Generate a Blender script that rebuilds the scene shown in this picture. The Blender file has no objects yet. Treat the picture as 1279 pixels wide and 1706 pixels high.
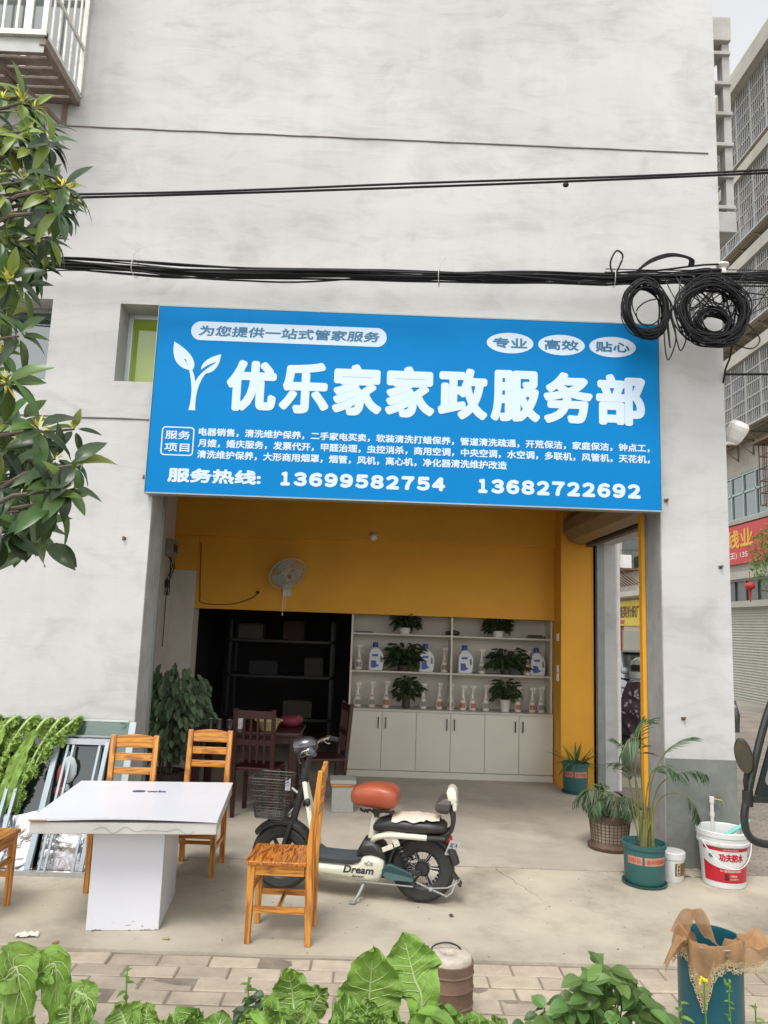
import bpy, math, random
from math import sin, cos, pi, radians
from mathutils import Vector, Matrix, noise

# ------------------------------------------------------------------ camera, sky, sun, exposure
SC = bpy.context.scene
COL = SC.collection
PITCH, YAW, ROLL = 0.14606, 0.00953, 0.03511
CAM = Vector((0, -6.12, 1.8))
_f = Vector((sin(YAW) * cos(PITCH), cos(YAW) * cos(PITCH), sin(PITCH)))
_r0 = Vector((cos(YAW), -sin(YAW), 0)); _u0 = _r0.cross(_f)
_r = cos(ROLL) * _r0 + sin(ROLL) * _u0; _u = -sin(ROLL) * _r0 + cos(ROLL) * _u0
cd = bpy.data.cameras.new('camera'); cam = bpy.data.objects.new('camera', cd); COL.objects.link(cam)
cam.matrix_world = Matrix(((_r.x, _u.x, -_f.x, CAM.x), (_r.y, _u.y, -_f.y, CAM.y), (_r.z, _u.z, -_f.z, CAM.z), (0, 0, 0, 1)))
cd.sensor_fit = 'VERTICAL'; cd.sensor_height = 24; cd.sensor_width = 18; cd.lens = 1270 / 1706 * 24
cd.clip_start = 0.05; cd.clip_end = 400
SC.camera = cam

SUN_EL, SUN_AZ = radians(58), radians(200)      # azimuth clockwise from +y: behind the camera, a little to the left
W = bpy.data.worlds.new('World'); SC.world = W; W.use_nodes = True
nt = W.node_tree; nt.nodes.clear()
sky = nt.nodes.new('ShaderNodeTexSky'); sky.sky_type = 'NISHITA'; sky.sun_disc = False
sky.sun_elevation = SUN_EL; sky.sun_rotation = SUN_AZ; sky.air_density = 1.0; sky.dust_density = 1.0; sky.ozone_density = 1.0
hs = nt.nodes.new('ShaderNodeHueSaturation'); hs.inputs['Saturation'].default_value = 0.06
bg = nt.nodes.new('ShaderNodeBackground'); bg.inputs['Strength'].default_value = 0.15
wo = nt.nodes.new('ShaderNodeOutputWorld')
nt.links.new(sky.outputs[0], hs.inputs['Color']); nt.links.new(hs.outputs[0], bg.inputs[0]); nt.links.new(bg.outputs[0], wo.inputs[0])
sl = bpy.data.lights.new('sun', 'SUN'); sl.energy = 1.2; sl.angle = radians(22); sl.color = (1, 0.97, 0.92)
so = bpy.data.objects.new('sun', sl); COL.objects.link(so)
sd = Vector((sin(SUN_AZ) * cos(SUN_EL), cos(SUN_AZ) * cos(SUN_EL), sin(SUN_EL)))
so.rotation_euler = sd.to_track_quat('Z', 'Y').to_euler()
SC.view_settings.view_transform = 'Standard'; SC.view_settings.look = 'None'
SC.view_settings.exposure = 1.1; SC.view_settings.gamma = 1; SC.view_settings.use_curve_mapping = False
SC.cycles.max_bounces = 10; SC.cycles.diffuse_bounces = 5; SC.cycles.transparent_max_bounces = 16

RND = random.Random(7)

# ------------------------------------------------------------------ mesh building
class MB:
    def __init__(s): s.v = []; s.f = []; s.m = []; s.s = []; s.mats = []; s.cur = 0; s.smooth = False
    def mat(s, m):
        if m not in s.mats: s.mats.append(m)
        s.cur = s.mats.index(m); return s
    def add(s, vs, fs, smooth=None):
        b = len(s.v); s.v += [tuple(x) for x in vs]
        for f in fs: s.f.append([b + i for i in f]); s.m.append(s.cur); s.s.append(s.smooth if smooth is None else smooth)
        return s
    def box(s, x0, x1, y0, y1, z0, z1):
        return s.add([(x0, y0, z0), (x1, y0, z0), (x1, y1, z0), (x0, y1, z0), (x0, y0, z1), (x1, y0, z1), (x1, y1, z1), (x0, y1, z1)],
                     [(0, 3, 2, 1), (4, 5, 6, 7), (0, 1, 5, 4), (1, 2, 6, 5), (2, 3, 7, 6), (3, 0, 4, 7)])
    def bar(s, p, q, w, h, up=(0, 0, 1), w2=None, h2=None):
        p, q = Vector(p), Vector(q); d = (q - p).normalized(); u = Vector(up)
        if abs(d.dot(u)) > .98: u = Vector((0, 1, 0))
        a = d.cross(u).normalized(); b = a.cross(d)
        vs = []
        for P, ww, hh in ((p, w, h), (q, w2 or w, h2 or h)):
            for sx, sy in ((-1, -1), (1, -1), (1, 1), (-1, 1)): vs.append(P + a * sx * ww / 2 + b * sy * hh / 2)
        return s.add(vs, [(3, 2, 1, 0), (4, 5, 6, 7), (0, 1, 5, 4), (1, 2, 6, 5), (2, 3, 7, 6), (3, 0, 4, 7)])
    def tube(s, pts, r, n=8, closed=False, smooth=True):
        pts = [Vector(p) for p in pts]; N = len(pts)
        if N < 2: return s
        rr = r if isinstance(r, (list, tuple)) else [r] * N
        vs = []; prev = None
        for i, p in enumerate(pts):
            if closed: d = pts[(i + 1) % N] - pts[i - 1]
            else: d = pts[min(i + 1, N - 1)] - pts[max(i - 1, 0)]
            if d.length < 1e-9: d = Vector((0, 0, 1))
            d.normalize()
            if prev is None: a = d.cross(Vector((0, 0, 1)) if abs(d.z) < .9 else Vector((0, 1, 0))).normalized()
            else:
                a = prev - d * prev.dot(d)
                a = a.normalized() if a.length > 1e-6 else d.orthogonal().normalized()
            prev = a; b = d.cross(a)
            for k in range(n):
                t = 2 * pi * k / n; vs.append(p + (a * cos(t) + b * sin(t)) * rr[i])
        fs = []
        for i in range(N if closed else N - 1):
            j = (i + 1) % N
            for k in range(n): fs.append((i * n + k, i * n + (k + 1) % n, j * n + (k + 1) % n, j * n + k))
        s.add(vs, fs, smooth)
        if not closed:
            b = len(s.v) - N * n
            s.f.append([b + k for k in reversed(range(n))]); s.m.append(s.cur); s.s.append(False)
            s.f.append([b + (N - 1) * n + k for k in range(n)]); s.m.append(s.cur); s.s.append(False)
        return s
    def lathe(s, prof, c=(0, 0, 0), n=28, axis=None, smooth=True, a0=0, a1=2 * pi):
        c = Vector(c); R = Vector(axis).to_track_quat('Z', 'Y').to_matrix() if axis else Matrix.Identity(3)
        full = abs(a1 - a0 - 2 * pi) < 1e-6; m = n if full else n + 1; vs = []
        for r, z in prof:
            for k in range(m):
                t = a0 + (a1 - a0) * k / n; vs.append(c + R @ Vector((r * cos(t), r * sin(t), z)))
        fs = []
        for i in range(len(prof) - 1):
            for k in range(n): fs.append((i * m + k, i * m + (k + 1) % m, (i + 1) * m + (k + 1) % m, (i + 1) * m + k))
        return s.add(vs, fs, smooth)
    def ell(s, c, r, n=16, mt=None, smooth=True):
        c = Vector(c); vs = []; h = n // 2
        for i in range(h + 1):
            p = pi * i / h
            for k in range(n):
                t = 2 * pi * k / n; v = Vector((r[0] * sin(p) * cos(t), r[1] * sin(p) * sin(t), -r[2] * cos(p)))
                vs.append(c + (mt @ v if mt else v))
        fs = [(i * n + k, i * n + (k + 1) % n, (i + 1) * n + (k + 1) % n, (i + 1) * n + k) for i in range(h) for k in range(n)]
        return s.add(vs, fs, smooth)
    def prism(s, poly, to, d):
        """poly: 2-D outline; to(u, v, w) -> 3-D; extruded from w=0 to w=d"""
        n = len(poly); vs = [to(u, v, 0) for u, v in poly] + [to(u, v, d) for u, v in poly]
        return s.add(vs, [tuple(reversed(range(n))), tuple(range(n, 2 * n))] + [(i, (i + 1) % n, n + (i + 1) % n, n + i) for i in range(n)])
    def loft(s, rings, caps=True, smooth=True):
        n = len(rings[0]); vs = [p for r in rings for p in r]
        s.add(vs, [(i * n + k, i * n + (k + 1) % n, (i + 1) * n + (k + 1) % n, (i + 1) * n + k) for i in range(len(rings) - 1) for k in range(n)], smooth)
        if caps:
            b = len(s.v) - n * len(rings)
            s.f.append([b + k for k in reversed(range(n))]); s.m.append(s.cur); s.s.append(smooth)
            s.f.append([b + (len(rings) - 1) * n + k for k in range(n)]); s.m.append(s.cur); s.s.append(smooth)
        return s
    def grid(s, fn, nu, nv, smooth=True):
        vs = [fn(i / nu, j / nv) for i in range(nu + 1) for j in range(nv + 1)]
        return s.add(vs, [(i * (nv + 1) + j, (i + 1) * (nv + 1) + j, (i + 1) * (nv + 1) + j + 1, i * (nv + 1) + j + 1) for i in range(nu) for j in range(nv)], smooth)
    def build(s, name, mat=None, parent=None, loc=None, rotz=0, bevel=0, seg=2, sharp=35, rot=None):
        me = bpy.data.meshes.new(name); me.from_pydata(s.v, [], s.f)
        if not s.mats: s.mats = [mat]
        for m in s.mats: me.materials.append(m)
        me.polygons.foreach_set('material_index', s.m if len(s.mats) > 1 else [0] * len(s.f))
        me.polygons.foreach_set('use_smooth', s.s)
        me.update()
        if any(s.s): me.set_sharp_from_angle(angle=radians(sharp))
        o = bpy.data.objects.new(name, me); COL.objects.link(o)
        if parent: o.parent = parent
        if loc: o.location = loc
        if rot: o.rotation_euler = rot
        elif rotz: o.rotation_euler = (0, 0, rotz)
        if bevel:
            b = o.modifiers.new('bevel', 'BEVEL'); b.width = bevel; b.segments = seg; b.limit_method = 'ANGLE'; b.angle_limit = radians(40); b.harden_normals = False
        return o

def tag(o, label=None, cat=None, group=None, kind=None):
    if label: o['label'] = label
    if cat: o['category'] = cat
    if group: o['group'] = group
    if kind: o['kind'] = kind
    return o
def thing(name, label, cat, loc=(0, 0, 0), rotz=0, group=None):
    o = bpy.data.objects.new(name, None); o.empty_display_size = .1; COL.objects.link(o)
    o.location = loc; o.rotation_euler = (0, 0, rotz)
    return tag(o, label, cat, group)
def copy_tree(o, loc, rotz=0, label=None, parent=None, scale=None):
    c = o.copy(); COL.objects.link(c)
    if parent: c.parent = parent
    else:
        c.location = loc; c.rotation_euler = (0, 0, rotz)
        if scale: c.scale = scale
        if label: c['label'] = label
    for ch in list(o.children): copy_tree(ch, None, parent=c)
    return c

_TXT = {}
def text2d(body):
    """outline of a line of writing as flat triangles, scaled to the unit box"""
    if body in _TXT: return _TXT[body]
    cu = bpy.data.curves.new('t', 'FONT'); cu.body = body; cu.size = 1; cu.resolution_u = 4
    o = bpy.data.objects.new('t', cu); COL.objects.link(o)
    bpy.context.view_layer.update()
    me = o.evaluated_get(bpy.context.evaluated_depsgraph_get()).to_mesh()
    vs = [(v.co.x, v.co.y) for v in me.vertices]; fs = [tuple(p.vertices) for p in me.polygons]
    bpy.data.objects.remove(o); bpy.data.curves.remove(cu)
    if not vs: return ([], [])
    x0 = min(v[0] for v in vs); x1 = max(v[0] for v in vs); y0 = min(v[1] for v in vs); y1 = max(v[1] for v in vs)
    vs = [((x - x0) / (x1 - x0), (y - y0) / (y1 - y0)) for x, y in vs]
    _TXT[body] = (vs, fs); return _TXT[body]
def write(mb, body, x0, x1, z0, z1, to, bold=0, n=8, step=0.00012, slant=0):
    """writing fitted to a box of the (u, v) plane; to(u, v, h) -> 3-D with h the height above the surface; bold = stroke growth in metres"""
    vs, fs = text2d(body)
    offs = [(0, 0)] + ([(bold * cos(2 * pi * k / n), bold * sin(2 * pi * k / n)) for k in range(n)] if bold else [])
    w = x1 - x0 - 2 * bold; h = z1 - z0 - 2 * bold
    for i, (a, b) in enumerate(offs):
        mb.add([to(x0 + bold + x * w + a + slant * y * h, z0 + bold + y * h + b, i * step) for x, y in vs], fs, False)

def blob(pts, n=24, closed=True):
    """smooth closed curve through points"""
    out = []; N = len(pts); P = [Vector(p) for p in pts]
    for i in range(N if closed else N - 1):
        g = (lambda j: P[j % N]) if closed else (lambda j: P[max(0, min(N - 1, j))])
        p0, p1, p2, p3 = g(i - 1), g(i), g(i + 1), g(i + 2)
        for k in range(n // N + 2):
            t = k / (n // N + 2); out.append(.5 * ((2 * p1) + (p2 - p0) * t + (2 * p0 - 5 * p1 + 4 * p2 - p3) * t * t + (3 * p1 - p0 - 3 * p2 + p3) * t ** 3))
    if not closed: out.append(P[-1])
    return out

# ------------------------------------------------------------------ materials
def _n(t, k, **kw):
    n = t.nodes.new(k)
    for a, b in kw.items():
        if a in n.inputs: n.inputs[a].default_value = b
        else: setattr(n, a, b)
    return n
def mat(name, col, rough=.6, metal=0, var=.12, vs=5, bump=0, bs=60, spec=.5, island=0, trans=0, stretch=(1, 1, 1), coat=0, alpha=1, dirt=None, ds=3, rv=.0):
    m = bpy.data.materials.new(name); m.use_nodes = True; t = m.node_tree; L = t.links.new
    p = t.nodes['Principled BSDF']; p.inputs['Roughness'].default_value = rough; p.inputs['Metallic'].default_value = metal
    p.inputs['Specular IOR Level'].default_value = spec; p.inputs['Coat Weight'].default_value = coat
    tc = _n(t, 'ShaderNodeTexCoord'); mp = _n(t, 'ShaderNodeMapping'); mp.inputs['Scale'].default_value = stretch
    L(tc.outputs['Object'], mp.inputs[0])
    nz = _n(t, 'ShaderNodeTexNoise', Scale=vs, Detail=7.0, Roughness=.62); L(mp.outputs[0], nz.inputs['Vector'])
    mr = _n(t, 'ShaderNodeMapRange'); mr.inputs[1].default_value = .25; mr.inputs[2].default_value = .75
    mr.inputs[3].default_value = 1 - var; mr.inputs[4].default_value = 1 + var; L(nz.outputs['Fac'], mr.inputs[0])
    hs = _n(t, 'ShaderNodeHueSaturation'); hs.inputs['Color'].default_value = (*col, 1)
    val = mr.outputs[0]
    if island:
        g = _n(t, 'ShaderNodeNewGeometry'); m2 = _n(t, 'ShaderNodeMapRange'); m2.inputs[3].default_value = 1 - island; m2.inputs[4].default_value = 1 + island
        L(g.outputs['Random Per Island'], m2.inputs[0]); mu = _n(t, 'ShaderNodeMath', operation='MULTIPLY'); L(val, mu.inputs[0]); L(m2.outputs[0], mu.inputs[1]); val = mu.outputs[0]
        m3 = _n(t, 'ShaderNodeMapRange'); m3.inputs[3].default_value = .5 - island * .05; m3.inputs[4].default_value = .5 + island * .05
        sc = _n(t, 'ShaderNodeMath', operation='FRACT'); s2 = _n(t, 'ShaderNodeMath', operation='MULTIPLY'); s2.inputs[1].default_value = 17.3
        L(g.outputs['Random Per Island'], s2.inputs[0]); L(s2.outputs[0], sc.inputs[0]); L(sc.outputs[0], m3.inputs[0]); L(m3.outputs[0], hs.inputs['Hue'])
    L(val, hs.inputs['Value']); colout = hs.outputs[0]
    if dirt:
        n2 = _n(t, 'ShaderNodeTexNoise', Scale=ds, Detail=9.0, Roughness=.7); L(tc.outputs['Object'], n2.inputs['Vector'])
        r2 = _n(t, 'ShaderNodeMapRange'); r2.inputs[1].default_value = .5; r2.inputs[2].default_value = .72; r2.inputs[4].default_value = dirt[3]; L(n2.outputs['Fac'], r2.inputs[0])
        mx = _n(t, 'ShaderNodeMixRGB'); mx.inputs[2].default_value = (*dirt[:3], 1); L(r2.outputs[0], mx.inputs[0]); L(colout, mx.inputs[1]); colout = mx.outputs[0]
    L(colout, p.inputs['Base Color'])
    if rv:
        r3 = _n(t, 'ShaderNodeMapRange'); r3.inputs[3].default_value = max(0, rough - rv); r3.inputs[4].default_value = min(1, rough + rv)
        L(nz.outputs['Fac'], r3.inputs[0]); L(r3.outputs[0], p.inputs['Roughness'])
    if bump:
        nb = _n(t, 'ShaderNodeTexNoise', Scale=bs, Detail=5.0, Roughness=.6); L(mp.outputs[0], nb.inputs['Vector'])
        b = _n(t, 'ShaderNodeBump', Strength=bump, Distance=.01); L(nb.outputs['Fac'], b.inputs['Height']); L(b.outputs[0], p.inputs['Normal'])
    if trans:
        tr = _n(t, 'ShaderNodeBsdfTranslucent'); L(colout, tr.inputs[0]); ms = _n(t, 'ShaderNodeMixShader'); ms.inputs[0].default_value = trans
        o = t.nodes['Material Output']; L(p.outputs[0], ms.inputs[1]); L(tr.outputs[0], ms.inputs[2]); L(ms.outputs[0], o.inputs[0])
    if alpha < 1: p.inputs['Alpha'].default_value = alpha
    return m
def glass(name, tint, refl=.12, opac=.25, base=(.1, .12, .12)):
    """sheet glass: tinted see-through, partly dull, with a mirror coat by angle"""
    m = bpy.data.materials.new(name); m.use_nodes = True; t = m.node_tree; L = t.links.new; t.nodes.remove(t.nodes['Principled BSDF'])
    o = t.nodes['Material Output']; a = _n(t, 'ShaderNodeBsdfTransparent'); a.inputs[0].default_value = (*tint, 1)
    d = _n(t, 'ShaderNodeBsdfDiffuse'); d.inputs[0].default_value = (*base, 1); g = _n(t, 'ShaderNodeBsdfGlossy'); g.inputs['Roughness'].default_value = .03
    m1 = _n(t, 'ShaderNodeMixShader'); m1.inputs[0].default_value = opac; L(a.outputs[0], m1.inputs[1]); L(d.outputs[0], m1.inputs[2])
    fr = _n(t, 'ShaderNodeFresnel'); fr.inputs[0].default_value = 1.5; ad = _n(t, 'ShaderNodeMath', operation='ADD'); ad.inputs[1].default_value = refl; L(fr.outputs[0], ad.inputs[0])
    m2 = _n(t, 'ShaderNodeMixShader'); L(ad.outputs[0], m2.inputs[0]); L(m1.outputs[0], m2.inputs[1]); L(g.outputs[0], m2.inputs[2]); L(m2.outputs[0], o.inputs[0])
    return m
def wood(name, col, dark, axis, rough=.35, scale=1.0, wavy=6):
    """varnished wood, grain along the given axis"""
    m = bpy.data.materials.new(name); m.use_nodes = True; t = m.node_tree; L = t.links.new; p = t.nodes['Principled BSDF']
    p.inputs['Roughness'].default_value = rough; p.inputs['Coat Weight'].default_value = .25; p.inputs['Coat Roughness'].default_value = .25
    tc = _n(t, 'ShaderNodeTexCoord'); mp = _n(t, 'ShaderNodeMapping'); sc = [9 * scale] * 3; sc[axis] = .9 * scale; mp.inputs['Scale'].default_value = sc
    L(tc.outputs['Object'], mp.inputs[0])
    nz = _n(t, 'ShaderNodeTexNoise', Scale=1.6, Detail=3.0, Roughness=.5, Distortion=.4); L(mp.outputs[0], nz.inputs['Vector'])
    mu = _n(t, 'ShaderNodeMath', operation='MULTIPLY'); mu.inputs[1].default_value = wavy; L(nz.outputs['Fac'], mu.inputs[0])
    fr = _n(t, 'ShaderNodeMath', operation='PINGPONG'); fr.inputs[1].default_value = .5; L(mu.outputs[0], fr.inputs[0])
    n2 = _n(t, 'ShaderNodeTexNoise', Scale=9.0, Detail=6.0, Roughness=.7); L(mp.outputs[0], n2.inputs['Vector'])
    ad = _n(t, 'ShaderNodeMath', operation='MULTIPLY_ADD'); ad.inputs[1].default_value = 1.3; L(fr.outputs[0], ad.inputs[0])
    s2 = _n(t, 'ShaderNodeMath', operation='MULTIPLY_ADD'); s2.inputs[1].default_value = .9; s2.inputs[2].default_value = -.35; L(n2.outputs['Fac'], s2.inputs[0]); L(s2.outputs[0], ad.inputs[2])
    cr = _n(t, 'ShaderNodeValToRGB'); cr.color_ramp.elements[0].position = .1; cr.color_ramp.elements[0].color = (*dark, 1); cr.color_ramp.elements[1].position = .62; cr.color_ramp.elements[1].color = (*col, 1)
    L(ad.outputs[0], cr.inputs[0]); L(cr.outputs[0], p.inputs['Base Color'])
    b = _n(t, 'ShaderNodeBump', Strength=.12, Distance=.004); L(ad.outputs[0], b.inputs['Height']); L(b.outputs[0], p.inputs['Normal'])
    return m
def plaster(name, lo, hi, warm=(1, 1, 1)):
    m = bpy.data.materials.new(name); m.use_nodes = True; t = m.node_tree; L = t.links.new; p = t.nodes['Principled BSDF']
    p.inputs['Roughness'].default_value = .85; p.inputs['Specular IOR Level'].default_value = .25
    tc = _n(t, 'ShaderNodeTexCoord')
    def nz(scale, s, det, dist, rough=.6):
        mp = _n(t, 'ShaderNodeMapping'); mp.inputs['Scale'].default_value = scale; L(tc.outputs['Object'], mp.inputs[0])
        k = _n(t, 'ShaderNodeTexNoise', Scale=s, Detail=det, Roughness=rough, Distortion=dist); L(mp.outputs[0], k.inputs['Vector']); return k.outputs['Fac']
    a = nz((1, 1, 1.3), .55, 9, .9, .62); b = nz((.8, 1, 3.2), 1.3, 9, 2.4, .66); c = nz((6, 6, .8), 1.0, 6, .5, .6); d = nz((1, 1, 1), 30, 5, 0)
    def rng(x, i0, i1, o0, o1):
        r = _n(t, 'ShaderNodeMapRange'); 
        for k, v in zip((1, 2, 3, 4), (i0, i1, o0, o1)): r.inputs[k].default_value = v
        L(x, r.inputs[0]); return r.outputs[0]
    def op(o, x, y):
        k = _n(t, 'ShaderNodeMath', operation=o)
        for i, q in enumerate((x, y)):
            if isinstance(q, (int, float)): k.inputs[i].default_value = q
            else: L(q, k.inputs[i])
        return k.outputs[0]
    # brushed-on skim coat: broad clouds, sparse sideways trowel smears, faint upright streaks
    e_ = nz((1, 1, 1.8), 1.7, 7, 1.2, .6)
    cloud = rng(a, .34, .66, 0, 1); smear = rng(op('MULTIPLY', b, rng(e_, .35, .65, .75, 1.15)), .44, .72, 0, 1); streak = rng(c, .5, .75, 0, 1); blot = rng(e_, .5, .75, 0, 1)
    dark = op('ADD', op('ADD', op('MULTIPLY', op('SUBTRACT', 1.0, cloud), .42), op('MULTIPLY', blot, .30)), op('ADD', op('MULTIPLY', smear, .27), op('MULTIPLY', streak, .12)))
    cr = _n(t, 'ShaderNodeValToRGB'); cr.color_ramp.elements[0].color = (*[hi * w for w in warm], 1); cr.color_ramp.elements[1].color = (*[lo * w for w in warm], 1)
    cr.color_ramp.elements[0].position = .08; cr.color_ramp.elements[1].position = .80
    L(dark, cr.inputs[0]); L(cr.outputs[0], p.inputs['Base Color'])
    h = op('ADD', op('MULTIPLY', b, .8), op('MULTIPLY', d, .18)); bp = _n(t, 'ShaderNodeBump', Strength=.16, Distance=.02); L(h, bp.inputs['Height']); L(bp.outputs[0], p.inputs['Normal'])
    return m
def bricks_mat(name, c1, c2, mortar, scale, rot=0, w=.5, h=.25):
    m = bpy.data.materials.new(name); m.use_nodes = True; t = m.node_tree; L = t.links.new; p = t.nodes['Principled BSDF']; p.inputs['Roughness'].default_value = .85
    tc = _n(t, 'ShaderNodeTexCoord'); mp = _n(t, 'ShaderNodeMapping'); mp.inputs['Rotation'].default_value = (0, 0, rot); L(tc.outputs['Object'], mp.inputs[0])
    b = _n(t, 'ShaderNodeTexBrick', Scale=scale); b.inputs['Color1'].default_value = (*c1, 1); b.inputs['Color2'].default_value = (*c2, 1); b.inputs['Mortar'].default_value = (*mortar, 1)
    b.inputs['Mortar Size'].default_value = .015; b.inputs['Brick Width'].default_value = w; b.inputs['Row Height'].default_value = h; b.inputs['Mortar Smooth'].default_value = .3
    L(mp.outputs[0], b.inputs['Vector']); nz = _n(t, 'ShaderNodeTexNoise', Scale=1.5, Detail=8.0, Roughness=.7); L(tc.outputs['Object'], nz.inputs['Vector'])
    mr = _n(t, 'ShaderNodeMapRange'); mr.inputs[1].default_value = .3; mr.inputs[2].default_value = .7; mr.inputs[3].default_value = .7; mr.inputs[4].default_value = 1.2; L(nz.outputs['Fac'], mr.inputs[0])
    hs = _n(t, 'ShaderNodeHueSaturation'); L(b.outputs['Color'], hs.inputs['Color']); L(mr.outputs[0], hs.inputs['Value']); L(hs.outputs[0], p.inputs['Base Color'])
    bp = _n(t, 'ShaderNodeBump', Strength=.5, Distance=.01); bp.invert = True; L(b.outputs['Fac'], bp.inputs['Height']); L(bp.outputs[0], p.inputs['Normal'])
    return m

PLASTER = plaster('grey_white_plaster', .365, .495, (1, .997, .975))
CONC = mat('worn_concrete', (.43, .385, .305), .85, 0, .26, 1.1, .25, 90, .3, dirt=(.24, .205, .16, .75), ds=1.6)
CONC2 = mat('indoor_concrete', (.43, .385, .32), .7, 0, .2, 1.6, .15, 90, .35, dirt=(.2, .17, .14, .5), ds=1.4)
YEL = mat('ochre_wall_paint', (.70, .335, .028), .6, 0, .08, 1.5, .06, 120, .35)
CREAM = mat('indoor_white_paint', (.55, .52, .46), .7, 0, .1, 2, .05, 100, .3, dirt=(.35, .31, .25, .5), ds=2)
ROOMSHADE = mat('room_shade', (.035, .03, .03), .8, 0, .2, 2)  # near-black stands in for the shade of unlit rooms
DADO = mat('grey_green_dado_paint', (.165, .175, .16), .6, 0, .22, 2.2, .12, 60, .4, dirt=(.3, .3, .28, .5), ds=3.5)
STEEL = mat('grey_steel', (.42, .44, .43), .45, .6, .15, 8, .05, 60, dirt=(.25, .23, .2, .6), ds=6)
RAIL = mat('painted_rail', (.24, .26, .25), .5, .3, .15, 8)
ALU = mat('pale_aluminium', (.66, .69, .68), .38, .55, .08, 12)
WHITEP = mat('white_plastic', (.78, .78, .76), .4, 0, .05, 8)
BLACKP = mat('black_rubber', (.018, .018, .018), .55, 0, .25, 12, .1, 120)
CABLE = mat('cable_sheath', (.009, .009, .010), .55, 0, .4, 20, 0, 1, .3)
RUST = mat('rusty_iron', (.16, .10, .07), .8, .2, .35, 9, .2, 80)
CHROME = mat('chrome', (.62, .62, .62), .18, 1, .08, 20)
SIGNB = mat('sign_blue_film', (.0, .17, .44), .6, 0, .05, 1.2, 0, 1, .12)
SIGNW = mat('sign_white_film', (.50, .60, .70), .6, 0, .02, 2)
SIGND = mat('sign_teal_ink', (.02, .13, .25), .5, 0, .05, 4)
WOODX = [wood('honey_wood_' + 'xyz'[a], (.56, .245, .04), (.27, .085, .015), a) for a in range(3)]
SEATW = wood('orange_pine_seat', (.55, .20, .035), (.16, .04, .008), 0, .3, 1.15, 11)
REDW = mat('dark_red_wood', (.035, .008, .007), .4, 0, .3, 5, 0, 60, .5, stretch=(1, 1, .2))
LEAFD = mat('dark_leaf', (.045, .085, .03), .42, 0, .2, 6, 0, 60, .5, .45, .25)
LEAFM = mat('mid_leaf', (.095, .18, .04), .45, 0, .2, 6, 0, 60, .45, .4, .3)
LEAFL = mat('light_leaf', (.14, .27, .05), .5, 0, .22, 6, .25, 40, .4, .3, .32)
LEAFG = mat('mustard_leaf', (.17, .31, .05), .5, 0, .28, 16, .6, 60, .4, .18, .3)
RIB = mat('leaf_rib', (.36, .47, .20), .5, 0, .1, 8, trans=.15)
BARK = mat('brown_bark', (.13, .10, .075), .85, 0, .3, 20, .4, 60)
FLOWER = mat('yellow_bud', (.62, .56, .10), .6, 0, .2, 20, 0, 60, .3, .3, .2)
SOIL = mat('dark_soil', (.07, .05, .035), .95, 0, .4, 9, .8, 40, .2)
TEAL = mat('teal_pot_plastic', (.025, .105, .105), .5, 0, .12, 6, .05, 60)

# ------------------------------------------------------------------ the ground
def structure(name, mb, m=None): return tag(mb.build(name, m), kind='structure')
def ragged(y, amp, seed, x0=-9, x1=2.9, step=.06):
    r = random.Random(seed); out = []; x = x0; w = 0
    while x <= x1: w = w * .8 + r.uniform(-amp, amp); out.append((x, y + w)); x += step
    return out
g = MB(); g.add([(-160, -90, -.06), (160, -90, -.06), (160, 220, -.06), (-160, 220, -.06)], [(0, 1, 2, 3)])
structure('ground', g, mat('street_concrete', (.30, .28, .245), .85, 0, .25, .5, .2, 50, .3, dirt=(.2, .18, .16, .6), ds=.4))
def slab(name, near, far, z, zb, m):
    b = MB(); n = len(near); vs = [(x, y, z) for x, y in near] + [(x, y, z) for x, y in far] + [(x, y, zb) for x, y in near] + [(x, y, zb) for x, y in far]
    fs = [(i, i + 1, n + i + 1, n + i) for i in range(n - 1)] + [(2 * n + i, 2 * n + i + 1, i + 1, i) for i in range(n - 1)] + [(n + i, n + i + 1, 3 * n + i + 1, 3 * n + i) for i in range(n - 1)]
    b.add(vs, fs); return structure(name, b, m)
A = ragged(-1.645, .0025, 1, -9, 4.6); Bk = ragged(-.012, .004, 2, -9, 4.6)
slab('forecourt', A, Bk, 0, -.08, CONC)
Ck = [(x, y + .011 + .004 * noise.noise(Vector((x * 5, 0, 0)))) for x, y in ragged(-.012, .004, 2, -9, 2.87)]
slab('shop_floor', Ck, [(x, 7.0) for x, y in Ck], .004, -.08, CONC2)
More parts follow.
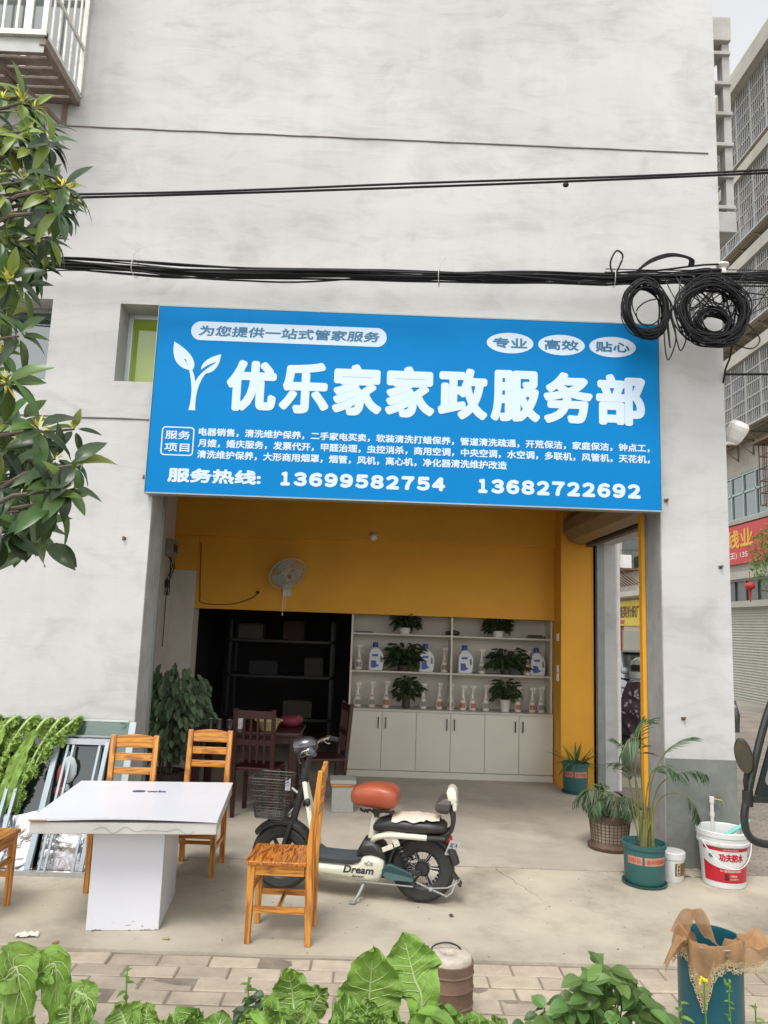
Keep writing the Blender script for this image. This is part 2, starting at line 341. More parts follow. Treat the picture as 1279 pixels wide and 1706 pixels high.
# brick strip in front of the forecourt: every brick has its own tilt, the gaps are sandy
PAV = mat('tan_paving_brick', (.41, .345, .27), .9, 0, .18, 7, .35, 70, .25, .13, dirt=(.24, .205, .17, .5), ds=4)
b = MB(); r = random.Random(5); bl, bw = .264, .1295
for row in range(12):
    yy = -1.665 - row * (bw + .004) - .0; off = (row % 2) * .13 + r.uniform(-.03, .03)
    for k in range(-16, 18):
        L0 = bl; x = k * (bl + .005) + off
        dz = r.uniform(-.006, .004); t1 = r.uniform(-.02, .02); t2 = r.uniform(-.02, .02); e = .006
        x0, x1, y0, y1 = x + r.uniform(0, .004), x + L0 - r.uniform(0, .004), yy - bw + r.uniform(0, .003), yy - r.uniform(0, .003)
        def P(px, py, z): return (px, py, z + dz + t1 * (px - x - L0 / 2) + t2 * (py - yy + bw / 2))
        vs = [P(x0, y0, -.016), P(x1, y0, -.016), P(x1, y1, -.016), P(x0, y1, -.016), P(x0 + e, y0 + e, -.01), P(x1 - e, y0 + e, -.01), P(x1 - e, y1 - e, -.01), P(x0 + e, y1 - e, -.01),
              (x0, y0, -.055), (x1, y0, -.055), (x1, y1, -.055), (x0, y1, -.055)]
        b.add(vs, [(4, 5, 6, 7), (0, 1, 5, 4), (1, 2, 6, 5), (2, 3, 7, 6), (3, 0, 4, 7), (8, 9, 1, 0), (9, 10, 2, 1), (10, 11, 3, 2), (11, 8, 0, 3)])
structure('pavement', b, PAV)
b = MB(); b.grid(lambda u, v: (-9 + 18 * u, -3.35 + 1.71 * v, -.0165 + .007 * noise.noise(Vector((u * 60, v * 12, 3)))), 120, 16)
structure('pavement_bedding', b, mat('sandy_joint', (.22, .185, .145), .95, 0, .3, 12, .3, 90, .2))
b = MB(); b.grid(lambda u, v: (-9 + 18 * u, -8 + 4.85 * v, .02 + .05 * noise.noise(Vector((u * 40, v * 14, 1))) + .03 * noise.noise(Vector((u * 160, v * 50, 8))) - .08 * max(0, v - .93) / .07), 160, 40)
structure('garden_soil', b, SOIL)
b = MB(); b.add([(4.61, -1.6, -.052), (13, -1.6, -.052), (13, 60, -.052), (4.61, 60, -.052), (2.88, 0, -.052), (2.88, 60, -.052)], [(0, 1, 2, 3), (4, 0, 3, 5)])
b2 = MB(); b2.add([(2.872, .005, -.004), (10.4, .005, -.004), (10.4, 12.5, -.004), (2.872, 12.5, -.004), (2.872, .005, -.06), (10.4, .005, -.06), (10.4, 12.5, -.06), (2.872, 12.5, -.06)], [(0, 1, 2, 3), (4, 5, 1, 0), (6, 7, 3, 2), (5, 6, 2, 1)])
structure('side_street', b2, bricks_mat('street_brick', (.30, .265, .22), (.25, .215, .18), (.14, .12, .10), 3.6, radians(42)))
b2 = MB(); b2.box(2.95, 4.2, 3.2, 3.34, -.004, .09)
structure('kerb', b2, CONC)

# ------------------------------------------------------------------ the shop building
SHOP = thing('shop_building', 'white plastered corner building with the open ochre shop on its ground floor', 'building')
def wall_holes(axis, a0, a1, z0, z1, t0, t1, holes, mb):
    """upright wall with rectangular holes; axis 'x': runs along x with thickness t0..t1 in y, axis 'y': runs along y with thickness in x"""
    A = sorted({a0, a1, *[h[0] for h in holes], *[h[1] for h in holes]}); Z = sorted({z0, z1, *[h[2] for h in holes], *[h[3] for h in holes]})
    A = [a for a in A if a0 <= a <= a1]; Z = [z for z in Z if z0 <= z <= z1]
    P = (lambda a, t, z: (a, t, z)) if axis == 'x' else (lambda a, t, z: (t, a, z))
    def solid(i, k):
        if not (0 <= i < len(A) - 1 and 0 <= k < len(Z) - 1): return False
        ca, cz = (A[i] + A[i + 1]) / 2, (Z[k] + Z[k + 1]) / 2
        return not any(h[0] < ca < h[1] and h[2] < cz < h[3] for h in holes)
    for i in range(len(A) - 1):
        for k in range(len(Z) - 1):
            if not solid(i, k): continue
            x0, x1, q0, q1 = A[i], A[i + 1], Z[k], Z[k + 1]
            mb.add([P(x0, t0, q0), P(x1, t0, q0), P(x1, t0, q1), P(x0, t0, q1)], [(0, 1, 2, 3)]); mb.add([P(x0, t1, q0), P(x1, t1, q0), P(x1, t1, q1), P(x0, t1, q1)], [(3, 2, 1, 0)])
            for ii, kk, e in ((i - 1, k, [(x0, q0), (x0, q1)]), (i + 1, k, [(x1, q0), (x1, q1)]), (i, k - 1, [(x0, q0), (x1, q0)]), (i, k + 1, [(x0, q1), (x1, q1)])):
                if not solid(ii, kk): (p, q), (p2, q2) = e; mb.add([P(p, t0, q), P(p2, t0, q2), P(p2, t1, q2), P(p, t1, q)], [(0, 1, 2, 3)])
XL, XR, XB = -1.822, 2.315, 2.868
W1 = (-4.0, -2.783, 3.705, 4.405); W2 = (-2.215, -1.0, 3.715, 4.39)
b = MB(); wall_holes('x', -9, XB, 0, 9.2, 0, .36, [(XL, XR, 0, 2.98), W1, W2, (-4.6, -2.75, 6.35, 7.9)], b)
fac = b.build('facade_wall', PLASTER, SHOP)
# scored joints in the render: thin dark inlays with a lip
b = MB()
for x0, x1, z0, z1 in ((-2.86, 2.79, 5.992, 5.982), (-9, -1.86, 3.384, 3.396)):
    pts = [(x0 + (x1 - x0) * i / 60, -.004 + .002 * noise.noise(Vector((i * .7, 1, z0))), z0 + (z1 - z0) * i / 60 + .004 * noise.noise(Vector((i * .35, 0, z0)))) for i in range(61)]
    b.tube(pts, [.0065 + .0025 * noise.noise(Vector((i * .9, 5, z0))) for i in range(61)], 5)
b.build('render_joint', mat('dark_joint', (.17, .155, .15), .9), SHOP)
b = MB(); wall_holes('y', .36, 9, 0, 9.2, XB - .26, XB - .0004, [(.36, 2.95, 0, 2.84)], b); b.build('side_wall', PLASTER, SHOP)
b = MB(); b.box(-9, XB, 8.9, 9, 0, 9.2); b.box(-9, -8.9, .36, 8.9, 0, 9.2); b.build('rear_wall', PLASTER, SHOP)
b = MB(); b.box(-8.9, XB - .26, .36, 8.9, 9.0, 9.15); b.build('roof_slab', CONC, SHOP)
# grey-green dado round the right-hand pier and the side column
b = MB(); b.box(XR + .0, XB + .004, -.005, -.0006, 0, .845); b.box(XB, XB + .005, 0, .36, 0, .845); b.box(XB, XB + .005, 2.95, 8.9, 0, .80)
b.build('dado', DADO, SHOP)
# linings of the opening: left jamb, right jamb, steel guide rails
JAMB = mat('bare_jamb_plaster', (.34, .345, .335), .8, 0, .2, 4, .2, 50, .3, dirt=(.22, .21, .19, .6), ds=5)
b = MB(); b.box(XL, XL + .004, .012, .30, 0, 2.98); b.build('jamb_lining', JAMB, SHOP); b = MB(); b.box(XR - .004, XR, .012, .30, 0, 2.98); b.build('jamb_lining', JAMB, SHOP)
b = MB(); b.box(XL - .0, XL + .022, .302, .345, 0, 2.98); b.build('guide_rail', RAIL, SHOP); b = MB(); b.box(XR - .018, XR, .302, .325, 0, 2.98); b.build('guide_rail', RAIL, SHOP)
b = MB(); b.box(XR - .048, XR - .0005, .33, .40, .0, 2.9); b.build('pier_edge', YEL, SHOP)
# inside: ceiling, walls, loft front, columns
b = MB(); b.box(-2.6, XB - .26, .36, 7.0, 3.5, 3.62); b.build('ceiling', mat('ceiling_paint', (.14, .11, .07), .8), SHOP)
b = MB(); b.box(-2.62, -2.46, .36, 3.5, 0, 3.5); b.build('inner_wall', CREAM, SHOP)
b = MB(); b.box(-2.62, -2.46, 3.5005, 7.0, 0, 3.5); b.box(-2.46, 2.60, 6.85, 7.0, 0, 3.5); b.box(2.44, 2.60, 3.72, 6.85, 0, 3.5); b.build('back_room_wall', ROOMSHADE, SHOP)  # inner wall carries on here with the room's shade in its colour
b = MB(); b.box(-.262, 2.60, 3.68, 3.74, 0, 1.915); b.build('partition_wall', CREAM, SHOP)
b = MB(); b.box(-2.18, 2.22, 3.27, 3.45, 1.915, 3.5); b.box(-2.18, 2.60, 3.45, 6.85, 1.96, 2.1); b.build('loft_front', YEL, SHOP, bevel=.004)
b = MB(); b.box(-2.46, 2.22, 3.20, 3.2695, 2.80, 3.5); b.build('loft_beam', YEL, SHOP, bevel=.006)
b = MB(); b.mat(YEL).box(-2.46, -2.18, 3.22, 3.52, 2.37, 2.7995); b.mat(CREAM).box(-2.46, -2.176, 3.216, 3.524, 0, 2.37); b.build('left_column', None, SHOP, bevel=.005)
b = MB(); b.box(2.222, 2.64, 2.95, 3.50, 0, 3.5); b.build('right_column', YEL, SHOP, bevel=.006)
b = MB(); b.box(2.64, 2.70, 2.90, 2.955, 0, 2.85); b.box(2.70, 2.735, 2.93, 2.95, 0, 2.85); b.build('side_guide_rail', RAIL, SHOP)
b = MB(); b.box(2.736, XB - .001, 2.935, 2.9495, .80, 2.84); b.mat(DADO).box(2.736, XB - .001, 2.93, 2.9495, 0, .80); b.mats[0] = PLASTER; b.mat(PLASTER); b.build('column_outer_face', PLASTER, SHOP)
# roller-shutter drum above the side door, its slats wound up, and the front one's box behind the sign
SLAT = mat('brown_shutter_slat', (.26, .21, .14), .5, .4, .15, 6)
b = MB(); pr = [(.0, 0)] + [(.19 + .008 * (k % 2), 0) for k in range(1)]
rings = []
for yy in (.42, 2.92):
    rings.append([(2.43 + (.19 + .012 * (k % 2)) * cos(2 * pi * k / 20), yy, 3.02 + (.19 + .012 * (k % 2)) * sin(2 * pi * k / 20)) for k in range(20)])
b.loft(rings, True, False); b.build('shutter_drum', SLAT, SHOP)
b = MB(); b.box(2.595, 2.607, .40, 2.95, 2.835, 3.2); b.box(2.52, 2.59, .40, 2.94, 2.80, 2.834); b.build('side_lintel', mat('dark_lintel', (.10, .075, .05), .7), SHOP)
b = MB(); b.box(XL, XR, .05, .3, 2.86, 2.979); b.build('front_lintel', SLAT, SHOP)
# rain pipe on the side column
PVC = mat('white_pvc', (.66, .64, .60), .45, 0, .06, 6, dirt=(.4, .36, .3, .5), ds=5)
b = MB(); b.tube([(2.905, 3.02, -.05), (2.905, 3.02, 9.1)], .042, 14)
for z in (1.05, 1.42, 2.6, 4.4): b.tube([(2.905, 3.02, z), (2.905, 3.02, z + .035)], .048, 14)
b.build('rain_pipe', PVC, SHOP)
# upper-floor windows
def window(hole, gy, pane, sash, fm=ALU):
    x0, x1, z0, z1 = hole; fr = MB(); t = .04
    fr.box(x0, x1, gy - .03, gy + .03, z0, z0 + t); fr.box(x0, x1, gy - .03, gy + .03, z1 - t, z1)
    fr.box(x0, x0 + t, gy - .03, gy + .03, z0 + t, z1 - t); fr.box(x1 - t, x1, gy - .03, gy + .03, z0 + t, z1 - t)
    for s in sash: fr.box(s - .02, s + .02, gy - .025, gy + .02, z0 + t, z1 - t)
    w = fr.build('window', fm, SHOP, bevel=.003)
    p = MB(); p.box(x0 + t, x1 - t, gy - .004, gy + .004, z0 + t, z1 - t); p.build('pane', pane, w)
    q = MB(); q.box(x0 - .3, x1 + .3, gy + .5, gy + .55, z0 - .3, z1 + .3); q.build('room_backing', ROOMSHADE, w)
    return w
window(W1, .24, glass('teal_window_glass', (.35, .5, .46), .14, .45, (.10, .16, .145)), [-3.4], RAIL)
window(W2, .26, glass('green_window_glass', (.3, .45, .05), .05, .85, (.30, .42, .05)), [-1.93, -1.5])
w = MB(); w.box(-4.6, -2.75, .2, .26, 6.35, 6.39); w.box(-4.6, -2.75, .2, .26, 7.85, 7.9); w.box(-2.80, -2.75, .2, .26, 6.39, 7.85); w.box(-3.4, -3.35, .2, .26, 6.39, 7.85)
w = w.build('window', ALU, SHOP); p = MB(); p.box(-4.6, -2.8, .22, .23, 6.39, 7.85); p.build('pane', glass('grey_window_glass', (.5, .55, .54), .14, .5, (.2, .23, .22)), w)
# concrete lattice on the side wall, high up
b = MB(); PC = PLASTER
for x in (3.03, 3.46): b.box(x - .04, x + .04, 1.0, 1.12, 6.02, 7.92)
for k in range(6): b.box(2.99, 3.5, .97, 1.14, 6.05 + k * .345, 6.09 + k * .345)
b.box(2.99, 3.06, 1.12, 1.62, 6.02, 7.92); b.box(2.868, 3.50, .95, 1.64, 7.921, 8.19); b.box(2.868, 3.50, .97, 1.62, 5.80, 6.019); b.box(3.3, 3.37, 1.5, 1.6, 6.02, 7.92)
b.build('lattice_frame', mat('lattice_concrete', (.40, .39, .37), .85, 0, .2, 3, .2, 40, .3, dirt=(.25, .24, .21, .5), ds=4), SHOP, bevel=.006)
# wall plugs and nail stubs left in the plaster
for x, z in ((-2.019, 2.409), (2.791, 2.35), (2.462, 1.15), (-1.896, 2.915), (2.36, 2.879)):
    b = MB(); b.tube([(x, .01, z), (x + .004, -.03, z + .006)], .011, 7); b.box(x - .016, x + .014, -.006, -.0005, z - .012, z + .012); b.build('wall_plug', RUST, SHOP)

# ------------------------------------------------------------------ the signboard
SG = thing('shop_sign', 'large blue shop sign with white lettering mounted above the open shopfront', 'signboard', (0, 0, 0))
b = MB(); b.box(-1.848, 2.273, -.119, -.012, 2.776, 4.331); b.build('panel', SIGNB, SG)
b = MB(); t = .010
b.box(-1.852, 2.277, -.1215, -.01, 4.3315, 4.3315 + t); b.box(-1.852, 2.277, -.1215, -.01, 2.7755 - t, 2.7755); b.box(-1.852 - t * .6, -1.8525, -.1215, -.01, 2.7755 - t, 4.3415); b.box(2.2775, 2.277 + t * .6, -.1215, -.01, 2.7755 - t, 4.3415)
b.build('frame', mat('sign_edge_trim', (.30, .34, .33), .45, .3), SG)
def onsign(u, v, h): return (u, -.1205 - h, v)
def onplate(u, v, h): return (u, -.1225 - h, v)
def rrect(x0, x1, z0, z1, r, n=8):
    out = []
    for cx, cz, a in ((x1 - r, z1 - r, 0), (x0 + r, z1 - r, pi / 2), (x0 + r, z0 + r, pi), (x1 - r, z0 + r, 3 * pi / 2)):
        out += [(cx + r * cos(a + pi / 2 * k / n), cz + r * sin(a + pi / 2 * k / n)) for k in range(n + 1)]
    return out
def flat(mb, poly, h, to=onsign): mb.add([to(u, v, h) for u, v in poly], [tuple(range(len(poly)))], False)
b = MB(); flat(b, rrect(-1.577, .029, 4.05, 4.212, .08), .0008); pl = b.build('slogan_plate', SIGNW, SG)
b = MB(); write(b, '为您提供一站式管家服务', -1.515, -.035, 4.088, 4.178, onplate, .0028, slant=.14); b.build('slogan_lettering', SIGND, pl)
for i, (w, x0, x1) in enumerate((('专业', .854, 1.240), ('高效', 1.278, 1.666), ('贴心', 1.703, 2.087))):
    cx = (x0 + x1) / 2; b = MB(); flat(b, [(cx + .193 * cos(2 * pi * k / 40), 4.127 + .088 * sin(2 * pi * k / 40)) for k in range(40)], .0008); e = b.build('oval_plate', SIGNW, SG)
    b = MB(); write(b, w, cx - .142, cx + .142, 4.082, 4.172, onplate, .0035); b.build('oval_lettering', SIGND, e)
b = MB()
chars = '优乐家家政服务部'; pos = [(-1.258 + i * (1.755 + 1.258) / 7) for i in range(8)]
for c, x in zip(chars, pos): write(b, c, x, x + .405, 3.462 if c != '优' else 3.465, 3.895, onsign, .0195, 16)
b.build('title_lettering', SIGNW, SG)
b = MB()
rows = (('电器销售，清洗维护保养，二手家电买卖，软装清洗打蜡保养，管道清洗疏通，开荒保洁，家庭保洁，钟点工，', -1.456, 2.189, 3.247, 3.316),
        ('月嫂，婚庆服务，发票代开，甲醛治理，虫控消杀，商用空调，中央空调，水空调，多联机，风管机，天花机，', -1.456, 2.189, 3.154, 3.224),
        ('清洗维护保养，大形商用烟罩，烟管，风机，离心机，净化器清洗维护改造', -1.456, 1.033, 3.061, 3.131))
for body, x0, x1, z0, z1 in rows: write(b, body, x0, x1, z0, z1, onsign, .0024, 6)
b.build('service_list_lettering', SIGNW, SG)
def digits(mb, s, x0, x1, z0, z1):
    p = (x1 - x0) / len(s); full = {k: chr(0xFF10 + int(k)) for k in s}
    for i, k in enumerate(s): write(mb, full[k], x0 + i * p + (p * .22 if k == '1' else p * .07), x0 + (i + 1) * p - (p * .16 if k == '1' else p * .07), z0, z1, onsign, .0095, 8)
b = MB()
write(b, '服务热线:', -1.679, -.935, 2.862, 2.980, onsign, .006, 8)
b.build('hotline_lettering', SIGNW, SG); b = MB(); digits(b, '13699582754', -.805, .548, 2.866, 2.980); b.build('phone_lettering', SIGNW, SG); b = MB(); digits(b, '13682722692', .777, 2.119, 2.864, 2.982)
b.build('phone_lettering', SIGNW, SG)
b = MB()
o_ = rrect(-1.752, -1.49, 3.078, 3.316, .03, 5); i_ = rrect(-1.742, -1.50, 3.088, 3.306, .022, 5); n = len(o_)
b.add([onsign(u, v, 0) for u, v in o_ + i_], [(i, (i + 1) % n, n + (i + 1) % n, n + i) for i in range(n)])
write(b, '服务', -1.722, -1.522, 3.212, 3.284, onsign, .002, 6); write(b, '项目', -1.722, -1.522, 3.110, 3.180, onsign, .002, 6)
b.build('service_badge', SIGNW, SG)
# sprout emblem: two leaves on a forked stem
def bez(p0, p1, p2, p3, n=12): return [tuple(p0[k] * (1 - t) ** 3 + 3 * p1[k] * t * (1 - t) ** 2 + 3 * p2[k] * t * t * (1 - t) + p3[k] * t ** 3 for k in (0, 1)) for t in (i / n for i in range(n + 1))]
b = MB()
L1 = bez((-1.708, 4.03), (-1.72, 3.93), (-1.70, 3.80), (-1.546, 3.790))[:-1] + bez((-1.546, 3.790), (-1.50, 3.85), (-1.56, 3.95), (-1.708, 4.03))[:-1]
L2 = bez((-1.318, 3.936), (-1.43, 3.91), (-1.50, 3.84), (-1.465, 3.768))[:-1] + bez((-1.465, 3.768), (-1.38, 3.76), (-1.325, 3.82), (-1.318, 3.936))[:-1]
flat(b, L1, 0); flat(b, L2, .0002)
st = bez((-1.552, 3.456), (-1.53, 3.56), (-1.525, 3.70), (-1.60, 3.87)) + bez((-1.592, 3.872), (-1.545, 3.80), (-1.525, 3.76), (-1.512, 3.695))[1:] + bez((-1.512, 3.695), (-1.49, 3.76), (-1.44, 3.80), (-1.372, 3.852))[1:] + bez((-1.368, 3.842), (-1.45, 3.77), (-1.515, 3.66), (-1.497, 3.456))[1:]
b.mat(SIGNW)
ctr = [onsign(u, v, .0010) for u, v in st]
b.add(ctr, [tuple(range(len(st)))])
hal = MB()
b.mat(SIGNB)
c0 = bez((-1.545, 3.70), (-1.545, 3.76), (-1.58, 3.83), (-1.618, 3.885), 10); c1 = bez((-1.606, 3.885), (-1.552, 3.80), (-1.535, 3.775), (-1.522, 3.735), 10)
flat(b, c0 + c1, .0006)
flat(b, bez((-1.490, 3.755), (-1.44, 3.79), (-1.39, 3.835), (-1.352, 3.868), 8) + bez((-1.352, 3.868), (-1.40, 3.86), (-1.46, 3.82), (-1.50, 3.77), 8)[1:], .0006)
b.build('sprout_emblem', None, SG)
for x, z in ((-1.857, 2.93), (-1.857, 4.1), (2.282, 2.93), (2.282, 3.5), (2.282, 4.1)):
    b = MB(); b.tube([(x, -.06, z - .012), (x + (.012 if x > 0 else -.012), -.06, z - .012)], .010, 6); b.tube([(x, -.06, z + .012), (x + (.016 if x > 0 else -.016), -.06, z + .012)], .007, 6); b.build('fixing_bolt', BLACKP, SG)

# ------------------------------------------------------------------ caged window at the top left
CG = thing('window_cage', 'white barred window cage with rusty brackets jutting from the wall at the top left', 'window cage', (0, 0, 0))
CW = mat('cage_white_paint', (.60, .60, .56), .5, .2, .12, 8, dirt=(.28, .22, .17, .6), ds=7)
CB = mat('cage_rusty_underside', (.20, .155, .12), .8, .2, .35, 9, dirt=(.33, .30, .27, .6), ds=6)
x0, x1, y0, y1, zb, zt = -4.6, -2.735, -.72, -.012, 6.275, 8.2
b = MB()
for z in (zb, zt): b.bar((x0, y0, z), (x1, y0, z), .045, .045); b.bar((x1, y0, z), (x1, y1, z), .04, .04)
b.bar((x1, y0, zb - .02), (x1, y0, zt), .04, .04); b.bar((x1, y1, zb), (x1, y1, zt), .04, .04)
for z in (6.72, 7.3): b.bar((x1 + .004, y0, z), (x1 + .004, y1, z), .018, .035)
b.build('frame', CW, CG)
b = MB(); x = x1 - .115
while x > x0: b.bar((x, y0, zb), (x, y0, zt), .018, .018); x -= .108
b.build('front_bars', CW, CG)
b = MB()
for k in range(1, 6): y = y0 + (y1 - y0) * k / 6; b.bar((x1, y, zb), (x1, y, zt), .016, .016)
b.build('side_bars', CW, CG)
b = MB(); b.box(x0, x1, y0 + .01, y0 + .018, zb - .15, zb - .03); b.build('skirt_sheet', mat('grey_sheet', (.33, .34, .32), .55, .3, .15, 5), CG)
b = MB()
for k in range(6): y = y0 + .06 + k * .115; b.box(x0, x1 - .02, y, y + .085, zb - .075, zb - .055)
b.bar((x1 - .01, y0, zb - .07), (x1 - .01, y1, zb - .07), .05, .04); b.build('floor_slats', CB, CG)
for xx in (x1 - .35, x1 - 1.15):
    b = MB(); b.bar((xx - .14, y0 + .02, zb - .09), (xx + .22, -.01, 6.0), .035, .02, up=(1, 0, 0)); b.bar((xx - .1, y0 + .1, zb - .10), (xx - .1, y1, zb - .10), .03, .03); b.bar((xx + .24, -.018, zb - .08), (xx + .24, -.018, 5.98), .035, .03)
    b.build('bracket', CB, CG)

# ------------------------------------------------------------------ overhead cables
def sag(x0, z0, x1, z1, s, y0, y1, n=40): return [(x0 + (x1 - x0) * t, y0 + (y1 - y0) * t, z0 + (z1 - z0) * t - s * 4 * t * (1 - t)) for t in (i / n for i in range(n + 1))]
r = random.Random(11)
b = MB()
def bz(x):      # height of the bundle
    kp = ((-7, 4.62), (-3.07, 4.535), (-2.55, 4.56), (-1.54, 4.525), (0, 4.555), (1.73, 4.606), (2.05, 4.635), (2.75, 4.72))
    for (a, za), (c, zc) in zip(kp, kp[1:]):
        if x <= c: t = (x - a) / (c - a); t = t * t * (3 - 2 * t); return za + (zc - za) * t
    return kp[-1][1]
for k in range(30):
    a0 = r.uniform(0, 2 * pi); rad = r.uniform(.004, .072); tw = r.uniform(-1.5, 1.5); ph = r.uniform(0, 9); pts = []
    for i in range(75):
        x = -7 + i * 9.7 / 74
        sp = .55 + .55 * noise.noise(Vector((x * .55, k * .37, 2))); a = a0 + tw * x
        pts.append((x, -.35 + rad * sp * cos(a) * .9, bz(x) + rad * 1.0 * sin(a) * (.75 + .6 * max(0, noise.noise(Vector((x * .8 + ph, 4, k)))))))
    b.tube(pts, r.uniform(.0045, .0088), 6)
BUN = tag(b.build('cable_bundle', CABLE), 'thick bundle of black cables strung across the white wall above the blue sign', 'cables')
TIE = mat('pale_tie_wire', (.5, .48, .44), .6)
for x in (-2.0, .43, 1.84):
    b = MB(); z = bz(x); b.tube([(x + .01 * cos(t), -.35 + .07 * cos(t), z + .07 * sin(t)) for t in (2 * pi * i / 16 for i in range(17))], .003, 5); b.tube([(x, -.41, z + .05), (x + .005, -.42, z + .085), (x + .03, -.41, z + .12), (x + .045, -.42, z + .14)], .002, 4)
    b.build('tie_wire', TIE, BUN)
b = MB()
for k, (dz, dy) in enumerate(((0, 0), (.017, .006))): b.tube([(x, y - dy * 3, z + dz * (1 + .35 * sin(x * 1.7 + k))) for x, y, z in sag(-7, 4.80, 9, 6.16, .12, -.42, -.42, 60)], .0095, 7)
b.ell((1.43, -.43, 5.362), (.025, .02, .02)); tag(b.build('overhead_cable', CABLE), 'slim double cable rising across the wall well above the thick bundle', 'cable')
# fan of loose cables beyond the insulator at the corner
b = MB()
for k in range(15):
    z0 = 4.67 + r.uniform(-.05, .06); z1 = 4.86 + r.uniform(-.16, .14); dip = r.uniform(0, .12); y0 = -.35 + r.uniform(-.05, .05)
    b.tube([(x, y, z + .012 * noise.noise(Vector((x * 2, k, 0)))) for x, y, z in sag(1.95 + r.uniform(-.2, .3), bz(2) + r.uniform(-.04, .04), 7.5, z1 + .15 + r.uniform(-.25, .2), dip * .5, y0, -.3 + r.uniform(-.2, .3), 40)], r.uniform(.004, .009), 6)
for k in range(16):
    xa = 2.1 + r.uniform(0, .5); za = 4.60 + r.uniform(-.05, .1); xb = xa + r.uniform(.15, .6); b.tube(blob([(xa, -.38, za), (xa + r.uniform(-.05, .25), -.44, za - r.uniform(.0, .28)), ((xa + xb) / 2 + r.uniform(-.1, .1), -.42, za - r.uniform(.1, .35)), (xb, -.40, za + r.uniform(-.15, .05))], closed=False), r.uniform(.004, .0065), 5)
tag(b.build('service_cables', CABLE), 'tangle of thin black cables fanning out to the right past the building corner', 'cables')
def coil(name, label, c, rx, rz, n, spread, seed, tail=None, width=.05, tilt=0.):
    r = random.Random(seed); b = MB()
    for k in range(n):
        cx, cz = c[0] + r.uniform(-1, 1) * spread, c[2] + r.uniform(-1, 1) * spread; fx, fz = rx * r.uniform(.86, 1.05), rz * r.uniform(.86, 1.05); y = c[1] + r.uniform(-1, 1) * width; ph = r.uniform(0, 6)
        pts = []
        for i in range(44):
            a = 2 * pi * i / 44; q = 1 + .05 * sin(2 * a + ph) + .035 * sin(3 * a + 2 * ph) + .015 * sin(5 * a)
            u, w = fx * q * cos(a), fz * q * sin(a); pts.append((cx + u * cos(tilt) - w * sin(tilt), y + .03 * sin(a + ph), cz + u * sin(tilt) + w * cos(tilt)))
        b.tube(pts, r.uniform(.0035, .0068), 6, closed=True)
    for tl in tail or []: b.tube(tl, .0055, 6)
    return tag(b.build(name, CABLE), label, 'cable coil', 'coils of spare cable on the bundle')
Y = -.43
coil('cable_coil', 'smaller coil of black cable hanging over the top right corner of the blue sign', (2.07, Y, 4.33), .158, .215, 30, .026, 3,
     [blob([(2.21, Y, 4.36), (2.20, Y - .02, 4.05), (2.235, Y, 3.92), (2.29, Y - .02, 4.1), (2.25, Y, 4.33)]), blob([(2.23, Y, 4.38), (2.28, Y - .02, 4.15), (2.33, Y, 4.0), (2.37, Y - .02, 4.12), (2.30, Y, 4.3), (2.25, Y, 4.42)]),
      blob([(2.2, Y, 4.4), (2.215, Y - .03, 4.2), (2.25, Y, 4.02), (2.23, Y, 4.3)]), blob([(1.98, Y - .03, 4.30), (2.05, Y - .05, 4.37), (2.17, Y - .05, 4.39), (2.2, Y, 4.30), (2.1, Y - .04, 4.19), (2.0, Y - .04, 4.2)])], tilt=.12)
coil('cable_coil', 'bigger dense coil of black cable beside the corner insulator with a drop loop under it', (2.575, Y - .03, 4.31), .262, .25, 36, .036, 4,
     [blob([(2.36, Y, 4.25), (2.40, Y - .02, 4.08), (2.52, Y, 4.04), (2.68, Y - .02, 4.06), (2.8, Y, 4.13)], closed=False), blob([(2.62, Y, 4.13), (2.86, Y - .02, 4.03), (2.96, Y, 4.12), (2.86, Y, 4.25)], closed=False),
      blob([(2.34, Y, 4.2), (2.36, Y - .02, 4.1), (2.44, Y, 4.09), (2.5, Y, 4.2)], closed=False)], .07)
coil('cable_coil', 'tight inner coil of black cable wound inside the bigger one', (2.60, Y + .02, 4.24), .135, .115, 34, .03, 5, None, .06)
b = MB(); b.tube(blob([(1.83, -.38, 4.63), (1.795, -.40, 4.72), (1.84, -.41, 4.82), (1.895, -.40, 4.79), (1.87, -.39, 4.70)]), .0075, 7, closed=True)
tag(b.build('cable_loop', CABLE), 'single small cable loop standing up from the bundle left of the coils', 'cable loop')
b = MB(); 
for k in range(4): b.tube(blob([(2.0, -.36, 4.66), (2.12, -.40, 4.74 + k * .008), (2.28, -.42, 4.79 + k * .007), (2.42 + k * .01, -.41, 4.78), (2.43 + k * .012, -.39, 4.73)], closed=False), .0065, 6)
tag(b.build('cable_loop', CABLE), 'flat bow of doubled cables arching over the bundle above the smaller coil', 'cable loop')
# porcelain insulator on a bracket at the corner
INS = thing('insulator', 'white porcelain insulator on an iron bracket at the building corner', 'insulator', (2.73, -.33, 4.72))
b = MB(); b.lathe([(0, -.02), (.03, -.02), (.034, 0), (.028, .012), (.03, .03), (.045, .04), (.052, .055), (.048, .066), (.03, .07), (0, .07)], n=24); b.build('body', mat('porcelain', (.62, .59, .53), .25, 0, .05), INS)
b = MB(); b.bar((0, 0, -.12), (0, 0, .0), .03, .02); b.bar((0, 0, -.11), (-.13, .33, -.2), .05, .012); b.bar((0, 0, -.03), (-.11, .06, -.16), .035, .012); b.bar((-.13, .325, -.12), (-.13, .325, -.3), .06, .014); b.build('bracket', STEEL, INS)
b = MB(); b.tube(sag(2.86, 3.98, 9, 4.25, .05, .02, -.5, 30), .011, 7); tag(b.build('drop_cable', CABLE), 'lone black cable leaving the building corner below the coils', 'cable')
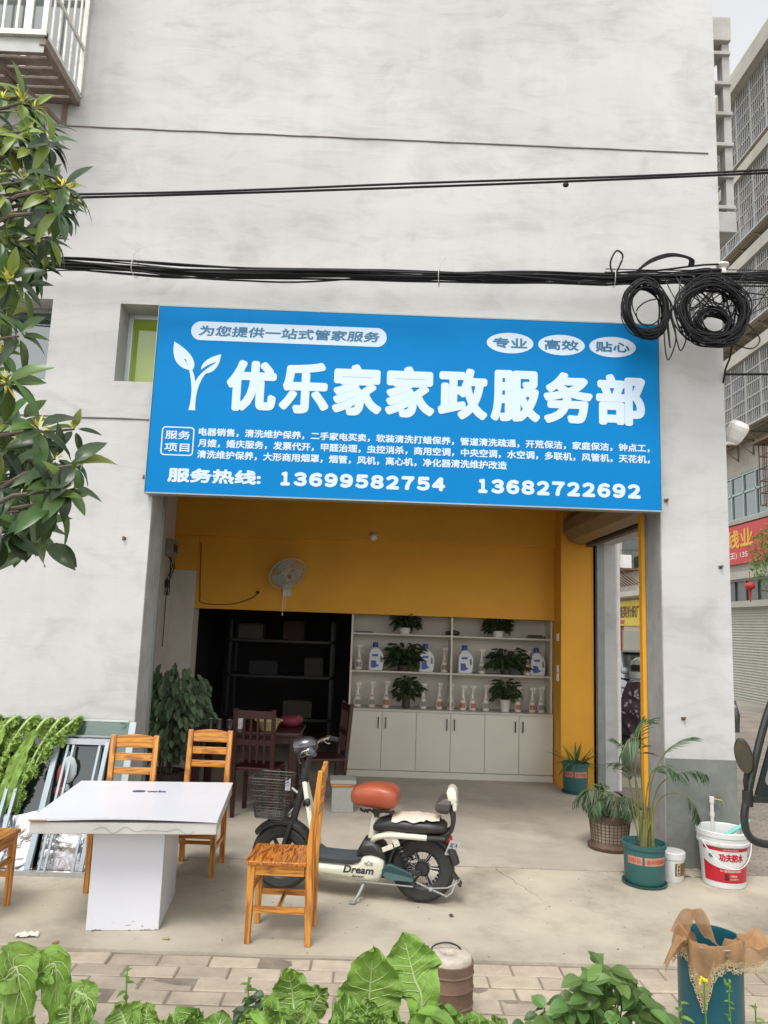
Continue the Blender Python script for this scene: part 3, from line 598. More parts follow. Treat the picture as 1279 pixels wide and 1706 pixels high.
b = MB(); b.tube(blob([(2.80, -.3, 4.12), (2.83, -.2, 4.05), (2.86, -.05, 4.0), (2.862, .0, 3.9), (2.87, .02, 3.98)], closed=False), .008, 6); tag(b.build('corner_cable', CABLE), 'short cable end clipped round the wall corner under the big coil', 'cable')
# floodlight on an arm
FL = thing('floodlight', 'white outdoor floodlight on a short arm at the building corner', 'floodlight', (2.868, .22, 3.44))
b = MB(); b.tube([(.0, 0, 0), (.17, -.02, -.01)], .014, 10); b.bar((.0, 0, 0), (.012, 0, 0), .08, .08); b.bar((.06, -.01, -.03), (-.0, 0, -.12), .01, .01); b.build('arm', PVC, FL)
b = MB(); ax = Vector((.30, -.45, .85)).normalized()
b.lathe([(0, -.10), (.05, -.10), (.072, -.055), (.084, .03), (.082, .065), (.058, .095), (.0, .10)], (.185, -.02, .09), 12, ax, False); b.build('head', mat('white_lamp_shell', (.7, .69, .65), .4), FL)
b = MB(); b.tube(blob([(.11, -.02, 0), (.05, -.06, -.06), (.02, -.07, -.12), (.03, -.08, -.17)], closed=False), .006, 6); b.build('lead', PVC, FL)

# ------------------------------------------------------------------ the apartment block across the side street
AP = thing('apartment_building', 'grey apartment block with barred cage balconies on every floor across the side street', 'building')
APW = mat('apartment_wash', (.40, .385, .34), .85, 0, .18, .6, .15, 30, .3, dirt=(.22, .20, .16, .65), ds=.7)
BARM = mat('galvanised_bar', (.36, .36, .345), .5, .4, .12, 6); RUSTU = mat('stained_underside', (.30, .255, .19), .85, 0, .35, 3, dirt=(.13, .14, .07, .7), ds=3)
GLD = glass('dark_window_glass', (.2, .26, .25), .10, .7, (.045, .065, .06))
X0 = 11.0
b = MB(); wall_holes('y', 6.5, 21.8, -.06, 18.3, X0, X0 + .3, [(12.6, 17.9, 5.30, 6.68)] + [(7, 12, z, z + 1.6) for z in (5.3,)] + [(8.2, 17.4, z, z + 1.75) for z in (8.2, 11.0, 13.7, 16.2)] + [(13.0, 18.6, -.06, 2.66), (7.0, 12.2, -.06, 2.66), (13.0, 18.6, 2.86, 3.45)], b)
b.build('wall', APW, AP)
b = MB(); b.box(X0 + .3, 24, 21.5, 21.8, -.06, 18.3); b.box(X0 + .3, 24, 6.5, 6.8, -.06, 18.3); b.box(23.7, 24, 6.8, 21.5, -.06, 18.3); b.build('end_wall', APW, AP)
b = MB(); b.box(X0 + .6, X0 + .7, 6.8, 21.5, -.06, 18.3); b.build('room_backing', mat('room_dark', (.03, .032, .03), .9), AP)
b = MB(); b.box(9.95, 24.1, 6.3, 21.9, 17.60, 18.15); b.build('roof_edge', APW, AP)
for z in (8.2, 11.0, 13.7, 16.2):
    b = MB()
    for k in range(7): y = 8.2 + k * 1.53; b.box(X0 + .12, X0 + .17, y - .03, y + .03, z, z + 1.75)
    b.box(X0 + .12, X0 + .17, 8.2, 17.4, z + 1.1, z + 1.15); w = b.build('window', ALU, AP)
    b = MB(); b.box(X0 + .14, X0 + .15, 8.2, 17.4, z, z + 1.75); b.build('pane', GLD, w)
for zt, zb, i in ((17.58, 15.5, 0), (14.9, 13.05, 1), (12.2, 10.45, 2), (9.5, 7.6, 3)):
    y0, y1, xf = 7.6, 19.0, 10.2
    fr = MB(); fr.box(xf - .1, X0 + .001, y0 - .15, y1 + .15, zt, zt + .34 if i else zt + .02); cg = fr.build('balcony', APW, AP)
    b = MB(); nr = 5
    for k in range(nr + 1): z = zb + (zt - zb) * k / nr; b.bar((xf, y0, z), (xf, y1, z), .03 if k else .06, .03 if k else .05); b.bar((xf, y0, z), (X0, y0, z), .025, .03); b.bar((xf, y1, z), (X0, y1, z), .025, .03)
    k = 0; y = y0
    while y <= y1: b.bar((xf, y, zb), (xf, y, zt), .022 if k % 8 else .05, .022 if k % 8 else .05, up=(0, 1, 0)); y += .105; k += 1
    for k in range(6): b.bar((xf + (X0 - xf) * k / 6, y1, zb), (xf + (X0 - xf) * k / 6, y1, zt), .02, .02, up=(0, 1, 0))
    b.build('bars', BARM, cg)
    b = MB(); b.box(xf + .02, X0 + .001, y0, y1, zb - .05, zb - .02)
    for k in range(12): y = y0 + .4 + k * .95; b.bar((xf + .1, y, zb - .06), (X0, y, zb - .5), .03, .03); b.bar((X0 - .02, y, zb - .06), (X0 - .02, y, zb - .52), .03, .03); b.bar((xf, y, zb - .065), (X0, y, zb - .065), .03, .03)
    for k in range(4): b.bar((xf + .15 + k * .19, y0, zb - .07), (xf + .15 + k * .19, y1, zb - .07), .02, .03)
    b.build('floor_rack', RUSTU, cg)
    # things stood and hung inside the cage
    rr = random.Random(20 + i)
    if i == 0: WASH = [mat('washing_' + n, c, .8) for n, c in (('grey', (.2, .2, .21)), ('plum', (.16, .07, .10)), ('white', (.5, .5, .48)), ('blue', (.1, .14, .24)))]
    for k in range(24):
        b = MB()
        y = rr.uniform(12.0, 17.8); h = rr.uniform(.2, .9); z = zb + (rr.uniform(.0, .15) if k % 3 else rr.uniform(.6, 1.1))
        w_ = rr.uniform(.12, .4); b.grid(lambda u, v: (xf + .26 + .03 * sin(u * 9 + k) * (1 - v), y + w_ * u, z + h * v), 8, 4); b.build('garment', WASH[k % 4], cg)
# first-floor window with pale green sashes, its glass and grille
b = MB(); SASH = mat('pale_green_sash', (.36, .47, .44), .45, .1, .06, 8)
for z in (5.30, 6.08, 6.63): b.box(X0 + .02, X0 + .10, 12.6, 17.9, z, z + .06)
for k in range(8): y = 12.6 + k * .757; b.box(X0 + .02, X0 + .09, y - .028, y + .028, 5.36, 6.63)
w = b.build('window', SASH, AP); b = MB(); b.box(X0 + .06, X0 + .07, 12.6, 17.9, 5.3, 6.68); b.build('pane', glass('blue_green_glass', (.3, .4, .38), .10, .6, (.07, .12, .115)), w)
b = MB()
for k in range(6): b.bar((X0 + .14, 12.6, 5.42 + k * .11), (X0 + .14, 17.9, 5.42 + k * .11), .012, .012)
b.build('grille', BARM, w)
b = MB(); b.box(X0 - .12, X0 - .0005, 12.4, 18.1, 5.16, 5.28); b.build('sill', APW, AP)
b = MB(); b.box(X0 - .14, X0 - .0005, 12.8, 18.8, 3.50, 3.72); b.box(X0 - .10, X0 - .0005, 12.8, 18.8, 2.67, 2.85); b.build('lintel', APW, AP)
b = MB(); b.box(X0 + .1, X0 + .12, 13.0, 18.6, 2.86, 3.45)
for k in range(9): b.box(X0 + .05, X0 + .099, 13.0 + k * .7 - .03, 13.0 + k * .7 + .03, 2.86, 3.45)
b.build('transom', mat('dark_transom', (.09, .10, .10), .3), AP)
SHUT = mat('green_grey_shutter', (.36, .37, .30), .5, .2, .08, 2)
for y0, y1 in ((13.0, 18.6), (7.0, 12.2)):
    b = MB(); n = 34
    vs = []; 
    for k in range(n + 1):
        z = -.05 + 2.71 * k / n; vs += [(X0 + .06, y0, z), (X0 + .06, y1, z), (X0 + .085, y0, z + .05), (X0 + .085, y1, z + .05)]
    b.add(vs, [f for k in range(n) for f in ((4 * k, 4 * k + 1, 4 * k + 3, 4 * k + 2), (4 * k + 2, 4 * k + 3, 4 * k + 5, 4 * k + 4))]); b.build('shop_shutter', SHUT, AP)
b = MB(); rr = random.Random(3)
wc = thing('window_cage', 'small brown barred window cage beside the green-framed window across the street', 'window cage', (0, 0, 0))
for k in range(6): z = 5.35 + k * .34; b.bar((10.45, 12.9, z), (10.45, 14.25, z), .025, .025); b.bar((10.45, 14.25, z), (11.0, 14.25, z), .025, .025)
for k in range(8): b.bar((10.45, 12.9 + k * .193, 5.35), (10.45, 12.9 + k * .193, 7.05), .02, .02, up=(0, 1, 0))
for k in range(4): b.bar((10.45 + k * .15, 14.25, 5.35), (10.45 + k * .15, 14.25, 7.05), .02, .02, up=(0, 1, 0))
b.build('bars', RUST, wc); b = MB(); b.box(10.3, 11, 12.8, 14.4, 7.06, 7.12); b.build('rain_cover', RUST, wc)
# red shop sign
RS = thing('shop_sign', 'red sign with big yellow characters above the roller shutter across the side street', 'signboard', (0, 0, 0))
b = MB(); b.box(10.86, 10.97, 12.6, 18.9, 3.95, 5.10); b.build('panel', mat('sign_red', (.50, .022, .022), .45, 0, .06, 1), RS)
def onred(u, v, h): return (10.858 - h, -u, v)
SY = mat('sign_yellow', (.72, .40, .03), .5); SW = mat('sign_pale', (.7, .62, .58), .5)
b = MB(); write(b, '线业', -17.18, -15.55, 4.42, 4.98, onred, .022, 8, .001); write(b, '针', -18.1, -17.4, 4.42, 4.98, onred, .022, 8, .001); b.build('big_lettering', SY, RS)
b = MB(); write(b, '(王) 135', -17.12, -15.9, 4.08, 4.30, onred, .007, 6, .001); b.build('small_lettering', SW, RS)

# the pinkish block further along, with the yellow factory sign
FB = thing('apartment_building', 'pale block further up the side street behind the yellow factory sign', 'building')
b = MB(); b.box(11.0, 24, 22.0, 42, -.06, 13); b.build('wall', mat('pinkish_wash', (.50, .45, .40), .85, 0, .15, .8, dirt=(.42, .30, .22, .5), ds=.8), FB)
b = MB(); b.box(10.2, 10.9995, 22.3, 36, 3.25, 3.45); b.build('canopy', APW, FB)
b = MB()
for k in range(22): b.box(10.96, 10.9992, 24.0, 27.6, .05 + k * .085, .12 + k * .085)
b.build('shop_shutter', SHUT, FB)
b = MB(); b.box(10.9, 10.9994, 27.7, 28.0, 0, 2.1); b.box(10.94, 10.9992, 27.55, 27.62, .0, 2.1); b.build('door_post', mat('faded_red_post', (.35, .09, .08), .6), FB)
cgx = MB(); 
for k in range(5): z = 4.45 + k * .5; cgx.bar((10.1, 25.2, z), (10.1, 27.7, z), .04, .04); cgx.bar((10.1, 27.7, z), (11, 27.7, z), .04, .04)
for k in range(14): cgx.bar((10.1, 25.2 + k * .19, 4.45), (10.1, 25.2 + k * .19, 6.45), .03, .03, up=(0, 1, 0))
cw_ = cgx.build('balcony', BARM, FB)
b = MB(); b.box(10.25, 10.999, 25.2, 27.7, 4.38, 4.44)
for k in range(7): b.bar((10.2, 25.3 + k * .38, 4.36), (11, 25.3 + k * .38, 3.8), .035, .035)
b.build('floor_rack', RUST, cw_)
b = MB(); b.box(10.35, 10.8, 25.8, 26.6, 4.5, 5.05); b.build('outdoor_unit', WHITEP, cw_)
b = MB(); b.box(10.99, 10.9995, 25.3, 27.6, 4.5, 6.6); b.build('window', GLD, cw_)
b = MB(); b.box(10.4, 11, 28.0, 31, 3.6, 9); b.build('white_bay', mat('white_bay', (.6, .6, .57), .8), FB)
YS = thing('shop_sign', 'yellow factory sign with brown characters seen through the side door', 'signboard', (0, 0, 0))
b = MB(); b.box(10.86, 10.97, 23.0, 30.5, 2.10, 3.15); b.build('panel', mat('sign_mustard', (.60, .47, .04), .5, 0, .08, 1), YS)
b = MB(); BR = mat('sign_brown', (.17, .065, .012), .6)
write(b, '鄂君隆英针织厂', -28.85, -24.95, 2.42, 2.95, lambda u, v, h: (10.858 - h, -u, v), .025, 8, .001); b.build('lettering', BR, YS)
b = MB(); b.box(10.845, 10.8585, 27.0, 27.75, 2.17, 2.34); b.build('red_stamp', mat('sign_stamp_red', (.5, .04, .02), .5), YS)
# far end of the side street
FE = thing('apartment_building', 'distant grey block closing the far end of the side street', 'building')
b = MB(); b.box(-6, 30, 60, 64, -.06, 14); b.build('wall', APW, FE)
b = MB()
for k in range(5):
    for j in range(4): b.box(2 + k * 3.2, 3.7 + k * 3.2, 59.95, 59.9995, 2.0 + j * 3, 3.6 + j * 3)
b.build('windows', GLD, FE)

# ------------------------------------------------------------------ small tree with red lanterns across the street
def leafquad(mb, p, d, n, L, w, curl=.25, seg=3):
    """pointed leaf: two halves folded on the rib, bending down towards the tip"""
    d = Vector(d).normalized(); n = Vector(n); s = d.cross(n)
    s = s.normalized() if s.length > 1e-4 else d.orthogonal().normalized(); n = s.cross(d).normalized()
    vs = []; p = Vector(p)
    for i in range(seg + 1):
        t = i / seg; ww = w * .5 * (sin(pi * min(1, t * .92 + .08)) ** .8 if 0 < i < seg else (.12 if i == 0 else 0.02))
        c = p + d * (L * t) - n * (curl * L * t * t); vs += [c - s * ww + n * ww * .35, c, c + s * ww + n * ww * .35]
    mb.add(vs, [f for i in range(seg) for f in ((3 * i, 3 * i + 1, 3 * i + 4, 3 * i + 3), (3 * i + 1, 3 * i + 2, 3 * i + 5, 3 * i + 4))], True)
TR = thing('street_tree', 'young broad crowned street tree in front of the red sign and shutter', 'tree', (9.75, 11.4, 0))
b = MB(); b.tube([(0, 0, -.05), (.03, .02, 1.2), (-.02, .0, 2.4), (.05, .05, 3.4), (0, 0, 4.4)], [.07, .06, .05, .035, .015], 8)
for k in range(9):
    a = k * 2.4; z = 2.3 + k * .22; b.tube([(0, 0, z), (.5 * cos(a), .5 * sin(a), z + .35), (.9 * cos(a), .9 * sin(a), z + .4)], [.03, .02, .008], 5)
b.build('trunk', BARK, TR)
b = MB(); rr = random.Random(5)
for k in range(1900):
    while True:
        p = Vector((rr.uniform(-1, 1), rr.uniform(-1, 1), rr.uniform(-1, 1)))
        if p.length < 1 and noise.noise(p * 2.3 + Vector((3, 1, 7))) > -.12: break
    q = Vector((p.x * 1.0, p.y * 1.1, 3.72 + p.z * .95)); leafquad(b, q, (rr.uniform(-1, 1), rr.uniform(-1, 1), rr.uniform(-.9, .4)), (rr.uniform(-.4, .4), rr.uniform(-.4, .4), 1), rr.uniform(.09, .15), .05, .2, 2)
b.build('crown', LEAFL, TR)
b = MB(); RED = mat('lantern_red', (.42, .03, .02), .6, 0, .2, 6)
b.ell((0, 0, 0), (.13, .13, .11)); b.tube([(0, 0, -.1), (0, 0, -.42)], [.04, .02], 6); b.tube([(0, 0, .1), (0, 0, .4)], .008, 5)
tag(b.build('lantern', RED, loc=(10.05, 14.2, 3.15)), 'red tasselled lantern hanging beside the street tree crown', 'lantern')

# ------------------------------------------------------------------ vehicles glimpsed through the side door
CARB = mat('black_car_paint', (.016, .016, .018), .25, 0, .05, 3, 0, 1, .5, coat=.6); CARG = glass('car_glass', (.25, .28, .28), .12, .5, (.03, .035, .035))
CARL = thing('parked_car', 'black car parked nose-on in the side street behind the quilted scooter', 'car', (5.55, 9.3, -.05))
b = MB()      # body: cross-sections along y (nose at -y)
def ring(y, w, zb, zt, sh): return [(-w, y, zb), (-w * 1.02, y, (zb + zt) / 2), (-w * sh, y, zt - .05), (-w * sh * .85, y, zt), (w * sh * .85, y, zt), (w * sh, y, zt - .05), (w * 1.02, y, (zb + zt) / 2), (w, y, zb)]
b.loft([ring(-2.1, .70, .30, .62, .95), ring(-2.0, .82, .22, .80, .94), ring(-1.2, .86, .2, .98, .94), ring(-.95, .87, .2, 1.02, .93), ring(.3, .87, .2, 1.05, .93), ring(1.6, .87, .2, 1.05, .92), ring(2.1, .8, .3, .95, .9)]); b.build('body', CARB, CARL, sharp=40)
b = MB(); b.loft([[(-.80, -1.0, 1.0), (.80, -1.0, 1.0), (.80, 1.7, 1.03), (-.80, 1.7, 1.03)], [(-.62, -.28, 1.44), (.62, -.28, 1.44), (.62, 1.25, 1.46), (-.62, 1.25, 1.46)]], True, False); b.build('cabin', CARG, CARL)
b = MB(); b.box(-.64, .64, -.30, 1.27, 1.455, 1.49)
for s in (-1, 1): b.bar((s * .81, -1.02, 1.0), (s * .64, -.27, 1.47), .05, .05); b.bar((s * .81, 1.7, 1.02), (s * .63, 1.25, 1.47), .07, .06); b.bar((s * .82, .35, 1.02), (s * .64, .35, 1.46), .05, .05)
b.build('roof', CARB, CARL, bevel=.015)
for s in (-1, 1):
    b = MB(); b.ell((s * .6, -2.03, .66), (.17, .09, .08)); b.build('headlight', CHROME, CARL)
    b = MB(); b.ell((s * 1.0, -.75, 1.08), (.10, .06, .075)); b.bar((s * .84, -.72, 1.02), (s * .95, -.74, 1.06), .03, .03); b.build('mirror', CARB, CARL)
    for y in (-1.3, 1.35):
        b = MB(); b.lathe([(.0, -.1), (.2, -.1), (.31, -.08), (.32, 0), (.31, .08), (.2, .1), (0, .1)], (s * .78, y, .32), 24, (1, 0, 0)); b.build('wheel', BLACKP, CARL)
b = MB(); b.box(-.5, .5, -2.115, -2.09, .38, .56); b.build('grille', BLACKP, CARL)
b = MB(); b.bar((-.6, -.93, 1.035), (.1, -.97, 1.03), .02, .015); b.build('wiper', BLACKP, CARL)

QUILT = mat('dark_plum_quilt', (.045, .026, .034), .8, 0, .2, 8, .4, 18)
QS = thing('motor_scooter', 'parked scooter wrapped in a dark quilt with pale floral patches, outside the side door', 'scooter', (3.62, 4.75, -.004), radians(8))
for y, nm in ((-.62, 'wheel'), (.68, 'wheel')):
    b = MB(); b.lathe([(.10, -.05), (.20, -.055), (.25, -.03), (.255, 0), (.25, .03), (.20, .055), (.10, .05)], (0, y, .255), 28, (1, 0, 0)); b.build(nm, BLACKP, QS)
b = MB(); rr = random.Random(9)
def quilt(u, v):
    z = .42 + .72 * (1 - v); w = .26 + .13 * sin(pi * v) + .02 * sin(u * 40); x = -w + 2 * w * u
    y = -.46 - .22 * sin(pi * u) - .12 * v + .10 * noise.noise(Vector((u * 4, v * 4, 1))); return (x, y, z + .03 * sin(u * 9))
b.grid(quilt, 24, 18)
b.build('wind_quilt', QUILT, QS)
b = MB(); WPT = mat('quilt_print', (.24, .20, .23), .85)
for k in range(85):
    u, v = rr.uniform(.04, .96), rr.uniform(.02, .97); p = Vector(quilt(u, v)) + Vector((0, -.008, 0)); a = rr.uniform(0, 6); n = 7; sx, sz = rr.uniform(.012, .04), rr.uniform(.008, .024)
    b.add([(p.x + sx * cos(2 * pi * i / n) * cos(a) - sz * sin(2 * pi * i / n) * sin(a), p.y - .002, p.z + sx * cos(2 * pi * i / n) * sin(a) + sz * sin(2 * pi * i / n) * cos(a)) for i in range(n)], [tuple(range(n))])
b.build('quilt_print', WPT, QS)
b = MB(); b.loft([[(-.16, -.5, .3), (.16, -.5, .3), (.16, -.45, .9), (-.16, -.45, .9)], [(-.14, -.30, .3), (.14, -.30, .3), (.12, -.25, .9), (-.12, -.25, .9)]], True, False); b.box(-.15, .15, -.35, .5, .28, .36); b.loft([[(-.16, .1, .36), (.16, .1, .36), (.14, .12, .72), (-.14, .12, .72)], [(-.13, .95, .5), (.13, .95, .5), (.12, .9, .76), (-.12, .9, .76)]], True, False); b.build('body', BLACKP, QS, bevel=.03)
b = MB(); b.loft([[(-.13, .1, .73), (.13, .1, .73), (.12, .12, .82), (-.12, .12, .82)], [(-.12, .9, .78), (.12, .9, .78), (.11, .88, .88), (-.11, .88, .88)]], True, False); b.build('saddle', BLACKP, QS, bevel=.03)
b = MB(); b.tube([(-.36, -.32, 1.08), (-.15, -.40, 1.06), (.15, -.40, 1.06), (.36, -.32, 1.08)], .014, 8); b.tube([(.12, -.42, 1.06), (.28, -.46, 1.28)], .008, 6); b.tube([(-.12, -.42, 1.06), (-.28, -.46, 1.28)], .008, 6); b.ell((.29, -.46, 1.3), (.06, .015, .045)); b.ell((-.29, -.46, 1.3), (.06, .015, .045)); b.build('handlebar', STEEL, QS)
HM = thing('helmet', 'silver and black full-face helmet hung on the quilted scooter', 'helmet', (3.60, 4.22, 1.33), radians(-25))
b = MB(); b.lathe([(.10, -.13), (.125, -.10), (.135, -.03), (.132, .04), (.11, .10), (.06, .14), (.0, .15)], n=28); b.build('shell', mat('silver_shell', (.36, .38, .38), .25, .5, .05, coat=.5), HM)
b = MB(); b.lathe([(.128, -.035), (.139, -.03), (.139, .05), (.125, .055)], n=20, a0=radians(205), a1=radians(335)); b.build('visor', mat('black_visor', (.01, .01, .012), .12), HM)
b = MB(); b.lathe([(.125, -.13), (.15, -.12), (.155, -.05), (.13, -.045)], n=20, a0=radians(205), a1=radians(335)); b.build('chin_bar', mat('pale_chin_bar', (.42, .46, .42), .35), HM)

# ------------------------------------------------------------------ inside the shop: wall cabinet and its goods
LAM = mat('cabinet_white_laminate', (.60, .565, .48), .55, 0, .05, 2); LAMS = mat('shelf_edge', (.50, .47, .40), .6, 0, .06, 3); HND = mat('black_handle', (.012, .012, .012), .4)
CB_ = thing('wall_cabinet', 'long white wall cabinet with three open shelves over six black-handled doors', 'cabinet', (0, 0, 0))
x0, x1, yf, yb = -.258, 2.212, 3.285, 3.675
b = MB(); b.box(x0, x1, yf + .02, yb, .085, .765); b.box(x0 + .02, x1 - .02, yf + .035, yb, .004, .085); b.box(x0, x1, yf + .004, yf + .03, .004, .078); b.build('base_unit', LAM, CB_, bevel=.003)
n = 6; dw = (x1 - x0) / n
for k in range(n):
    a = x0 + k * dw; b = MB(); b.box(a + .003, a + dw - .003, yf, yf + .018, .088, .762); d = b.build('door', LAM, CB_, bevel=.002)
    hx = a + dw - .045 if k % 2 == 0 else a + .045; b = MB(); b.box(hx - .006, hx + .006, yf - .022, yf - .012, .57, .70); b.box(hx - .006, hx + .006, yf - .012, yf - .0005, .575, .587); b.box(hx - .006, hx + .006, yf - .012, yf - .0005, .683, .695); b.build('handle', HND, d)
b = MB(); b.box(x0 - .004, x1, yf - .008, yb, .7655, .795); b.build('counter', LAMS, CB_, bevel=.003)
for z in (1.218, 1.668):
    b = MB(); b.box(x0 + .022, x1 - .022, yf + .06, yb, z, z + .022); b.build('shelf', LAMS, CB_, bevel=.002)
for a in (x0, (x0 + x1) / 2 - .011, x1 - .022): b = MB(); b.box(a, a + .022, yf + .055, yb - .0005, .7955, 1.913); b.build('upright', LAM, CB_, bevel=.002)
b = MB(); b.box(x0 + .02, x1 - .02, yb - .012, yb - .001, .796, 1.913); b.build('back_panel', mat('cabinet_back', (.52, .49, .42), .6, 0, .06, 2), CB_)
S1, S2, S3 = .7955, 1.2405, 1.6905
PW = mat('spray_white', (.62, .56, .48), .4); PRD = mat('spray_red_label', (.35, .12, .08), .5); PGR = mat('spray_grey_label', (.22, .2, .18), .5)
def spray(label, x, y, z, lab, h=1.0, rot=0):
    t = thing('spray_bottle', label, 'spray bottle', (x, y, z), rot, 'spray bottles on the cabinet shelves')
    b = MB(); b.lathe([(0, 0), (.036, 0), (.043, .008), (.044, .055), (.038, .09), (.024, .14), (.015, .185), (.013, .215), (.013, .222), (0, .222)], n=18); b.build('body', PW, t)
    b = MB(); b.lathe([(.0445, .03), (.0448, .035), (.0445, .062), (.0395, .085)], n=10, a0=-pi * .78, a1=-pi * .22); b.lathe([(.034, .102), (.0255, .135)], n=8, a0=-pi * .7, a1=-pi * .3); b.build('label', lab, t)
    b = MB(); b.lathe([(0, .2225), (.016, .2225), (.016, .245), (.010, .25), (.010, .262), (0, .262)], n=12); b.bar((-.026, 0, .268), (.045, 0, .27), .018, .022); b.bar((.03, 0, .258), (.022, 0, .205), .010, .006); b.build('trigger', PW, t)
    t.scale = (1, 1, h); return t
yS = 3.44
for px, lab, L in ((-.155, PGR, 'white spray bottle on the lowest shelf, first from the left'), (.02, PGR, 'white spray bottle on the lowest shelf, second from the left'), (.20, PRD, 'white spray bottle on the lowest shelf just left of the plant in a dark jar'),
                   (.66, PGR, 'white spray bottle on the lowest shelf just right of the plant in a dark jar'), (.86, PRD, 'red-labelled spray bottle left of the middle gap on the lowest shelf'), (1.0, PRD, 'red-labelled spray bottle beside the cabinet upright, lowest shelf left half'),
                   (1.155, PRD, 'red-labelled spray bottle beside the cabinet upright, lowest shelf right half'), (1.275, PRD, 'red-labelled spray bottle second right of the upright on the lowest shelf'), (1.44, PGR, 'white spray bottle left of the plant in a white pot'),
                   (1.84, PRD, 'red-labelled spray bottle right of the plant in a white pot'), (2.02, PRD, 'red-labelled spray bottle, last but one on the lowest shelf'), (2.13, PGR, 'white spray bottle at the right end of the lowest shelf')):
    spray(L, px * .985 + .0, yS, S1, lab, 1.08 + .05 * sin(px * 9), .3 * sin(px * 31))
for px, lab, L in ((-.155, PGR, 'white spray bottle at the left end of the middle shelf'), (.90, PGR, 'white spray bottle left of the upright on the middle shelf'), (1.36, PGR, 'white spray bottle left of the bushy plant on the middle shelf'), (1.925, PRD, 'white spray bottle between the bushy plant and the last jug')):
    spray(L, px, yS, S2, lab, 1.06, .2 * sin(px * 17))
JW = mat('jug_white', (.56, .58, .58), .4); JB = mat('jug_cap_blue', (.02, .05, .28), .4); JL = mat('jug_blue_print', (.05, .08, .30), .5); JP = mat('jug_pale_print', (.25, .40, .42), .5)
def jug(label, x, z):
    t = thing('detergent_jug', label, 'detergent jug', (x, yS, z), 0, 'detergent jugs on the middle shelf')
    prof = [(-.085, 0), (-.09, .02), (-.085, .20), (-.06, .25), (-.035, .275), (.015, .275), (.05, .25), (.085, .205), (.098, .17), (.098, .10), (.088, .02), (.08, 0)]
    hole = [(.052, .10), (.052, .175), (.075, .17), (.08, .10)]
    b = MB(); b.loft([[(u, w_ * .06, v) for u, v in prof] for w_ in (-.9, -1.0)] and [[(u * s, y, .0 + v * (1 if s > .95 else .985)) for u, v in prof] for y, s in ((-.055, .9), (-.045, 1), (.045, 1), (.055, .9))], True, False); b.build('body', JW, t, bevel=.006)
    b = MB(); b.prism(hole, lambda u, v, w: (u, -.0562 + w, v), -.0006); b.build('handle_shade', mat('jug_shade', (.15, .17, .15), .6), t)  # flat dark plate, painted as the shade inside the handle opening
    b = MB(); b.lathe([(0, .275), (.034, .275), (.034, .33), (.03, .336), (0, .336)], (-.01, 0, 0), 18); b.build('cap', JB, t)
    b = MB(); b.prism([(-.06, .03), (-.015, .03), (.045, .055), (.01, .075), (.0, .115), (-.06, .12)], lambda u, v, w: (u, -.0562 + w, v), -.0006); b.mat(JL)
    b.prism([(-.05, .165), (.025, .168), (.025, .195), (-.05, .192)], lambda u, v, w: (u, -.0564 + w, v), -.0006); b.mats[0] = JL; b.build('print', JL, t)
    return t
jug('pale green-tinged blue-capped jug left of the bushy plant, middle shelf', .055, S2); jug('white blue-capped jug right of the left bushy plant, middle shelf', .675, S2); jug('white blue-capped jug just right of the upright, middle shelf', 1.155, S2); jug('white blue-capped jug at the right end of the middle shelf', 2.045, S2)
PLT = mat('shelf_plant_leaf', (.035, .055, .02), .45, 0, .2, 8, 0, 60, .4, .5, .15); POTW = mat('white_pot', (.6, .58, .52), .4); POTD = mat('smoked_jar', (.05, .045, .035), .2)
def shelf_plant(label, x, z, w, h, n, pot, seed, droop=.4, L=.13):
    t = thing('potted_plant', label, 'pot plant', (x, yS - .02, z), 0, 'leafy pot plants on the cabinet')
    r = random.Random(seed); b = MB()
    if pot == 'white': b.lathe([(0, 0), (.05, 0), (.066, .14), (.070, .145), (.062, .145), (.058, .12), (0, .12)], n=20); b.build('pot', POTW, t); base = .13
    elif pot == 'jar': b.lathe([(0, 0), (.042, 0), (.05, .03), (.048, .11), (.055, .13), (.045, .13), (0, .1)], n=20); b.build('pot', POTD, t); base = .12
    else: b.lathe([(0, 0), (.06, 0), (.08, .07), (.084, .075), (.07, .075), (0, .06)], n=20); b.build('pot', POTW if pot == 'low' else POTD, t); base = .06
    b = MB()
    for k in range(n):
        a = r.uniform(0, 2 * pi); e = r.uniform(-.3, 1.2); q = r.uniform(.25, 1)
        tip = Vector((cos(a) * w * q * cos(e * .6), sin(a) * min(w, .15) * q, base + h * (.15 + .8 * max(0, sin(e + .2)) * r.uniform(.5, 1)) - droop * .05 * q)); b.tube([(0, 0, base - .02), tip * .6 + Vector((0, 0, base * .4 + .02)), tip], .003, 4)
        d = Vector((cos(a), sin(a) * .6 - .2, r.uniform(-.6, .5))); leafquad(b, tip, d, (r.uniform(-.3, .3), -.5, 1), L * r.uniform(.6, 1.1), L * .5 * r.uniform(.7, 1.1), .35)
    b.build('foliage', PLT, t); return t
shelf_plant('dark spreading plant on the top shelf, left half', .40, S3, .17, .24, 130, 'low', 1, L=.10); shelf_plant('dark green plant on the top shelf, right half', 1.55, S3, .17, .23, 130, 'low', 2, L=.10)
shelf_plant('wide dark plant between two jugs on the middle shelf', .40, S2, .21, .30, 120, 'dark', 3); shelf_plant('bushy plant in a tray on the middle shelf, right half', 1.66, S2, .22, .28, 130, 'dark', 4)
shelf_plant('plant in a dark jar on the lowest shelf', .44, S1, .14, .30, 60, 'jar', 5); shelf_plant('plant in a white pot on the lowest shelf', 1.65, S1, .16, .30, 80, 'white', 6, L=.11)
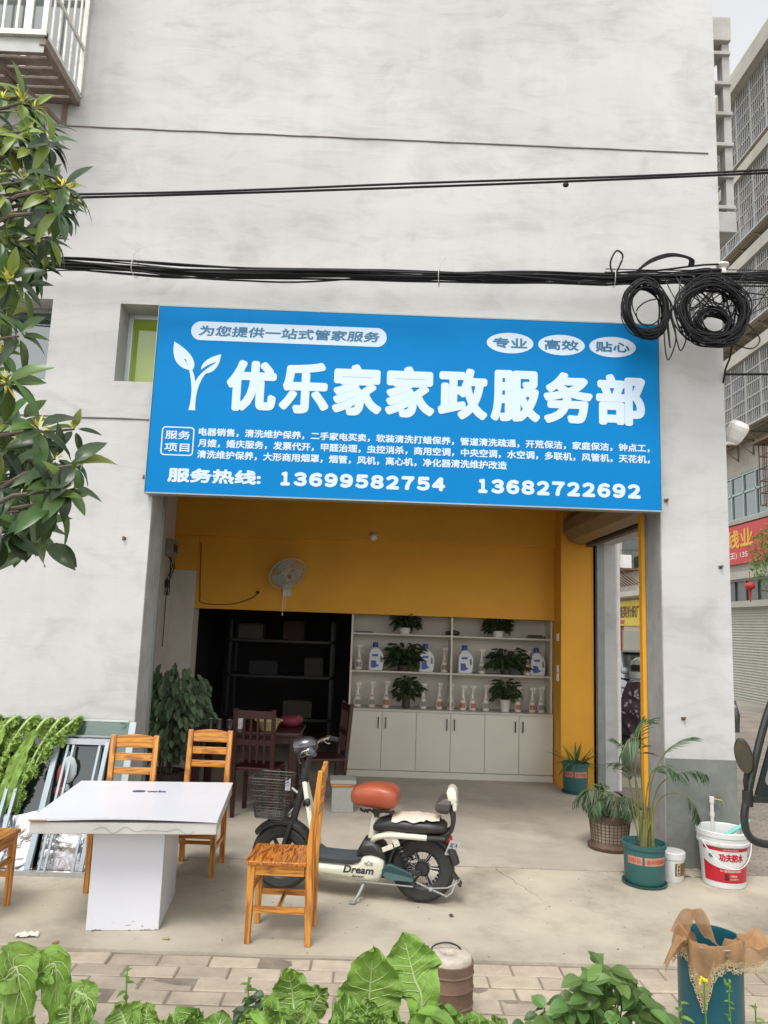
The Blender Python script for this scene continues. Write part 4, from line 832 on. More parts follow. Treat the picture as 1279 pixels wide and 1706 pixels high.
b = MB(); b.ell((0, 0, .035), (.075, .05, .035), 14); b.ell((.05, 0, .03), (.04, .04, .03), 12); b.ell((-.06, .01, .028), (.035, .03, .028), 12); tag(b.build('dried_gourd', POTD, loc=(1.0, 3.46, S3)), 'small dark lumpy ornament in the middle of the top shelf', 'ornament')
b = MB(); b.box(-.11, .11, -.06, .06, 0, .028); b.box(-.09, .07, -.05, .05, .0285, .04); tag(b.build('dark_tray', POTD, loc=(2.03, 3.45, S3), bevel=.004), 'flat dark box lying at the right end of the top shelf', 'tray')
b = MB(); b.box(-.12, .12, -.06, .06, 0, .010); b.box(-.1, .1, -.05, .05, .0105, .016); tag(b.build('flat_board', POTD, loc=(-.11, 3.45, S3), bevel=.002), 'thin dark board lying at the left end of the top shelf', 'board')
for x, z, L in ((2.219, 1.72, 'upper white switch on the side of the ochre column'), (2.219, 1.35, 'middle white switch on the side of the ochre column'), (2.219, 1.25, 'lowest white switch on the side of the ochre column')):
    t = thing('wall_switch', L, 'switch', (x, 3.08, z)); b = MB(); b.box(-.012, .002, -.04, .04, -.045, .045); b.build('plate', WHITEP, t, bevel=.003); b = MB(); b.box(-.018, -.0125, -.018, .018, -.025, .025); b.build('rocker', WHITEP, t, bevel=.002)
# wall fan, round sensor, wall wiring
FAN = thing('wall_fan', 'white oscillating wall fan with a pull cord on the ochre loft front', 'fan', (-1.06, 3.20, 2.30))
ax = Vector((.40, -.62, -.62)).normalized(); c = Vector((.02, -.20, .06)); R = ax.to_track_quat('Z', 'Y').to_matrix(); FM = mat('fan_ivory', (.50, .49, .43), .4)
b = MB(); N = 44
for k in range(N):
    t = 2 * pi * k / N; b.tube([c + R @ Vector((r_ * cos(t + sw), r_ * sin(t + sw), z)) for r_, z, sw in ((.045, .07, 0), (.13, .075, .1), (.20, .055, .18), (.225, .01, .2), (.20, -.045, .2), (.12, -.07, .2), (.05, -.075, .2))], .0018, 4)
for rr_, z in ((.225, .01), (.13, .075), (.045, .07), (.12, -.07)): b.tube([c + R @ Vector((rr_ * cos(2 * pi * i / 40), rr_ * sin(2 * pi * i / 40), z)) for i in range(40)], .0035 if rr_ < .2 else .006, 5, closed=True)
b.build('grille', FM, FAN)
b = MB()
for k in range(3):
    t0 = k * 2 * pi / 3; vs = []
    for i in range(7):
        for j in range(5): q = .04 + .15 * i / 6; a = t0 + (j / 4 - .5) * (1.2 + .3 * i / 6); vs.append(c + R @ Vector((q * cos(a), q * sin(a), .03 * (j / 4 - .5))))
    b.add(vs, [(i * 5 + j, i * 5 + j + 1, (i + 1) * 5 + j + 1, (i + 1) * 5 + j) for i in range(6) for j in range(4)], True)
b.build('blades', mat('fan_blade_grey', (.30, .30, .28), .4), FAN)
b = MB(); b.lathe([(0, -.17), (.05, -.16), (.06, -.12), (.055, -.03), (0, -.02)], c, 20, ax); b.tube([c - ax * .14, (0, -.06, -.02), (0, .066, -.05)], .022, 10); b.box(-.05, .05, .04, .0685, -.20, .02); b.build('motor', FM, FAN)
b = MB(); b.tube([(0, -.08, -.05), (.0, -.08, -.36)], .003, 5); b.tube([(-.03, -.07, -.05), (-.03, -.07, -.41)], .003, 5); b.ell((-.03, -.07, -.425), (.009, .009, .014), 8); b.build('pull_cord', WHITEP, FAN)
b = MB(); b.lathe([(0, 0), (.045, 0), (.05, .01), (.045, .03), (.025, .05), (0, .055)], (0, 0, 0), 20, (0, -1, 0)); b.lathe([(.01, .055), (.012, .075), (0, .08)], (0, 0, 0), 12, (0, -1, 0)); tag(b.build('smoke_sensor', WHITEP, loc=(-.03, 3.1995, 2.86)), 'round white sensor under the beam above the cabinet', 'sensor')
b = MB(); b.tube(blob([(-2.15, 3.262, 2.72), (-2.12, 3.262, 2.10), (-2.08, 3.262, 1.98), (-1.75, 3.262, 1.975), (-1.5, 3.262, 2.05), (-1.42, 3.26, 2.12)], closed=False), .006, 5); b.box(-1.44, -1.40, 3.25, 3.268, 2.11, 2.15)
tag(b.build('wall_wire', mat('wall_wire', (.09, .05, .02), .7)), 'loose wire drooping across the ochre loft front left of the fan', 'wire')
MT = thing('meter_box', 'small meter box with loose wiring on the inner side wall', 'meter box', (-2.457, 2.95, 2.50))
b = MB(); b.box(0, .08, -.14, .14, 0, .2); b.build('housing', mat('meter_grey', (.25, .25, .2), .6), MT, bevel=.006); b = MB(); b.box(.0805, .084, -.08, .08, .06, .15); b.build('glass', BLACKP, MT)
b = MB(); rr = random.Random(2)
for k in range(5): b.tube(blob([(.03, rr.uniform(-.12, .12), 0), (.05, rr.uniform(-.15, .15), -.12), (.03, rr.uniform(-.1, .1), -.26), (.02, .05 * k - .1, -.45)], closed=False), .005, 5)
b.tube([(.012, .0, -.4), (.012, .0, -1.05)], .005, 5); b.box(0, .03, -.05, .05, -.36, -.27); b.build('wiring', BLACKP, MT)
# dark back room: rack with stored things, the room's darkness put into their colours
RK = thing('storage_rack', 'grey metal rack holding boxes in the unlit back room', 'rack', (0, 0, 0)); RKM = mat('shaded_rack_grey', (.018, .018, .019), .5, .2)
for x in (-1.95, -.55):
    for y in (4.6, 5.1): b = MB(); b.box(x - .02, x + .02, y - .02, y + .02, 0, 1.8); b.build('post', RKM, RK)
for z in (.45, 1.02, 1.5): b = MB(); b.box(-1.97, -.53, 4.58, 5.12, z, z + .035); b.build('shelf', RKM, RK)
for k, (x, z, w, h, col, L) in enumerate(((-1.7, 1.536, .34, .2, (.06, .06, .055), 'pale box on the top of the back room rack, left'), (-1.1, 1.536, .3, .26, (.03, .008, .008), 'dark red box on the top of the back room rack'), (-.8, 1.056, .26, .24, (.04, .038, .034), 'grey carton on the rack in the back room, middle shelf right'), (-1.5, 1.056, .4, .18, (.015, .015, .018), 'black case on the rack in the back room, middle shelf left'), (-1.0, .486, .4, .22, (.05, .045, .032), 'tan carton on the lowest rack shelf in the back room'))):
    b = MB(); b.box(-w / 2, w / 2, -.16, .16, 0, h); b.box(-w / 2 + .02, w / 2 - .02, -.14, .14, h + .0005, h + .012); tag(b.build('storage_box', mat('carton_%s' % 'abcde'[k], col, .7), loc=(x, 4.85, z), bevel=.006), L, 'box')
# dining table with cups, and two dark red chairs
DT = thing('dining_table', 'dark red dining table laid with cups and a basket just inside the shop', 'table', (-1.18, 1.75, .004))
b = MB(); b.box(-.52, .52, -.36, .36, .70, .735); b.build('tabletop', REDW, DT, bevel=.008); b = MB(); b.box(-.48, .48, -.32, .32, .63, .699); b.build('apron', REDW, DT)
for sx in (-1, 1):
    for sy in (-1, 1): b = MB(); b.box(sx * .46 - .035, sx * .46 + .035, sy * .30 - .035, sy * .30 + .035, 0, .70); b.build('leg', REDW, DT, bevel=.005)
BK = mat('basket_straw', (.40, .34, .13), .8, 0, .2, 20, .4, 60); GL = mat('kettle_steel', (.4, .4, .4), .2, .9)
b = MB(); b.lathe([(0, 0), (.075, 0), (.10, .06), (.125, .09), (.13, .095), (.118, .095), (.09, .055), (.07, .012), (0, .012)], n=24); 
for k in range(24): a = 2 * pi * k / 24; b.ell((.127 * cos(a), .127 * sin(a), .095), (.014, .014, .008), 6)
tag(b.build('straw_basket', BK, loc=(-.98, 1.56, .7405)), 'pale yellow scalloped basket on the dark dining table', 'basket')
b = MB(); b.lathe([(0, 0), (.032, 0), (.040, .10), (.042, .102), (.038, .102), (.030, .006), (0, .006)], n=20); tag(b.build('paper_cup', WHITEP, loc=(-1.27, 1.60, .7405)), 'white paper cup on the dark dining table', 'cup')
for x, y, L in ((-1.55, 1.60, 'glass tumbler at the left end of the dark dining table'), (-1.46, 1.56, 'glass tumbler in the middle of the row on the dark dining table'), (-1.36, 1.55, 'glass tumbler next to the white paper cup')):
    b = MB(); b.lathe([(0, 0), (.026, 0), (.034, .085), (.035, .087), (.031, .087), (.025, .008), (0, .008)], n=16); b.ell((0, 0, .05), (.02, .02, .02), 8); tag(b.build('tumbler', GL, loc=(x, y, .7405)), L, 'tumbler', 'tumblers on the dining table')
b = MB(); b.ell((0, 0, .06), (.12, .06, .06), 14); b.ell((.08, 0, .08), (.06, .05, .05), 10); tag(b.build('red_bag', mat('red_bag', (.13, .008, .02), .6, 0, .2, 9, .4, 12), loc=(-.80, 1.80, .7405)), 'crumpled red bag on the right end of the dark dining table', 'bag')
def red_chair(x, y, rz, L):
    t = thing('dining_chair', L, 'chair', (x, y, .004), rz, 'dark red dining chairs')
    b = MB(); b.box(-.2, .2, -.2, .2, .42, .45); b.build('seat', REDW, t, bevel=.006)
    for sx in (-1, 1):
        b = MB(); b.bar((sx * .18, -.18, 0), (sx * .18, -.18, .42), .035, .035, up=(0, 1, 0)); b.build('leg', REDW, t); b = MB(); b.bar((sx * .18, .18, 0), (sx * .18, .25, .98), .035, .035, up=(0, 1, 0)); b.build('rear_leg', REDW, t)
    b = MB(); b.bar((-.18, .245, .93), (.18, .245, .93), .025, .07, up=(0, 0, 1)); b.bar((-.18, .225, .68), (.18, .225, .68), .02, .05)
    for k in range(4): b.bar((-.1 + k * .066, .22, .5), (-.1 + k * .066, .245, .9), .02, .015, up=(0, 1, 0))
    b.build('backrest', REDW, t)
red_chair(-.47, 1.95, radians(-75), 'dark red dining chair at the right end of the dining table'); red_chair(-1.02, 1.36, radians(172), 'dark red dining chair drawn up to the near side of the dining table')
WB = thing('step_box', 'pale grey box stool on the shop floor left of the scooter saddle', 'stool', (-.235, 1.62, .004), radians(4)); WBM = mat('box_grey', (.34, .35, .32), .7, 0, .15, 8, dirt=(.2, .18, .14, .6), ds=8)
b = MB(); b.box(-.105, .105, -.11, .11, 0, .24); b.build('body', WBM, WB, bevel=.006); b = MB(); b.box(-.125, .125, -.13, .13, .265, .30); b.build('top', WBM, WB, bevel=.005); b = MB(); b.box(-.115, .115, -.12, .12, .2405, .2645); b.build('edge', WOODX[0], WB)
# variegated shrub indoors at the left
PV = mat('variegated_leaf', (.095, .145, .075), .5, 0, .5, 40, 0, 60, .4, .45, .15)
SP = thing('house_plant', 'tall bushy variegated plant in a dark pot inside the left jamb', 'pot plant', (-2.0, 1.75, .004)); r = random.Random(21)
b = MB(); b.lathe([(0, 0), (.16, 0), (.2, .28), (.215, .29), (.19, .29), (.18, .25), (0, .25)], n=24); b.build('pot', POTD, SP)
b = MB(); f = MB()
for k in range(15):
    a = r.uniform(0, 2 * pi); q = r.uniform(.1, .38); top = Vector((cos(a) * q, sin(a) * q * .7, r.uniform(.75, 1.25))); b.tube([(cos(a) * .05, sin(a) * .05, .25), top * .55 + Vector((0, 0, .15)), top], [.008, .006, .003], 5)
for k in range(640):
    while True:
        p = Vector((r.uniform(-1, 1), r.uniform(-1, 1), r.uniform(-1, 1)))
        if p.length < 1: break
    q = Vector((p.x * .40 + .02, p.y * .33, .88 + p.z * .48)); d = Vector((p.x * .8, p.y * .5 - .3, -.55 + r.uniform(-.3, .3))); leafquad(f, q, d, (p.x * .4, -.7, .8), r.uniform(.07, .13), r.uniform(.04, .065), .3)
b.build('stems', BARK, SP); f.build('foliage', PV, SP)

# ------------------------------------------------------------------ honey-coloured wooden chairs
def wooden_chair(label, loc, rz):
    """local frame: front towards -y, seat height .425"""
    t = thing('wooden_chair', label, 'chair', loc, rz, 'honey wood chairs round the white table'); W_, D_, S = .345, .37, .425
    X, Y_, Z = WOODX
    b = MB(); n = 10
    b.loft([[(-W_ / 2 - .008, -D_ / 2 - .012, S), (W_ / 2 + .008, -D_ / 2 - .012, S), (W_ / 2 + .006, D_ / 2 - .035, S), (-W_ / 2 - .006, D_ / 2 - .035, S)], [(-W_ / 2 - .008, -D_ / 2 - .012, S + .022), (W_ / 2 + .008, -D_ / 2 - .012, S + .022), (W_ / 2 + .006, D_ / 2 - .035, S + .022), (-W_ / 2 - .006, D_ / 2 - .035, S + .022)]], True, False)
    b.build('seat', SEATW, t, bevel=.005)
    for s in (-1, 1):
        x = s * (W_ / 2 - .022)
        b = MB(); b.bar((x * .99, -D_ / 2 + .02, 0), (x, -D_ / 2 + .022, S - .0005), .032, .032, (0, 1, 0), .042, .042); b.build('leg', Z, t, bevel=.004)
        # rear post: straight to the seat, then raked backwards
        prof = [(.030, 0), (-.004, 0), (-.018, .40), (-.016, .52), (.030, .95), (.058, .95), (.030, .52), (.026, .40)]
        b = MB(); b.prism([(D_ / 2 - .022 + u, v) for u, v in prof], lambda u, v, w: (x - .019 + w, u, v), .038); b.build('rear_post', Z, t, bevel=.005)
    yb = lambda z: D_ / 2 - .012 + (max(0, z - .52) / .43) * .045
    for z, h in ((.80, .052), (.705, .048)):
        b = MB(); b.box(-W_ / 2 + .042, W_ / 2 - .042, yb(z) - .009, yb(z) + .009, z - h / 2, z + h / 2); b.build('back_slat', X, t, bevel=.003)
    b = MB(); top = [(-W_ / 2 + .042, .862)] + [(W_ / 2 - .042, .862)] + [(u, .928 + .026 * cos(u / (W_ / 2) * pi / 2 * 1.0)) for u in [W_ / 2 - .042 - (W_ - .084) * k / 12 for k in range(13)]]
    b.prism(top, lambda u, v, w: (u, yb(.9) - .011 + w, v), .022); b.build('crest_rail', X, t, bevel=.003)
    b = MB(); b.box(-W_ / 2 + .042, W_ / 2 - .042, -D_ / 2 + .005, -D_ / 2 + .025, S - .062, S - .0006); b.build('apron', X, t, bevel=.002); b = MB(); b.box(-W_ / 2 + .042, W_ / 2 - .042, D_ / 2 - .04, D_ / 2 - .02, S - .062, S - .0006); b.build('apron', X, t, bevel=.002)
    for s in (-1, 1): b = MB(); b.box(s * (W_ / 2 - .022) - .009, s * (W_ / 2 - .022) + .009, -D_ / 2 + .042, D_ / 2 - .045, S - .058, S - .0008); b.build('side_apron', Y_, t, bevel=.002)
    for s in (-1, 1): b = MB(); b.box(s * (W_ / 2 - .022) - .008, s * (W_ / 2 - .022) + .008, -D_ / 2 + .042, D_ / 2 - .035, .165, .20); b.build('stretcher', Y_, t, bevel=.002)
    b = MB(); b.box(-W_ / 2 + .042, W_ / 2 - .042, -.01, .008, .172, .196); b.build('cross_stretcher', X, t, bevel=.002); b = MB(); b.box(-W_ / 2 + .042, W_ / 2 - .042, -D_ / 2 + .012, -D_ / 2 + .028, .255, .29); b.build('cross_stretcher', X, t, bevel=.002)
    return t
wooden_chair('honey wood chair nearest the shop door, its ladder back just right of the white table', (-1.215, -.27, 0), radians(-1))
wooden_chair('honey wood chair half hidden behind the left part of the white table', (-1.665, -.64, 0), radians(3))
wooden_chair('honey wood chair in front of the scooter, seen side-on with its striped seat', (-.47, -1.375, 0), radians(-92))
wooden_chair('honey wood chair cut off at the left edge, only seat and legs showing', (-2.37, -1.21, 0), radians(88))

# ------------------------------------------------------------------ white pedestal table
TB = thing('pedestal_table', 'white square table on a box pedestal, a printed board lying as its top', 'table', (-1.413, -1.055, 0), radians(5.5))
WHT = mat('white_melamine', (.62, .63, .68), .35, 0, .03, 2); WHS = mat('scuffed_white', (.48, .47, .44), .6, 0, .12, 5, dirt=(.33, .30, .25, .6), ds=6)
b = MB(); b.box(-.205, .205, -.345, .25, .0, .575); b.build('pedestal', WHT, TB, bevel=.004)
b = MB(); b.box(-.515, .515, -.525, .51, .5755, .638); b.build('fascia_box', WHS, TB, bevel=.004)
b = MB(); n = 14
top = lambda u, v: (-.518 + 1.036 * u, -.535 + 1.05 * v, .6435 + .014 * sin(pi * u) * (1 - v) ** 2)
b.grid(lambda u, v: (lambda p: (p[0], p[1], p[2] + .012))(top(u, v)), n, n); b.grid(top, n, n)
ed = [(0, k / n) for k in range(n)] + [(k / n, 1) for k in range(n)] + [(1, 1 - k / n) for k in range(n)] + [(1 - k / n, 0) for k in range(n)]
vs = [top(*e) for e in ed] + [(p[0], p[1], p[2] + .012) for p in (top(*e) for e in ed)]; m_ = len(ed)
b.add(vs, [(i, (i + 1) % m_, m_ + (i + 1) % m_, m_ + i) for i in range(m_)], False)
TT = b.build('tabletop', WHT, TB, sharp=50)
b = MB(); rr = random.Random(12)
for k in range(14): x = rr.choice((rr.uniform(-.2, -.1), rr.uniform(.1, .2), rr.uniform(-.2, .2))); w = rr.uniform(.006, .028); b.add([(x - w, -.3462, .0005), (x + w, -.3462, .0005), (x + w * .4, -.3462, rr.uniform(.003, .010)), (x - w * .6, -.3462, rr.uniform(.003, .009))], [(0, 1, 2, 3)])
for k in range(4): x, z = rr.uniform(-.19, .19), rr.uniform(.012, .05); b.add([(x, -.3462, z), (x + rr.uniform(.01, .03), -.3462, z + rr.uniform(-.006, .006)), (x + rr.uniform(.01, .05), -.3462, z + .003)], [(0, 1, 2)])
b.tube([(.2052, -.3452, .003), (.2052, -.3452, .573)], .0012, 4); b.build('foot_chips', mat('chipped_board', (.26, .22, .18), .8), TB)
b = MB(); b.box(-.512, .512, -.5255, -.5252, .5, .5); b = MB(); INK = mat('navy_print', (.05, .06, .16), .5)
tz = lambda u, v, h: (u, v, .6435 + .0125 + .014 * sin(pi * (u + .518) / 1.036) * (1 - (v + .535) / 1.05) ** 2 + h)
b.add([tz(u, v, .0006) for u, v in rrect(-.105, -.025, .165, .225, .018, 4)], [tuple(range(20))])
write(b, 'oo', -.010, .055, .165, .21, lambda u, v, h: tz(u, v, .0008 + h), .003, 4); write(b, 'bs', .060, .11, .165, .225, lambda u, v, h: tz(u, v, .0008 + h), .003, 4)
b.build('printed_mark', INK, TT)
b = MB(); b.box(-.5185, -.42, -.5357, -.5353, .645, .654); b.build('chipped_edge', mat('bare_board', (.30, .19, .11), .8), TT)
b = MB()
SQ = mat('pencil_squiggle', (.36, .36, .33), .7)
pts = [(-.16 + .55 * k / 60, -.5268, .603 + .018 * sin(k * .42) * (.5 + .5 * sin(k * .13)) - .006 * k / 60) for k in range(61)]; b.tube(pts, .0016, 4); b.build('squiggle', SQ, TB)

# ------------------------------------------------------------------ glass sheets, frames and foil leaning on the wall at the left
GSH = thing('glass_sheet', 'tall pale green glass sheet leaning on the wall behind the aluminium frame', 'glass sheet', (0, 0, 0))
def lean(x, t, yb, yt, zt): return (x, yb + (yt - yb) * t, .012 + (zt - .012) * t)
b = MB(); b.loft([[lean(x, t, -.26, -.03, .985) for x in (-3.3, -1.80)] + [(lambda p: (p[0], p[1] + .008, p[2]))(lean(x, t, -.26, -.03, .985)) for x in (-1.80, -3.3)] for t in (0, 1)], True, False)
b.build('pane', glass('green_tinted_glass', (.55, .72, .62), .05, .22, (.20, .28, .24)), GSH)
b = MB(); b.bar(lean(-1.818, .02, -.27, -.038, .985), lean(-1.818, 1.0, -.27, -.038, .985), .05, .012, (0, 1, 0)); b.build('edge_strip', mat('pale_strip', (.42, .48, .50), .45, .1), GSH)
b = MB(); b.bar(lean(-3.3, 1, -.268, -.034, .99), lean(-1.85, 1, -.268, -.034, .99), .012, .02, (0, 1, 0)); b.build('top_trim', ALU, GSH)
DGS = thing('glass_sheet', 'darker smoked glass sheet standing in front of the tall pale green one', 'glass sheet', (0, 0, 0))
b = MB(); b.loft([[lean(x, t, -.36, -.09, .875) for x in (-3.4, -1.93)] + [(lambda p: (p[0], p[1] + .006, p[2]))(lean(x, t, -.36, -.09, .875)) for x in (-1.93, -3.4)] for t in (0, 1)], True, False)
b.build('pane', glass('smoked_glass', (.10, .16, .14), .05, .72, (.016, .03, .026)), DGS)
b = MB(); b.bar(lean(-3.4, 1, -.36, -.09, .878), lean(-1.93, 1, -.36, -.09, .878), .010, .012); b.build('edge_trim', STEEL, DGS)
FRM = mat('sash_aluminium', (.30, .36, .39), .4, .25, .1, 10)
AF = thing('window_frame', 'narrow aluminium sash frame leaning on the smoked glass beside the table', 'window frame', (0, 0, 0))
def fr(x, t): return lean(x, t, -.50, -.14, .845)
for x0_, w in ((-2.335, .04), (-1.965, .03)): b = MB(); b.bar(fr(x0_, .02), fr(x0_, 1), w, .022, (0, 1, 0)); b.build('stile', FRM, AF)
b = MB(); b.bar(fr(-2.355, 1), fr(-1.95, 1), .022, .04, (0, 0, 1)); b.build('top_rail', mat('bright_rail', (.48, .50, .56), .4, .2), AF)
b = MB(); b.bar((-2.45, -.515, .016), (-1.80, -.515, .016), .03, .03); b.build('bottom_rail', STEEL, AF)
for x in (-2.255, -2.215, -2.02): b = MB(); b.bar(fr(x, .02), fr(x, .97), .016, .014, (0, 1, 0)); b.build('inner_bar', FRM, AF)
A2 = thing('window_frame', 'second aluminium frame under the hanging greens at the left edge', 'window frame', (0, 0, 0))
for x in (-2.62, -2.555): b = MB(); b.bar(lean(x, .02, -.52, -.16, .80), lean(x, 1, -.52, -.16, .80), .022, .02, (0, 1, 0)); b.build('stile', FRM, A2)
b = MB(); b.bar((-3.2, -.53, .018), (-2.47, -.53, .018), .03, .03); b.build('bottom_rail', STEEL, A2)
b = MB(); b.bar(lean(-3.2, 1, -.52, -.16, .80), lean(-2.54, 1, -.52, -.16, .80), .02, .02); b.build('top_rail', FRM, A2)
FOILM = mat('crinkled_foil', (.55, .55, .57), .22, 1, .1, 14, 1.0, 9, rv=.12)
def foil(name, label, x0, x1, zt, yb, yt, seed):
    b = MB(); b.grid(lambda u, v: (lambda p: (p[0], p[1] - .012 * abs(noise.noise(Vector((u * 7 + seed, v * 6, 1)))) - .02 * max(0, noise.noise(Vector((u * 3, v * 3, seed)))), p[2]))(lean(x0 + (x1 - x0) * u, v, yb, yt, zt * (1 + .06 * sin(u * 9 + seed)))), 40, 30, False)
    return tag(b.build(name, FOILM), label, 'foil sheet')
foil('foil_sheet', 'crinkled silver foil sheet behind the narrow sash frame beside the table', -2.30, -1.78, .36, -.42, -.32, 1)
foil('foil_sheet', 'silver foil sheet further left under the hanging greens', -3.0, -2.32, .37, -.44, -.33, 5)
RFX = thing('bundled_rag', 'red and white patterned rag stuffed behind the sash frame', 'rag', (-2.27, -.20, .60)); b = MB(); rr = random.Random(8)
b.mat(mat('rag_red', (.26, .04, .04), .8, 0, .2, 20)); b.ell((0, 0, 0), (.035, .02, .09), 10); b.ell((-.01, 0, -.12), (.04, .02, .06), 10); b.mat(mat('rag_pale', (.36, .40, .40), .8, 0, .2, 20)); b.ell((.05, .005, .05), (.06, .015, .10), 10); b.ell((.03, .005, -.1), (.05, .015, .05), 10); b.build('cloth', None, RFX)

# ------------------------------------------------------------------ greens hung to dry over the glass
def veg_leaf(mb, P, n, width, amp, seed, frill=3.0, rib=None, wfun=None, vein=.0, N=None, m=18, tooth=.05):
    """broad crinkled leaf along a list of centre points; n: the way its upper face looks; side veins go into the mesh rib"""
    N = len(P) - 1
    def f(t, s):
        x = t * N; i = min(N - 1, int(x)); p = P[i].lerp(P[i + 1], x - i); d = (P[min(i + 1, N)] - P[max(i - 1, 0)]).normalized(); side = d.cross(n).normalized(); nn = side.cross(d)
        w = width * (wfun(t) if wfun else sin(pi * min(1, t * .9 + .06)) ** .7); e = abs(s)
        w *= 1 + (.10 * noise.noise(Vector((t * 5, s * .6, seed))) + tooth * (abs((t * 17 + seed + (s > 0) * .4) % 1 - .5) * 2 - .5) + .5 * tooth * sin(t * 90 + seed * 3)) * e
        vt = (t * 7.5 - e * 1.7) % 1; puff = sin(pi * vt) ** .6 * min(1, e * 5) * (1 - .5 * e)
        h = amp * e * e * (sin(t * frill * 8 + seed + s * 1.5) + .5 * sin(t * frill * 19 + seed * 2)) + e * width * .16 + vein * puff + min(1, e * 4) * (.35 * amp * noise.noise(Vector((t * 10, s * 5, seed))) + vein * .9 * noise.noise(Vector((t * 24, s * 11, seed))))
        return p + side * (s * w) + nn * h
    M = max(N, 34); mb.grid(lambda u, v: f(u * .999, v * 2 - 1), M, m)
    if rib:
        for k in range(7):
            t0 = .06 + k * .118
            for sg in (-1, 1): rib.tube([f(min(.99, t0 + q * .17), sg * q * .92) + n * .0015 for q in (i / 6 for i in range(7))], [.0020 - .0014 * i / 6 for i in range(7)], 4)
def curve(pts, n): return [Vector(p) for p in blob(pts, n, closed=False)]
STALK = mat('pale_stalk', (.42, .54, .22), .45, 0, .12, 9, 0, 60, .4, 0, .2); FRILL = mat('frilly_leaf', (.24, .38, .075), .5, 0, .25, 22, .5, 50, .35, 0, .3)
for i, (x, dz, ln, ww, L) in enumerate(((-2.87, .02, .42, .11, 'hanging farthest to the left'), (-2.72, .015, .44, .12, 'second from the left, broad rounded leaf'), (-2.58, .025, .50, .10, 'third from the left'), (-2.47, .01, .66, .075, 'fourth from the left, long and ragged'), (-2.36, .02, .60, .08, 'fifth from the left, thick pale stalk'), (-2.25, .03, .38, .06, 'rightmost, shortest with a fine frill'))):
    t = thing('leafy_green', 'mustard green hung over the glass sheets, ' + L, 'mustard green', (x, -.10, .965 + dz), 0, 'mustard greens drying over the glass')
    dx = -.10 - .015 * i; pts = curve([(.05, .10, -.03), (.03, .03, .025), (-.01, -.06, -.02), (dx * .6, -.13, -ln * .35), (dx, -.17, -ln * .7), (dx * 1.1, -.19, -ln)], 22)
    b = MB(); b.tube(pts, [.014 - .010 * k / (len(pts) - 1) for k in range(len(pts))], 7); b.build('stalk', STALK, t)
    b = MB(); rr = random.Random(50 + i); N_ = len(pts)
    for k in range(24):
        q = rr.uniform(.18, .9); p = pts[int(q * (N_ - 1))]; sg = rr.choice((-1, 1)); L_ = ww * rr.uniform(.9, 1.9); d = Vector((sg * rr.uniform(.05, .38) - .12, rr.uniform(-.3, .15), -rr.uniform(.8, 1.3))).normalized()
        c_ = [p + d * (L_ * j / 6) + Vector((0, -.01 * sin(j), -.004 * j)) for j in range(7)]; veg_leaf(b, c_, Vector((rr.uniform(-.5, .5), -1, rr.uniform(-.1, .5))).normalized(), L_ * rr.uniform(.20, .34), .016, rr.uniform(0, 30), 2.6, vein=.004, m=10, tooth=.14)
    if i in (0, 1, 3): veg_leaf(b, [p + Vector((0, -.02, 0)) for p in pts[int(N_ * .45):]], Vector((.1, -1, .3)).normalized(), ww * .75, .02, i * 3.7, 2.6, vein=.006)
    b.build('leaf', FRILL, t, sharp=180)

